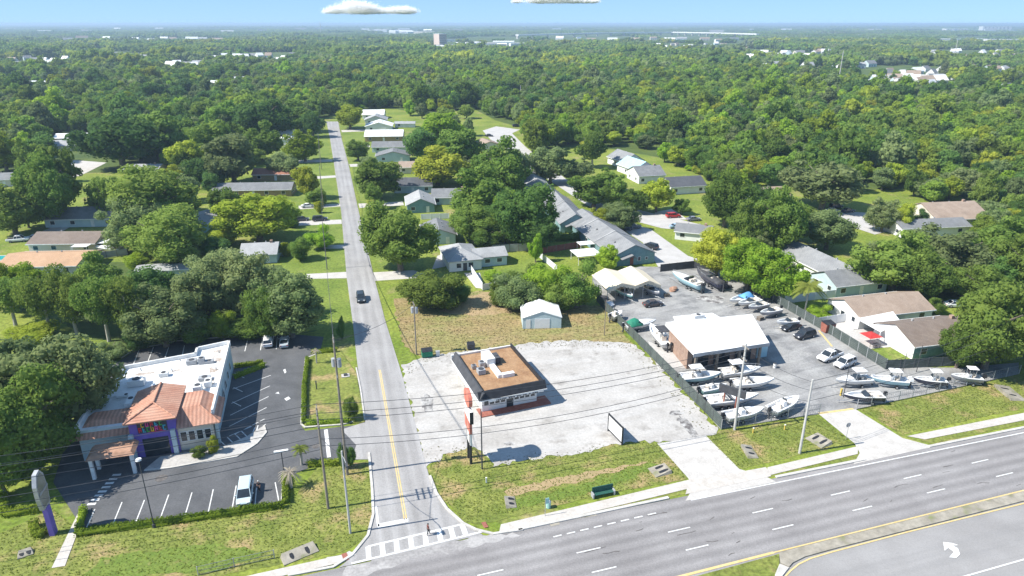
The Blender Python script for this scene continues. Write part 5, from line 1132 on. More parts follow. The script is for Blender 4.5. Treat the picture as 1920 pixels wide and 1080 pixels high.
culvert('concrete culvert mouth at the left end of the weedy ditch', 957, 943, MA + 1.4, 2.2, 1.4)
culvert('concrete culvert mouth at the right end of the weedy ditch', 1237, 884, MA - 1.5, 2.2, 2.6)
culvert('twin concrete culvert beside the leaning concrete pole', 1535, 828, MA - 1.4, 3.0, 2.4)
culvert('narrow culvert in the verge before the boat yard', 1405, 848, MA + 1.3, 3.2, 1.6)
culvert('concrete spillway at the right edge of the verge', 1893, 738, MA + 1.2, 5.0, 2.6)
culvert('pale concrete spillway on the front lawn beside the pavement', 562, 1040, MA + .3, 4.2, 1.6)
culvert('broken concrete pad on the grass at the lower left', 48, 1040, MA + .3, 1.6, 1.0)
# ------------------------------------------------------------------ trees
def np_mesh(name, V, quads, tris, m, smooth=False):
    me = bpy.data.meshes.new(name); nv, nq, nt = len(V), len(quads), len(tris)
    me.vertices.add(nv); me.vertices.foreach_set('co', np.asarray(V, np.float32).ravel())
    loops = np.concatenate([np.asarray(quads, np.int32).ravel(), np.asarray(tris, np.int32).ravel()]) if nt else np.asarray(quads, np.int32).ravel()
    me.loops.add(len(loops)); me.loops.foreach_set('vertex_index', loops)
    me.polygons.add(nq + nt); st = np.concatenate([np.arange(nq) * 4, nq * 4 + np.arange(nt) * 3]).astype(np.int32)
    me.polygons.foreach_set('loop_start', st); me.update(calc_edges=True); me.validate()
    me.materials.append(m); return me
def leaf_quads(rng, P, Nn, size, flat=.45):
    n = len(P); N2 = Nn * flat + rng.normal(size=(n, 3)) * (1 - flat) * .8; N2 /= np.linalg.norm(N2, axis=1)[:, None] + 1e-9
    A = np.cross(N2, rng.normal(size=(n, 3))); A /= np.linalg.norm(A, axis=1)[:, None] + 1e-9; B = np.cross(N2, A)
    s = size * rng.uniform(.55, 1.35, (n, 1)); w = rng.uniform(.5, .9, (n, 1))
    c = np.stack([P - A * s, P - B * s * w + N2 * s * .15, P + A * s, P + B * s * w - N2 * s * .1], 1)
    return c.reshape(-1, 3), np.arange(n * 4).reshape(-1, 4)
def sph(rng, n):
    d = rng.normal(size=(n, 3)); return d / np.linalg.norm(d, axis=1)[:, None]
def crown_arrays(seed, lobes, nleaf, leaf, flat=.45, core=.8):
    """lobes: (n,6) centre and radii. Leaves lie on the lobes' skins; a lumpy core fills each lobe"""
    rng = np.random.default_rng(seed); c, r = lobes[:, :3], lobes[:, 3:]
    area_ = (r.mean(1) ** 2); cnt = np.maximum(4, (nleaf * area_ / area_.sum()).astype(int)); P, Nn = [], []
    for i in range(len(c)):
        d = sph(rng, cnt[i]); p = c[i] + d * r[i] * rng.uniform(.82, 1.12, (cnt[i], 1))
        k = np.ones(len(p), bool)
        for j in range(len(c)):
            if j != i: k &= ((((p - c[j]) / (r[j] * .78)) ** 2).sum(1) > 1)
        P.append(p[k]); Nn.append(d[k])
    P = np.concatenate(P); Nn = np.concatenate(Nn); V, Q = leaf_quads(rng, P, Nn, leaf, flat)
    if core:
        b = MB(); rr = random.Random(seed)
        for i in range(len(c)): b.blob(c[i], r[i] * core, 7, 4, .14, rr)
        cq = [f for f in b.f if len(f) == 4]; ct = [f for f in b.f if len(f) == 3]; n0 = len(V)
        V = np.concatenate([V, np.array(b.v)]); Q = np.concatenate([Q, np.array(cq) + n0]); T = np.array(ct) + n0
    else: T = np.zeros((0, 3), int)
    return V, Q, T
def dome_lobes(seed, R, z0, z1, n, rl, squash=.8, spread=.9):
    rng = np.random.default_rng(seed); out = []; zc = z0 + (z1 - z0) * .38
    for i in range(n):
        d = sph(rng, 1)[0]; d[2] = d[2] * .9 + .2
        az = atan2(d[1], d[0]); k = rng.uniform(.45, 1) ** .5 * spread * (1 + .2 * sin(2 * az + seed) + .14 * sin(3 * az + seed * 1.7)); r = rl * rng.uniform(.5, 1.4)
        z = zc + d[2] * k * ((z1 - zc - r * squash * .7) if d[2] > 0 else (zc - z0))
        out.append((d[0] * k * (R - r * .75), d[1] * k * (R - r * .75), z, r, r, r * squash))
    out.append((0, 0, zc, R * .55, R * .55, (z1 - z0) * .34)); return np.array(out)
def trunk_mb(h, r, R, seed, limbs=5):
    rr = random.Random(seed); b = MB(); top = h * .45; lean = (rr.uniform(-.3, .3), rr.uniform(-.3, .3))
    b.tube((0, 0, -.1), (lean[0] * .5, lean[1] * .5, top * .6), r * 1.25, r * .9, 8); b.tube((lean[0] * .5, lean[1] * .5, top * .6), (lean[0], lean[1], top), r * .9, r * .65, 8)
    for k in range(limbs):
        a = 2 * pi * k / limbs + rr.uniform(-.4, .4); q = rr.uniform(.45, .75); e = (cos(a) * R * q, sin(a) * R * q, h * rr.uniform(.6, .82)); m_ = (e[0] * .45 + lean[0] * .5, e[1] * .45 + lean[1] * .5, top + (e[2] - top) * .55)
        b.tube((lean[0], lean[1], top * .92), m_, r * .5, r * .34, 6, False).tube(m_, e, r * .34, r * .1, 6)
    return b
PROTO = {}
def proto(kind, lod, var):
    key = (kind, lod, var)
    if key in PROTO: return PROTO[key]
    sd = (sum(map(ord, kind)) * 31 + lod * 7 + var * 101) % 9999; R, Hh = 5.0, 10.0
    nl, leaf = ((15000, .17), (6500, .28), (3000, .42))[lod]; rng = np.random.default_rng(sd)
    m = kind
    if kind in ('oak', 'grey', 'dark', 'lime', 'gold', 'wood'):
        n = (64, 48, 36)[lod]; z0 = 1.1 if kind != 'wood' else .4; L_ = dome_lobes(sd, R, z0, Hh, n, (1.12, 1.2, 1.3)[lod] * (1 if kind != 'dark' else 1.2), .88)
        L_[:, 0] *= rng.uniform(.88, 1.12); L_[:, 1] *= rng.uniform(.88, 1.12)
        A = crown_arrays(sd, L_, nl, leaf, .6, .7); tr = trunk_mb(Hh, .36, R, sd)
        bk = 'bark'
    elif kind == 'tall':     # slender, gappy, with bare stem below
        n = (20, 14, 10)[lod]; L_ = dome_lobes(sd, R * .95, 2.4, Hh, n, 1.5, .75); A = crown_arrays(sd, L_, int(nl * .6), leaf, .35, .6); tr = trunk_mb(Hh, .3, R * .8, sd, 6); m, bk = 'oak', 'palebark'
    elif kind == 'bush':
        n = (26, 18, 10)[lod]; L_ = dome_lobes(sd, R, .4, Hh, n, 1.7, .95); L_[:, 2] = np.maximum(L_[:, 2], .8); A = crown_arrays(sd, L_, int(nl * .8), leaf); tr = trunk_mb(Hh, .3, R, sd, 6); m, bk = 'oak', 'bark'
    V, Q, T = A; me = np_mesh('crown_' + kind, V, Q, T, LEAF[m]); tm = tr.mesh('trunk_' + kind, M[bk]); PROTO[key] = (me, tm); return PROTO[key]
TREES = []
def tree(label, cx, ytop, ybase, wpx, kind='oak', name=None, group=None, cat='tree', var=None, rr=random.Random(11), h=None, wscale=1.0):
    b = at(cx, ybase); h = h or max(2.0, min(26, tall(cx, ybase, ytop))); dp = depth((b.x, b.y, h * .6)); R = max(.8, wpx / 2 * dp / FPX) * wscale
    lod = 0 if dp < 215 else 1 if dp < 430 else 2
    leafm = kind; pk = kind
    if R > 2.2: R *= 1.16
    if kind.startswith('bush_'): pk, leafm = 'bush', kind[5:]
    me, tm = proto(pk, lod, var if var is not None else rr.randint(0, 3))
    t = thing(name or ('shrub' if pk == 'bush' else 'tree'), label, 'shrub' if pk == 'bush' else cat, (b.x, b.y, .03), 0, group)
    ro = rr.uniform(0, 6.28)
    c = link('crown', me, t); c.rotation_euler = (0, 0, ro); c.scale = (R / 5, R / 5, h / 10)
    if kind.startswith('bush_') and leafm != 'oak':
        c.material_slots[0].link = 'OBJECT'; c.material_slots[0].material = LEAF[leafm]
    k = link('trunk', tm, t); k.rotation_euler = (0, 0, ro); k.scale = (R / 5 * .9, R / 5 * .9, h / 10)
    TREES.append((b.x, b.y, R)); return t
T_ = tree
# lower left, over the restaurant
T_('broad grey green oak overhanging the restaurant roof on its left', 130, 630, 820, 185, 'grey')
T_('grey green oak at the left edge above the overhanging oak', 20, 640, 830, 190, 'grey')
T_('large oak below the overhanging oak at the left edge', 66, 712, 895, 180, 'oak')
T_('small oak in the bed between the dark car park and the pylon sign', 66, 812, 905, 70, 'oak')
T_('shrubby tree at the left edge behind the pylon sign', 12, 830, 930, 80, 'oak')
# clump behind the restaurant
T_('round dark oak at the street end of the clump behind the white car', 548, 514, 632, 140, 'grey')
T_('tall grey oak behind the round oak at the street', 470, 470, 600, 120, 'grey')
T_('drooping grey oak in the middle of the clump behind the car park', 395, 485, 610, 125, 'grey')
T_('wide oak directly behind the restaurant parking row', 312, 544, 650, 140, 'grey')
T_('dark oak behind the wide parking row oak', 300, 505, 608, 110, 'dark')
T_('grey leaved oak between drooping oak and round oak', 505, 540, 640, 80, 'oak')
T_('oak filling the back of the clump near the trailer roof', 420, 470, 570, 110, 'grey')
T_('slim tree with pale bare stem second from the left edge', 95, 500, 625, 90, 'tall')
T_('slim tree with pale bare stem beside the orange roof', 145, 495, 628, 90, 'tall')
T_('slim pale stemmed tree in the centre of the left clump', 205, 500, 640, 100, 'tall')
T_('slim pale stemmed tree right of the left clump centre', 252, 522, 648, 80, 'tall')
T_('slim tree at the very left edge of the clump', 30, 505, 612, 95, 'tall')
T_('leafy tree behind the slim pale stemmed trees', 190, 478, 590, 100, 'oak')
T_('yellow green tree at the left edge in front of the pool', 15, 492, 580, 70, 'gold')
T_('bright leafed tree at the foot of the orange roof', 60, 500, 580, 80, 'lime')
T_('yellow green shrub in the sunny gap at the left', 60, 612, 640, 100, 'bush_gold')
T_('low lime shrub at the end of the parking row', 420, 580, 637, 50, 'bush_lime')
T_('low bushy shrub between the parking row and the white car', 462, 600, 632, 80, 'bush_oak')
T_('dark undershrub behind the parking row', 375, 600, 640, 70, 'bush_oak')
T_('thin dark shrub left of the parking row', 265, 610, 655, 50, 'bush_dark')
T_('pale shrub by the kerb left of the parking row', 215, 640, 672, 50, 'bush_grey')
# left of the street, mid distance
T_('great spreading oak over the grey house, upper half', 300, 312, 440, 175, 'oak')
T_('lower right part oak of the spreading group beside the lawn', 322, 392, 497, 150, 'oak')
T_('lower left oak of the spreading group by the brown roof', 258, 372, 470, 110, 'grey')
T_('large oak left of the brown roofed house', 102, 290, 425, 104, 'oak')
T_('oak at the left edge behind the white pickup', 30, 345, 440, 110, 'oak')
T_('tall oak behind the left edge oaks', 125, 285, 395, 70, 'oak')
T_('yellow topped oak at the far left edge', 14, 252, 322, 80, 'gold')
T_('narrow leafy tree beside the far left yellow oak', 72, 262, 345, 55, 'oak')
T_('tall dark oak in front of the left wood', 232, 205, 318, 130, 'dark')
T_('dark round oak right of the tall dark oak', 300, 205, 300, 100, 'oak')
T_('bright yellow tree in the left neighbourhood', 356, 264, 332, 66, 'gold')
T_('large grey oak behind the long grey house', 440, 248, 345, 115, 'grey')
T_('rounded dark oak left of the large grey oak', 395, 290, 352, 70, 'dark')
T_('yellow green oak above the dark driveway cars', 488, 362, 452, 145, 'gold')
T_('small green tree left of the yellow green driveway oak', 432, 352, 415, 62, 'oak')
T_('lime shrub below the yellow green driveway oak', 425, 425, 460, 60, 'bush_gold')
T_('bright green ball shaped street tree on the left', 573, 245, 303, 60, 'lime')
T_('grey tree below the bright ball shaped street tree', 530, 285, 332, 60, 'grey')
T_('yellow green garden tree beside the long grey house', 576, 312, 372, 50, 'gold')
T_('rough garden shrub by the lawn edge', 600, 352, 385, 42, 'bush_oak')
T_('small red brown tree by the white driveway car', 599, 376, 400, 20, 'bush_gold')
T_('low shrub clump by the left lawn driveway', 605, 425, 466, 52, 'bush_lime')
T_('garden shrub on the lawn beside the grey green house', 565, 445, 487, 46, 'bush_oak')
T_('little round shrub on the lawn by the grey green house', 538, 452, 480, 30, 'bush_gold')
T_('tree in the shade left of the blue trailer', 350, 400, 455, 60, 'oak')
T_('large dark oak at the far left of the street head', 500, 182, 262, 90, 'dark')
T_('oak at the left of the street head', 560, 195, 248, 70, 'oak')
T_('dark oak leaning over the street head on the left', 588, 205, 258, 40, 'dark')
T_('yellow tree at the far end of the street', 657, 197, 242, 58, 'gold')
# right of the street
T_('large oak on the lawn right of the street by the ranch house', 752, 388, 508, 132, 'oak')
T_('street oak in front of the charcoal roof house', 712, 298, 372, 92, 'oak')
T_('small street tree below the street oak', 702, 345, 392, 34, 'oak')
T_('small tree beside the far street houses', 672, 262, 300, 44, 'oak')
T_('grey shrub in front of the far street houses', 690, 290, 320, 36, 'bush_grey')
T_('bright dome topped tree behind the street houses', 832, 212, 282, 92, 'lime')
T_('dark tree left of the bright dome topped tree', 790, 238, 300, 62, 'dark')
T_('leafy oak below the bright dome topped tree', 858, 240, 322, 92, 'oak')
T_('yellow green oak behind the charcoal roof house', 820, 282, 348, 108, 'gold')
T_('tall oak at the top of the dark central group', 940, 268, 372, 100, 'oak')
T_('grey tree at the bend of the townhouse lane', 965, 275, 352, 70, 'grey')
T_('broad oak in the middle of the central group', 905, 320, 408, 108, 'oak')
T_('dark green oak beside the townhouse roofs', 988, 345, 462, 120, 'dark')
T_('round oak left of the dark green townhouse oak', 890, 385, 455, 100, 'oak')
T_('dense dark tree standing before the russet fence', 1015, 405, 474, 66, 'dark')
T_('ivy clad narrow tree at the end of the russet fence', 1004, 440, 492, 30, 'lime')
T_('brown grey oak above the far townhouse roofs', 1032, 272, 345, 76, 'grey')
T_('grey shrubby tree beside the brown grey oak', 1075, 295, 342, 60, 'grey')
T_('leafy tree with bare lower stem on the sunny grass', 1110, 245, 315, 62, 'tall')
T_('round green tree in front of the three wood edge houses', 1113, 322, 388, 96, 'oak')
T_('small green tree on the right of the round green tree', 1150, 330, 392, 52, 'oak')
T_('yellow green bushy tree beside the charcoal roof house', 1230, 333, 398, 58, 'gold')
T_('oak left of the yellow green bushy tree', 1192, 355, 400, 54, 'oak')
T_('thin grey tree over the parked cars by the townhouses', 1160, 382, 432, 72, 'grey')
T_('yellowish thin tree at the townhouse corner', 1125, 390, 432, 44, 'gold')
T_('small bright ball tree in front of the nearest townhouse gable', 1136, 458, 508, 44, 'lime')
T_('small round tree on the grass by the red car', 1277, 375, 402, 34, 'oak')
# bushes on the field
T_('big round bush at the left of the dry field', 812, 508, 577, 112, 'bush_oak')
T_('dark bush behind the big round field bush', 862, 530, 568, 48, 'bush_dark')
T_('rough bush in the middle of the field thicket', 968, 512, 577, 90, 'bush_grey')
T_('bush at the left end of the field thicket', 938, 530, 572, 46, 'bush_oak')
T_('tall bright bush in the field thicket', 1022, 492, 570, 92, 'bush_lime')
T_('yellow green bush at the right end of the field thicket', 1080, 490, 577, 78, 'bush_oak')
T_('back bush of the field thicket by the white fence', 985, 500, 552, 62, 'bush_oak')
T_('front right bush of the field thicket', 1045, 530, 580, 72, 'bush_oak')
# right of the yard
T_('yellow green tree behind the yard fence', 1342, 430, 520, 92, 'gold')
T_('bright yellow green oak at the yard fence', 1400, 440, 545, 100, 'lime')
T_('dense bright oak at the yard fence nearest the palm', 1452, 468, 565, 98, 'lime')
T_('tall oak above the yard fence oaks', 1452, 350, 480, 112, 'oak')
T_('oak in the middle of the right hand grove', 1395, 375, 485, 80, 'oak')
T_('oak at the wood side of the right hand grove', 1358, 322, 425, 92, 'oak')
T_('dark oak in the back of the right hand grove', 1425, 345, 420, 60, 'dark')
T_('round grey oak at the end of the long shingled house', 1548, 392, 468, 96, 'grey')
T_('wide grey oak over the shaded lot', 1540, 298, 392, 132, 'grey')
T_('oak between the grove and the wide grey oak', 1495, 385, 452, 66, 'oak')
T_('spreading oak above the tan roofed house', 1672, 438, 545, 150, 'oak')
T_('wide oak right of the spreading oak', 1772, 430, 530, 150, 'grey')
T_('large oak at the right edge below the two tone building', 1862, 410, 520, 140, 'oak')
T_('right edge oak behind the near oak', 1908, 440, 550, 110, 'oak')
T_('yellow green shrub by the two tone building', 1690, 380, 436, 42, 'gold')
T_('grey brushy tree in the sandy clearing', 1652, 374, 434, 60, 'grey')
T_('dark shrub beside the two tone building', 1722, 392, 432, 36, 'bush_dark')
T_('lime shrub on the far side of the two tone building', 1838, 395, 425, 70, 'bush_lime')
T_('huge near oak at the right edge above the fence', 1845, 535, 692, 150, 'oak')
T_('second near oak at the right edge of the picture', 1925, 560, 690, 120, 'oak')
T_('low tree at the left foot of the huge near oak', 1792, 600, 690, 70, 'oak')
T_('garden shrub below the palm', 1535, 572, 600, 40, 'bush_lime')
T_('garden shrub by the house with the cluttered gable', 1752, 556, 588, 36, 'bush_oak')
T_('tree in the shaded road beyond the brown roof', 1830, 500, 575, 90, 'oak')
# island and corner shrubs
T_('rounded shrub on the island beside the street', 660, 742, 787, 34, 'bush_oak')
T_('narrow dark cypress on the verge at the oak shade', 641, 592, 636, 17, 'bush_dark', 'cypress')
T_('left of two narrow junipers at the lot entrance', 644, 832, 878, 17, 'bush_dark', 'juniper')
T_('right of two narrow junipers at the lot entrance', 659, 834, 876, 17, 'bush_dark', 'juniper')
T_('sparse ornamental tree at the restaurant front', 402, 818, 850, 26, 'bush_gold')
T_('low green shrub against the restaurant front window', 374, 840, 858, 30, 'bush_oak')
T_('oak leaning towards the restaurant roof behind the broad grey one', 160, 648, 788, 100, 'oak')
T_('oak in the row behind the long shingled house', 1720, 468, 560, 95, 'oak')
T_('grey oak left of the spreading oak above the tan roof', 1640, 452, 540, 70, 'grey')
T_('pale shrub beside the trailer roof', 262, 470, 507, 56, 'bush_lime')
T_('shrub in the shade under the great spreading oak', 405, 445, 490, 60, 'bush_dark')
T_('oak shading the far left clearing drive', 205, 330, 415, 60, 'oak')
T_('oak behind the tall dark oak of the left wood', 265, 225, 305, 90, 'oak')
T_('tree behind the yellow left neighbourhood tree', 395, 240, 318, 80, 'oak')
T_('oak hanging over the white peaked house', 492, 235, 300, 66, 'oak')
T_('dark shrubs behind the red brown driveway tree', 545, 395, 425, 40, 'bush_dark')
T_('lime undergrowth beside the pale gate on the dry field', 925, 505, 530, 34, 'bush_lime')
# garden trees between the houses, kept off the streets, lawns in view, houses and cars
KEEP += [(0, 300, 60, 346), (540, 225, 830, 660), (60, 300, 150, 345), (150, 330, 250, 385), (700, 470, 1000, 700), (1060, 400, 1370, 700), (1080, 270, 1130, 330), (1255, 350, 1345, 410), (1560, 365, 1690, 440), (0, 430, 110, 500), (900, 235, 990, 290), (980, 285, 1120, 395), (1130, 380, 1345, 470), (1470, 440, 1600, 560), (170, 480, 420, 520), (430, 440, 700, 640)]
def hidden(X, Y, w, hh): return any(X - w / 2 < k[2] and X + w / 2 > k[0] and Y - hh < k[3] and Y > k[1] for k in KEEP)
fr_ = random.Random(77)
REG = [((0, 540, 300, 500), 'medium garden tree in a gap between the left hand houses', 'garden trees in the gaps of the left neighbourhood', 60), ((740, 1010, 215, 470), 'medium garden tree behind the houses right of the street', 'garden trees behind the right street houses', 45),
       ((1000, 1350, 235, 400), 'medium tree on the grass between townhouse lane and wood', 'trees between townhouse lane and wood', 34), ((1300, 1480, 330, 500), 'medium tree inside the right hand grove', 'trees inside the right hand grove', 30), ((1580, 1920, 340, 560), 'medium tree around the shaded lots on the right', 'trees around the shaded lots on the right', 60)]
for (xa, xb, ya, yb), lab, grp, n in REG:
    for k in range(n * 4):
        X, Y = fr_.uniform(xa, xb), fr_.uniform(ya, yb); p = at(X, Y); sc = FPX / depth((p.x, p.y, 4)); R_ = fr_.uniform(3.2, 5.6); hh = fr_.uniform(6.5, 10.5)
        if hidden(X, Y, 2 * R_ * sc, hh * sc) or any((p.x - a) ** 2 + (p.y - b_) ** 2 < (R_ * .42 + r * .42) ** 2 for a, b_, r in TREES): continue
        T_(lab, X, 0, Y, 2 * R_ * sc, fr_.choice(['oak', 'oak', 'grey', 'dark', 'lime', 'gold', 'wood']), None, grp, h=hh)
# palms
def palm(label, cx, ytop, ybase, wpx, leafk='palm', trunkr=.16):
    b = at(cx, ybase); h = tall(cx, ybase, ytop) * .92; R = wpx / 2 * depth((b.x, b.y, h)) / FPX
    t = thing('palm_tree', label, 'palm', (b.x, b.y, .03), 0); MB().tube((0, 0, 0), (.1, 0, h * .86), trunkr * 1.2, trunkr, 8).build('trunk', M['palebark'], t)
    rr = random.Random(cx); V, Q = [], []
    for k in range(26):
        a = k * 2.4; up = rr.uniform(-.25, 1.0) if leafk == 'palm' else rr.uniform(-.35, .75); L_ = R * rr.uniform(.9, 1.15); pts = []
        for i in range(7):
            u = i / 6; pts.append(Vector((.1 + cos(a) * L_ * u * (1 - .12 * max(0, up)), sin(a) * L_ * u * (1 - .12 * max(0, up)), h * .86 + L_ * (up * u * .8 - .62 * u * u))))
        s = Vector((-sin(a), cos(a), 0))
        for i in range(6):
            for j in range(3):
                p = pts[i].lerp(pts[i + 1], j / 3); q = pts[i].lerp(pts[i + 1], (j + .75) / 3); ww = L_ * (.23 if leafk == 'palm' else .10) * (1 - ((i + j / 3) / 6) ** 2 * .8) * (.5 if i == 0 else 1)
                for sg in (-1, 1):
                    n = len(V); e = (q - p) * 1.1; V += [p, q, q + s * sg * ww + e - Vector((0, 0, ww * .5)), p + s * sg * ww + e - Vector((0, 0, ww * .55))]; Q.append((n, n + 1, n + 2, n + 3))
    link('crown', np_mesh('fronds', np.array([tuple(v) for v in V]), np.array(Q), np.zeros((0, 3), int), LEAF[leafk]), t); return t
palm('tall green palm behind the yard fence in the right garden', 1508, 520, 590, 60)
palm('small bushy palm beside the twin headed lamp post', 566, 832, 872, 34)
palm('dry grey palm with drooping fronds at the hedge corner', 546, 876, 915, 46, 'dead')
palm('small dry palm at the top of the island', 594, 650, 682, 20, 'dead', .12)
palm('shaggy palm among the street shrubs right of the street', 697, 372, 398, 26)
# hedges
def hedge(label, pts, w=.9, h=.95, m='hedge', dens=85, leaf=.12):
    P = [at(*p) for p in pts]; o = P[0]; rng = np.random.default_rng(len(label)); t = thing('hedge', label, 'hedge', (o.x, o.y, .03)); PP, NN = [], []; core = MB()
    for a, c in zip(P, P[1:]):
        d = c - a; L_ = d.length; n = int(L_ * dens); dv = np.array([d.x, d.y]) / L_; nv = np.array([-dv[1], dv[0]]); u = rng.uniform(-.2, L_ + .2, n); th = rng.uniform(-.1, pi + .1, n)
        hw = w / 2 * (1 + .12 * np.sin(u * 2.1)); x = np.cos(th) * hw; z = .08 + (np.sin(th) ** .55 if False else np.clip(np.sin(th) * 1.5, 0, 1)) * h * (1 + .07 * np.sin(u * 3.3)) * rng.uniform(.85, 1.08, n)
        PP.append(np.stack([a.x - o.x + dv[0] * u + nv[0] * x, a.y - o.y + dv[1] * u + nv[1] * x, z], 1)); NN.append(np.stack([nv[0] * np.cos(th), nv[1] * np.cos(th), np.sin(th)], 1))
        core.obox(((a.x + c.x) / 2 - o.x, (a.y + c.y) / 2 - o.y, h * .42), (L_, w * .72, h * .82), atan2(d.y, d.x))
    V, Q = leaf_quads(rng, np.concatenate(PP), np.concatenate(NN), leaf, .55); n0 = len(V)
    V = np.concatenate([V, np.array(core.v)]); Q = np.concatenate([Q, np.array(core.f) + n0])
    link('foliage', np_mesh('hedge_foliage', V, Q, np.zeros((0, 3), int), LEAF[m]), t); return t
hedge('long clipped hedge along the front of the car park', [(145, 1004), (345, 978), (532, 951)], .9, .9)
hedge('clipped hedge end beside the dry palm', [(535, 897), (537, 945)], .9, .9)
hedge('hedge between car park and footpath', [(158, 958), (148, 1000)], .8, .9)
hedge('clipped hedge along the left side of the island', [(577, 676), (571, 730), (570, 795)], .8, .85)
hedge('clipped hedge along the near end of the island', [(575, 797), (655, 793)], .8, .8)
hedge('dark hedge row at the entrance corner', [(578, 874), (640, 871)], .9, .8)
hedge('hedge on the planted island by the restaurant side wall', [(440, 710), (496, 688)], .9, .8)
hedge('hedge at the back of the planted island by the restaurant', [(440, 690), (492, 682)], .8, .7)
hedge('hedge at the top of the island under the oak shade', [(585, 664), (632, 660)], .9, .8)
hedge('low hedge ring at the foot of the purple pylon sign', [(66, 985), (68, 1004), (84, 1006)], 1.2, .9)
hedge('clipped hedge at the lower left edge', [(8, 925), (10, 968), (80, 958)], 1.0, .9)
hedge('green hedge behind the dark townhouse oak', [(1035, 452), (1085, 450)], 2.0, 2.2, 'oak', 40, .25)
def tufts(name, label, polys, n, size, m):
    rng = np.random.default_rng(len(name)); PP = []; pathp = [(p.x, p.y) for p in (at(94, 1068), at(126, 1064), at(166, 950), at(149, 950))]
    for poly in polys:
        P = [at(*q) for q in poly]; xs = [p.x for p in P]; ys = [p.y for p in P]; ar = (max(xs) - min(xs)) * (max(ys) - min(ys)); pl = [(p.x, p.y) for p in P]
        for k in range(int(n * ar)):
            x, y = rng.uniform(min(xs), max(xs)), rng.uniform(min(ys), max(ys))
            mx, my = (x - MO.x) * cos(MA) + (y - MO.y) * sin(MA), -(x - MO.x) * sin(MA) + (y - MO.y) * cos(MA)
            if my < 4.3 or inpoly(x, y, pathp): continue
            if inpoly(x, y, pl): PP.append((x, y, .06 + rng.uniform(0, .06)))
    PP = np.array(PP); Nn = np.tile([0, 0, 1.0], (len(PP), 1)); V, Q = leaf_quads(rng, PP, Nn, size, .93)
    tag(link(name, np_mesh(name, V, Q, np.zeros((0, 3), int), LEAF[m])), label, 'grass', None, 'stuff')
def inpoly(x, y, poly):
    r = False; n = len(poly); j = n - 1
    for i in range(n):
        (xi, yi), (xj, yj) = poly[i], poly[j]
        if (yi > y) != (yj > y) and x < (xj - xi) * (y - yi) / (yj - yi) + xi: r = not r
        j = i
    return r
VG = [[(797, 880), (840, 848), (885, 838), (930, 875), (990, 858), (1080, 852), (1130, 836), (1200, 828), (1232, 832), (1290, 897), (1100, 935), (900, 985), (870, 978), (825, 930)], [(1322, 822), (1350, 808), (1530, 778), (1602, 832), (1420, 872), (1385, 880)],
      [(1610, 768), (1920, 700), (1920, 765), (1695, 815)], [(0, 1000), (100, 955), (160, 1005), (540, 955), (600, 872), (690, 868), (700, 900), (700, 960), (685, 1010), (640, 1035), (450, 1072), (0, 1150)], [(940, 990), (1010, 972), (1300, 908), (1290, 925), (1150, 960), (1010, 990)], [(573, 674), (600, 662), (640, 660), (668, 700), (680, 770), (684, 793), (572, 800)]]
tufts('verge_grass_blades', 'rough grass on the roadside verges', VG, 8, .10, 'grass')
tufts('field_grass_blades', 'dry tufts on the field beside the metal shed', [[(738, 560), (895, 545), (1010, 560), (1130, 574), (1195, 655), (1100, 650), (990, 650), (860, 665), (790, 675), (752, 640)], [(1193, 650), (1346, 806), (1358, 800), (1203, 648)]], 3, .12, 'straw')
tufts('gravel_weeds', 'weeds creeping in from the edge of the gravel lot', [[(752, 690), (800, 672), (905, 658), (1040, 643), (1150, 645), (1150, 652), (1040, 652), (905, 668), (800, 684), (765, 705)], [(1150, 645), (1190, 648), (1340, 805), (1318, 815), (1240, 725), (1180, 662)], [(905, 846), (925, 876), (990, 861), (1088, 851), (1130, 838), (1130, 828), (1080, 842), (985, 852), (940, 855)], [(790, 838), (800, 876), (842, 850), (880, 838), (875, 828), (835, 838)]], 1.5, .12, 'straw')
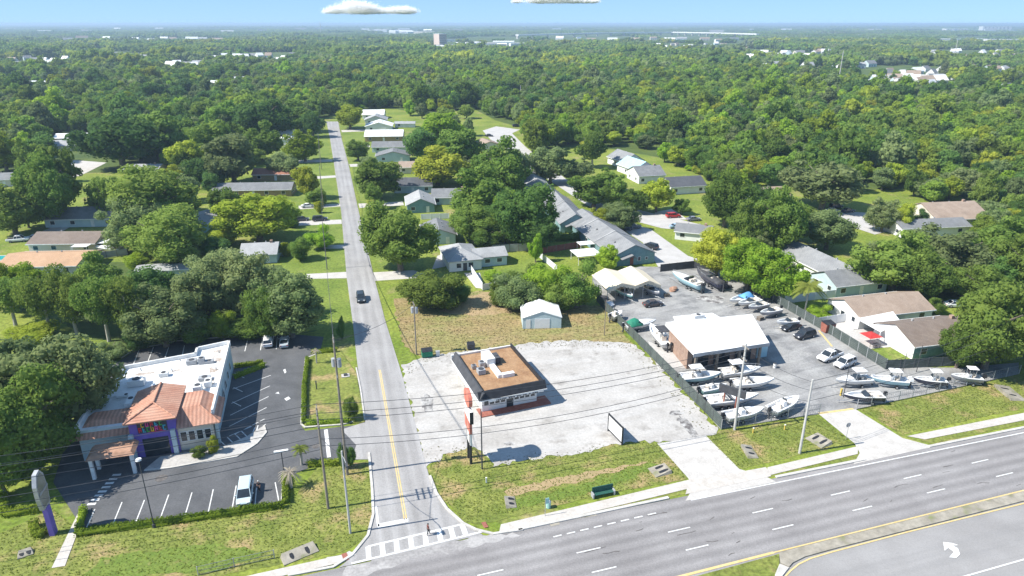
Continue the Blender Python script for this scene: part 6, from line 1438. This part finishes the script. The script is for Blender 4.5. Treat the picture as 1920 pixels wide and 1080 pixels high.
# ------------------------------------------------------------------ people
def limb_mesh(name, pts, edges, radii, m, parent):
    me = bpy.data.meshes.new(name); me.from_pydata(pts, edges, []); o = link(name, me, parent); me.materials.append(m)
    sk = o.modifiers.new('skin', 'SKIN'); me.skin_vertices.new() if not me.skin_vertices else None
    for v, r in zip(me.skin_vertices[0].data, radii): v.radius = (r, r)
    me.skin_vertices[0].data[0].use_root = True; sk.use_smooth_shade = True; s = o.modifiers.new('sub', 'SUBSURF'); s.levels = 1; s.render_levels = 1; return o
def person(label, px_, py_, rot, shirt, legs, hair, z0=.09, stride=.22, hat=None):
    b = at(px_, py_); t = thing('person', label, 'person', (b.x, b.y, z0), rot)
    P = [(0, 0, .95), (0, 0, 1.15), (0, 0, 1.38), (0, .0, 1.50), (.02, 0, 1.58), (.03, 0, 1.70)]; E_ = [(i, i + 1) for i in range(5)]; R_ = [.13, .125, .15, .058, .085, .075]
    for s in (-1, 1):
        n = len(P); f = stride * s
        P += [(0, s * .1, .9), (f * .6 + .03, s * .1, .5), (f - .03, s * .1, .09), (f + .13, s * .11, .04)]; E_ += [(0, n), (n, n + 1), (n + 1, n + 2), (n + 2, n + 3)]; R_ += [.095, .062, .042, .036]
        n = len(P); P += [(0, s * .19, 1.40), (-f * .3 - .02, s * .25, 1.14), (-f * .3 + .12, s * .24, .92), (-f * .3 + .16, s * .235, .86)]; E_ += [(2, n), (n, n + 1), (n + 1, n + 2), (n + 2, n + 3)]; R_ += [.062, .045, .032, .034]
        k = n + 3; hx = P[k]
        for q, (dx, dy, L_) in enumerate(((.03, -.03, .085), (.04, -.01, .095), (.035, .012, .09), (.02, .032, .07), (.045, -.05, .06))):
            n = len(P); P += [(hx[0] + dx * .6, hx[1] + dy, hx[2] - L_ * .5), (hx[0] + dx * .9, hx[1] + dy, hx[2] - L_)]; E_ += [(k, n), (n, n + 1)]; R_ += [.010, .008]
    limb_mesh('body', P, E_, R_, M['skin'], t)
    sp, se, sr_ = [(0, 0, .98), (0, 0, 1.15), (0, 0, 1.40), (0, 0, 1.47)], [(0, 1), (1, 2), (2, 3)], [.15, .145, .168, .075]
    for s in (-1, 1):
        n = len(sp); f = stride * s; sp += [(0, s * .19, 1.40), (-f * .3 * .8 - .015, s * .245, 1.18)]; se += [(2, n), (n, n + 1)]; sr_ += [.078, .066]
    limb_mesh('shirt', sp, se, sr_, shirt, t)
    lp, le, lr_ = [(0, 0, .97)], [], [.145]
    for s in (-1, 1):
        n = len(lp); f = stride * s; lp += [(0, s * .1, .88), (f * .6 + .03, s * .1, .5), (f * .97 - .02, s * .1, .13)]; le += [(0, n), (n, n + 1), (n + 1, n + 2)]; lr_ += [.11, .078, .058]
    limb_mesh('trousers', lp, le, lr_, legs, t)
    MB().blob((-.005, 0, 1.69), (.098, .088, .10), 12, 8).build('hair', hair, t, True)
    fc = MB()
    for s in (-1, 1): fc.blob((.105, s * .032, 1.655), (.012, .014, .009), 6, 4)
    fc.build('eyes', M['dark'], t); MB().blob((.118, 0, 1.63), (.018, .014, .022), 6, 4).blob((.1, 0, 1.592), (.012, .026, .008), 6, 4).build('nose_and_mouth', M['skin'], t)
    eb = MB()
    for s in (-1, 1): eb.blob((.02, s * .092, 1.64), (.022, .012, .034), 6, 4)
    eb.build('ears', M['skin'], t); return t
dred = mat('maroon_cloth', (.10, .02, .022), (.14, .03, .03)); dcl = mat('dark_cloth', (.02, .02, .025), (.035, .035, .04))
person('person in a dark maroon top walking over the white crosswalk', 803.5, 1004, MA + .1, dred, dcl, M['black'])
person('person in dark clothes with a white cap standing beside the minivan', 487, 922, UP + 2.6, dcl, dcl, M['white'], .06, .06)
# ------------------------------------------------------------------ woodland and the far country
def edge_y(x): return np.interp(x, [p[0] for p in W0], [p[1] for p in W0])
CLEAR = [[(-40, 110), (140, 110), (140, 132), (-40, 134)], [(295, 118), (400, 118), (400, 138), (295, 138)], [(1225, 82), (1425, 82), (1425, 100), (1225, 101)], [(1785, 128), (1935, 128), (1935, 158), (1785, 156)], [(110, 71), (430, 71), (430, 83), (110, 83)], [(990, 73), (1410, 73), (1410, 84), (990, 84)],
         [(82, 252), (182, 252), (205, 295), (225, 372), (100, 380), (88, 300)], [(-60, 318), (60, 318), (66, 380), (-60, 390)], [(498, 250), (562, 250), (562, 312), (498, 312)], [(340, 300), (600, 300), (600, 400), (340, 400)], [(255, 315), (320, 312), (320, 350), (255, 350)],
         [(1612, 122), (1790, 122), (1800, 182), (1600, 176)], [(1395, 92), (1570, 95), (1570, 122), (1390, 116)], [(1700, 92), (1930, 95), (1930, 118), (1710, 122)], [(800, 70), (985, 68), (985, 98), (795, 98)],
         [(10, 150), (165, 150), (165, 174), (10, 174)], [(380, 148), (430, 148), (430, 176), (380, 176)], [(170, 96), (300, 96), (300, 120), (170, 120)], [(395, 98), (570, 98), (560, 122), (400, 120)], [(440, 146), (480, 146), (480, 168), (440, 168)],
         [(1760, 168), (1930, 168), (1930, 186), (1760, 186)], [(985, 66), (1420, 60), (1420, 72), (985, 78)], [(1750, 68), (1930, 68), (1930, 84), (1750, 84)], [(1750, 50), (1915, 50), (1915, 62), (1750, 62)], [(1380, 118), (1650, 134), (1640, 150), (1380, 132)],
         [(830, 208), (905, 206), (905, 222), (840, 222)], [(690, 54), (800, 54), (800, 68), (690, 68)], [(1160, 255), (1260, 270), (1260, 345), (1130, 330)], [(940, 175), (1000, 178), (1000, 195), (940, 195)]]
rs = random.Random(21)
def wedge(d0, d1, step, jit=.45):
    out = []; d = d0
    while d < d1:
        hw = d * 1.0 + 40; x = -hw
        while x < hw:
            out.append((x + rs.uniform(-jit, jit) * step, d + rs.uniform(-jit, jit) * step)); x += step
        d += step * .92
    return out
def allowed(x, y, r=0):
    X, Y = proj((x, y, 0))
    if X < -620 or X > 2520: return None
    if Y > edge_y(X) - 1: return None
    for c in CLEAR:
        if inpoly(X, Y, c) and not (y > 600 and rs.random() < .04): return None
    return X, Y
near = []
for x, y in wedge(200, 900, 8.6):
    q = allowed(x, y)
    if q and all((x - a) ** 2 + (y - b_) ** 2 > (r * .8 + 2.5) ** 2 for a, b_, r in TREES): near.append((x, y, q))
# the trees at the front of the wood that show largest: things of their own
def score(p):
    x, y, (X, Y) = p; return (edge_y(X) - Y) + (0 if -60 < X < 1980 else 999) + y * .02
near.sort(key=score); N_IND = max(20, 297 - sum(1 for o in C.objects if o.get('category') == 'tree'))
ind, rest = near[:N_IND], near[N_IND:]
LBL = [(430, 'tree at the front of the wood behind the left neighbourhood', 'trees at the front of the left wood'), (900, 'tree at the front of the wood at the head of the side street', 'trees at the front of the wood by the street head'),
       (1130, 'tree at the front of the wood beside the cul-de-sac', 'trees at the wood edge by the cul-de-sac'), (1420, 'tree at the front of the wood behind the three edge houses', 'trees at the wood edge behind the three houses'), (9999, 'tree at the front of the wood behind the two tone building', 'trees at the right hand wood edge')]
for x, y, (X, Y) in ind:
    lab, grp = next((l, g) for lim, l, g in LBL if X < lim)
    kind = rs.choices(['wood', 'oak', 'dark', 'gold', 'grey'], [6, 3, 1.6, .6, 1.2] if X > 850 else [3, 4, 2.2, .6, 3])[0]
    h = rs.uniform(10, 15) if X > 850 else rs.uniform(9, 13.5); R = rs.uniform(4.2, 7.0)
    me, tm = proto(kind, 1 if y < 430 else 2, rs.randint(0, 3)); t = thing('tree', lab, 'tree', (x, y, .02), 0, grp); ro = rs.uniform(0, 6.28)
    for nm, m_ in (('crown', me), ('trunk', tm)):
        c = link(nm, m_, t); c.rotation_euler = (0, 0, ro); c.scale = (R / 5, R / 5, h / 10)
for k in range(46):     # bright undergrowth along the foot of the wood
    X = rs.uniform(985, 1925) if k % 3 else rs.uniform(560, 900); Y = edge_y(X) + rs.uniform(-2, 3)
    if any(inpoly(X, Y, c) for c in CLEAR): continue
    p = at(X, Y); me, tm = proto('bush', 1, rs.randint(0, 3)); t = thing('shrub', 'bright shrub in the undergrowth at the foot of the wood', 'shrub', (p.x, p.y, .02), 0, 'undergrowth shrubs at the foot of the wood')
    s = rs.uniform(.35, .8); c = link('crown', me, t); c.scale = (s, s, s * rs.uniform(.4, .8)); c.rotation_euler = (0, 0, rs.uniform(0, 6)); c.material_slots[0].link = 'OBJECT'; c.material_slots[0].material = LEAF[rs.choice(['lime', 'hedge', 'gold', 'lime'])]
    k_ = link('trunk', tm, t); k_.scale = (s * .8, s * .8, s * .4)
# the rest of the wood: one object, instanced on points
lib = bpy.data.collections.new('woodland_library')
def lib_obj(name, me): o = bpy.data.objects.new(name, me); lib.objects.link(o); return o
def gn_scatter(name, pts, colname, label, smin, smax):
    nlib = len(colname.objects); me = bpy.data.meshes.new(name); n = len(pts); me.vertices.add(n); me.vertices.foreach_set('co', np.array([(p[0], p[1], .02) for p in pts], np.float32).ravel())
    for an, ty, vals in (('rz', 'FLOAT', [rs.uniform(0, 6.28) for _ in pts]), ('sc', 'FLOAT', [rs.uniform(smin, smax) * (1.45 if rs.random() < .07 else 1) for p in pts]), ('pick', 'INT', [int(max(0, min(.999, .5 + .27 * (sin(p[0] * .021 + 1.3 * sin(p[1] * .013)) + sin(p[1] * .027 + 1.7 * sin(p[0] * .011))) * .6 + rs.gauss(0, .27))) * nlib) for p in pts])):
        a = me.attributes.new(an, ty, 'POINT'); a.data.foreach_set('value', vals)
    o = link(name, me); tag(o, label, 'wood', None, 'stuff')
    ng = bpy.data.node_groups.new('scatter_' + name, 'GeometryNodeTree'); ng.interface.new_socket('Geometry', in_out='INPUT', socket_type='NodeSocketGeometry'); ng.interface.new_socket('Geometry', in_out='OUTPUT', socket_type='NodeSocketGeometry')
    N, L = ng.nodes, ng.links; gi, go = N.new('NodeGroupInput'), N.new('NodeGroupOutput'); ci = N.new('GeometryNodeCollectionInfo'); ci.inputs['Collection'].default_value = colname; ci.inputs['Separate Children'].default_value = True; ci.inputs['Reset Children'].default_value = True
    ip = N.new('GeometryNodeInstanceOnPoints'); ip.inputs['Pick Instance'].default_value = True
    def attr(nm, ty): q = N.new('GeometryNodeInputNamedAttribute'); q.data_type = ty; q.inputs[0].default_value = nm; return q.outputs[0]
    cx = N.new('ShaderNodeCombineXYZ'); L.new(attr('rz', 'FLOAT'), cx.inputs[2]); L.new(cx.outputs[0], ip.inputs['Rotation']); L.new(attr('sc', 'FLOAT'), ip.inputs['Scale']); L.new(attr('pick', 'INT'), ip.inputs['Instance Index'])
    L.new(gi.outputs[0], ip.inputs['Points']); L.new(ci.outputs[0], ip.inputs['Instance']); L.new(ip.outputs[0], go.inputs[0])
    md = o.modifiers.new('scatter', 'NODES'); md.node_group = ng; return o
def lobes_of(seed, n, R, hmin, hmax, cr, sub):
    """crowns of a patch: n crowns of radius cr in a disc R, each of several lobes"""
    rng = np.random.default_rng(seed); out = []
    for i in range(n):
        a, q = rng.uniform(0, 6.28), sqrt(rng.uniform(0, 1)) * R; x, y = cos(a) * q, sin(a) * q; h = rng.uniform(hmin, hmax); r = cr * rng.uniform(.75, 1.25)
        for k in range(sub):
            d = sph(rng, 1)[0]; out.append((x + d[0] * r * .6, y + d[1] * r * .6, h - r * .55 + d[2] * r * .35 - (r * .3 if k else 0), r * .62, r * .62, r * .5))
        out.append((x, y, (h - r * .4) / 2, r * .8, r * .8, (h - r * .4) / 2))
    return np.array(out)
cA, cB, cC, cD = (bpy.data.collections.new('library_' + s) for s in ('single', 'patch', 'stand', 'far'))
for i, k in enumerate(['wood', 'oak', 'gold', 'wood', 'lime', 'oak', 'wood', 'grey', 'oak', 'dark', 'grey', 'dark']):
    me, tm = proto(k, 2, i % 4); o = bpy.data.objects.new('wood_tree', me); cA.objects.link(o)
def patch(col, seed, n, R, hmin, hmax, cr, sub, nleaf, leaf, lm):
    V, Q, T = crown_arrays(seed, lobes_of(seed, n, R, hmin, hmax, cr, sub), nleaf, leaf, .5, .86); o = bpy.data.objects.new('wood_patch', np_mesh('wood_patch', V, Q, T, LEAF[lm])); col.objects.link(o)
for i in range(8): patch(cB, 50 + i, 14, 19, 7, 13, 5.0, 4, 1500, 1.0, ['wood', 'wood', 'oak', 'dark', 'wood', 'grey', 'oak', 'gold'][i])
for i in range(6): patch(cC, 80 + i, 60, 55, 7, 13.5, 7, 2, 2000, 2.0, ['wood', 'oak', 'dark', 'wood', 'oak', 'grey'][i])
for i in range(4): patch(cD, 110 + i, 110, 210, 9, 17, 18, 1, 800, 5.0, ['oak', 'dark', 'wood', 'oak'][i])
gn_scatter('woodland', [(p[0], p[1]) for p in rest], cA, 'mixed green wood stretching away behind the houses', .7, 1.45)
gn_scatter('middle_wood', [(x, y) for x, y in wedge(905, 2500, 27) if allowed(x, y)], cB, 'wood and garden trees of the middle distance', .75, 1.3)
gn_scatter('distant_wood', [(x, y) for x, y in wedge(2540, 7000, 85) if allowed(x, y) and rs.random() < .9], cC, 'distant tree cover below the horizon', .8, 1.2)
gn_scatter('horizon_wood', [(x, y) for x, y in wedge(7200, 30000, 340)], cD, 'faint tree cover along the horizon', .8, 1.25)
# far houses and large buildings showing between the trees
def far_house(label, X, Y, w, d, zw, zr, wm, rm, rot, group, cat='house', name='distant_house'):
    c = at(X, Y); t = thing(name, label, cat, (c.x, c.y, .03), rot, group); gable_parts(t, -w / 2, -d / 2, w / 2, d / 2, zw, zr, 'x', wm, rm, .4)
    wb = MB()
    for k in range(3): wb.box(-w * .4 + k * w * .3, -d / 2 - .05, 1.0, -w * .4 + k * w * .3 + w * .12, -d / 2 - .004, 2.2)
    wb.build('windows', M['glass'], t)
def cluster(n, x0, x1, y0, y1, label, group, roofs, size=(11, 17), zs=(3, 6.0)):
    for k in range(n):
        X = x0 + (x1 - x0) * (k + rs.uniform(.2, .8)) / n; Y = rs.uniform(y0, y1); f = max(1.0, at(X, Y).y / 900)
        far_house(label, X, Y, rs.uniform(*size), rs.uniform(8, 12), zs[0] * rs.uniform(1.1, 1.7), zs[1] * rs.uniform(1.1, 1.6), rs.choice(['white', 'cream', 'white', 'bluewall']), rs.choice(roofs), rs.uniform(-.4, .9), group)
PR = ['roof_white', 'pale_shingle', 'shingle', 'tan_shingle', 'roof_white']
cluster(30, 1622, 1775, 132, 168, 'pale house in the dense estate beyond the right hand wood', 'houses of the estate beyond the right wood', PR)
cluster(22, 1400, 1565, 99, 114, 'pale house in the scattered band beyond the central wood', 'houses beyond the central wood', PR)
cluster(14, 1400, 1640, 124, 140, 'pale house just beyond the right hand wood', 'houses just beyond the right wood', PR)
cluster(24, 1712, 1925, 98, 114, 'pale house in the band at the right edge of the far wood', 'houses at the right edge of the far wood', PR)
cluster(5, 1770, 1920, 174, 181, 'grey roofed house in the clearing at the right edge', 'houses in the right edge clearing', PR)
cluster(8, 175, 295, 104, 115, 'pale house in the left far clearing', 'houses in the left far clearing', PR)
cluster(10, 400, 560, 106, 116, 'pale house in the far clearing left of the street axis', 'houses in the far clearing left of centre', PR)
cluster(2, 385, 425, 162, 170, 'grey house standing alone in the left wood', 'houses alone in the left wood', PR)
cluster(2, 445, 475, 158, 164, 'pale house deeper in the left wood', 'houses deeper in the left wood', PR)
cluster(9, 0, 130, 112, 126, 'pale house at the left edge of the far wood', 'houses at the left edge of the far wood', PR)
cluster(7, 300, 395, 120, 132, 'pale house in the middle of the left wood', 'houses in the middle of the left wood', PR)
cluster(16, 1230, 1420, 84, 96, 'pale house in the band right of the viaduct end', 'houses right of the viaduct end', PR)
cluster(10, 1790, 1925, 130, 150, 'pale house in the right edge estate', 'houses in the right edge estate', PR)
cluster(12, 120, 420, 72, 80, 'small pale roof far away on the left', 'roofs far away on the left', PR, (25, 45), (5, 9))
cluster(12, 1000, 1400, 74, 82, 'small pale roof far away below the viaduct', 'roofs far away below the viaduct', PR, (25, 45), (5, 9))
cluster(14, 0, 900, 56, 63, 'tiny pale roof near the left horizon', 'roofs near the left horizon', ['roof_white', 'pale_shingle'], (50, 110), (9, 15))
cluster(12, 1000, 1900, 55, 64, 'tiny pale roof near the right horizon', 'roofs near the right horizon', ['roof_white', 'pale_shingle'], (50, 110), (9, 15))
cluster(12, 805, 980, 78, 94, 'low white commercial building around the tan tower block', 'commercial buildings near the tan block', ['roof_white', 'pale_shingle', 'roof_white'], (30, 70), (5, 7))
cluster(10, 1440, 1640, 70, 80, 'low white building in the distant trees right of the viaduct', 'low buildings right of the viaduct', ['roof_white', 'pale_shingle'], (20, 45), (5, 8))
cluster(8, 695, 800, 58, 65, 'white building in the distance left of the viaduct', 'distant buildings left of the viaduct', ['roof_white'], (60, 130), (10, 14))
def big(name, label, cat, X, Y, w, d, h, wm, rot=0.0, rows=0):
    c = at(X, Y); t = thing(name, label, cat, (c.x, c.y, .03), rot); MB().box(-w / 2, -d / 2, 0, w / 2, d / 2, h).build('wall', M[wm], t); MB().box(-w / 2 - .3, -d / 2 - .3, h + .003, w / 2 + .3, d / 2 + .3, h + .8).build('roof', M['roof_white'], t)
    if rows:
        wb = MB()
        for r in range(rows):
            for k in range(7): wb.box(-w * .44 + k * w * .13, -d / 2 - .2, 3 + r * (h - 4) / rows, -w * .44 + k * w * .13 + w * .06, -d / 2 - .02, 3 + (r + .5) * (h - 4) / rows)
        wb.build('windows', M['glass'], t)
tanw = mat('tan_block', (.62, .50, .43), (.68, .56, .49), scale=.05); M['tan'] = tanw
big('office_block', 'tan multi storey block rising over the far wood', 'office block', 826, 90, 25, 22, 34, 'tan', .8, 6)
big('warehouse', 'long low warehouse roof in the left wood', 'warehouse', 86, 166, 95, 14, 6, 'bluewall', -.05)
big('warehouse', 'long white warehouse at the right below the horizon', 'warehouse', 1790, 79, 190, 40, 10, 'white')
big('warehouse', 'second white warehouse at the right below the horizon', 'warehouse', 1880, 80, 130, 40, 10, 'white')
big('office_block', 'pale large building on the right hand horizon', 'office block', 1865, 57, 260, 60, 34, 'white', 0, 4)
big('office_block', 'smaller pale building left of the large one on the right hand horizon', 'office block', 1790, 58, 180, 60, 18, 'white', 0, 2)
P = [at(970, 73), at(1120, 68), at(1260, 66), at(1340, 68), at(1420, 71)]; o = P[0]; t = thing('viaduct', 'pale elevated road curving across the far wood', 'viaduct', (o.x, o.y, 0))
dk = MB(); pr_ = MB()
for a, c in zip(P, P[1:]):
    d = c - a; dk.obox(((a.x + c.x) / 2 - o.x, (a.y + c.y) / 2 - o.y, 15), (d.length + 4, 16, 5), atan2(d.y, d.x))
    for k in range(6): q = a.lerp(c, k / 6) - o; MB().obox((q.x, q.y, 6.2), (5, 9, 12.5), atan2(d.y, d.x)).build('pier', M['concrete'], t)
dk.build('deck', M['roof_white'], t)
# ------------------------------------------------------------------ clouds (lumpy white bodies far beyond the haze)
cm_ = bpy.data.materials.new('cloud_white'); cm_.use_nodes = True; N = cm_.node_tree.nodes; L = cm_.node_tree.links; N.remove(N['Principled BSDF'])
d_, t_, x_ = N.new('ShaderNodeBsdfDiffuse'), N.new('ShaderNodeBsdfTranslucent'), N.new('ShaderNodeMixShader'); x_.inputs[0].default_value = .5
for q in (d_, t_): q.inputs[0].default_value = (.95, .95, .96, 1)
L.new(d_.outputs[0], x_.inputs[1]); L.new(t_.outputs[0], x_.inputs[2]); L.new(x_.outputs[0], N['Material Output'].inputs[0])
def cloud(label, X0, X1, Yb, Yt, seed, D=60000.0, n=48000):
    rng = np.random.default_rng(seed); k = D / cos(TILT)
    def dirp(X, Y): u, v = (X - 960) / FPX, (540 - Y) / FPX; q = Vector((u, cos(TILT) + v * sin(TILT), -sin(TILT) + v * cos(TILT))); return q * (D / q.y)
    a, c = dirp(X0, Yb), dirp(X1, Yb); hgt = dirp((X0 + X1) / 2, Yt).z - a.z; W = (c - a).length
    m_ = 26; uc = rng.uniform(.08, .92, m_); env = np.clip(np.sin(pi * uc) ** .7 * (.72 + .28 * np.sin(uc * 11 + seed)), .2, 1); rz = hgt * env * .42; pick = rng.choice(m_, n, p=(env * env) / (env * env).sum()); d = np.clip(rng.normal(size=(n, 3)) * .52, -1.6, 1.6)
    x = a.x + W * uc[pick] + d[:, 0] * rz[pick] * 2.6; y = a.y + d[:, 1] * rz[pick] * 1.2; z = H + a.z + np.maximum(rz[pick] * .9 + d[:, 2] * rz[pick] * 1.05, rng.uniform(0, .12, n) * hgt + rng.normal(size=n) * hgt * .05)
    V, Q = leaf_quads(rng, np.stack([x, y, z], 1), np.tile([-.3, -.8, .55], (n, 1)), hgt * .022, .8)
    o = link('cloud', np_mesh('cloud', V, Q, np.zeros((0, 3), int), cm_)); tag(o, label, 'cloud'); return o
cloud('white cumulus cloud left of the picture centre', 584, 788, 26, -4, 4)
cloud('white cloud bank cut by the top edge right of centre', 950, 1130, 6, -22, 9)
# ------------------------------------------------------------------ air
hz_ = MB().box(-34000, -400, -1.2, 34000, 36000, H + 3.0).build('haze', None); tag(hz_, 'pale blue haze over the far country', 'haze', None, 'stuff')
hm = bpy.data.materials.new('haze'); hm.use_nodes = True; N = hm.node_tree.nodes; L = hm.node_tree.links; N.remove(N['Principled BSDF'])
pv = N.new('ShaderNodeVolumePrincipled'); pv.inputs['Color'].default_value = (.60, .80, 1.0, 1); pv.inputs['Density'].default_value = .00016; pv.inputs['Anisotropy'].default_value = .1
L.new(pv.outputs[0], N['Material Output'].inputs['Volume']); hz_.data.materials.append(hm)
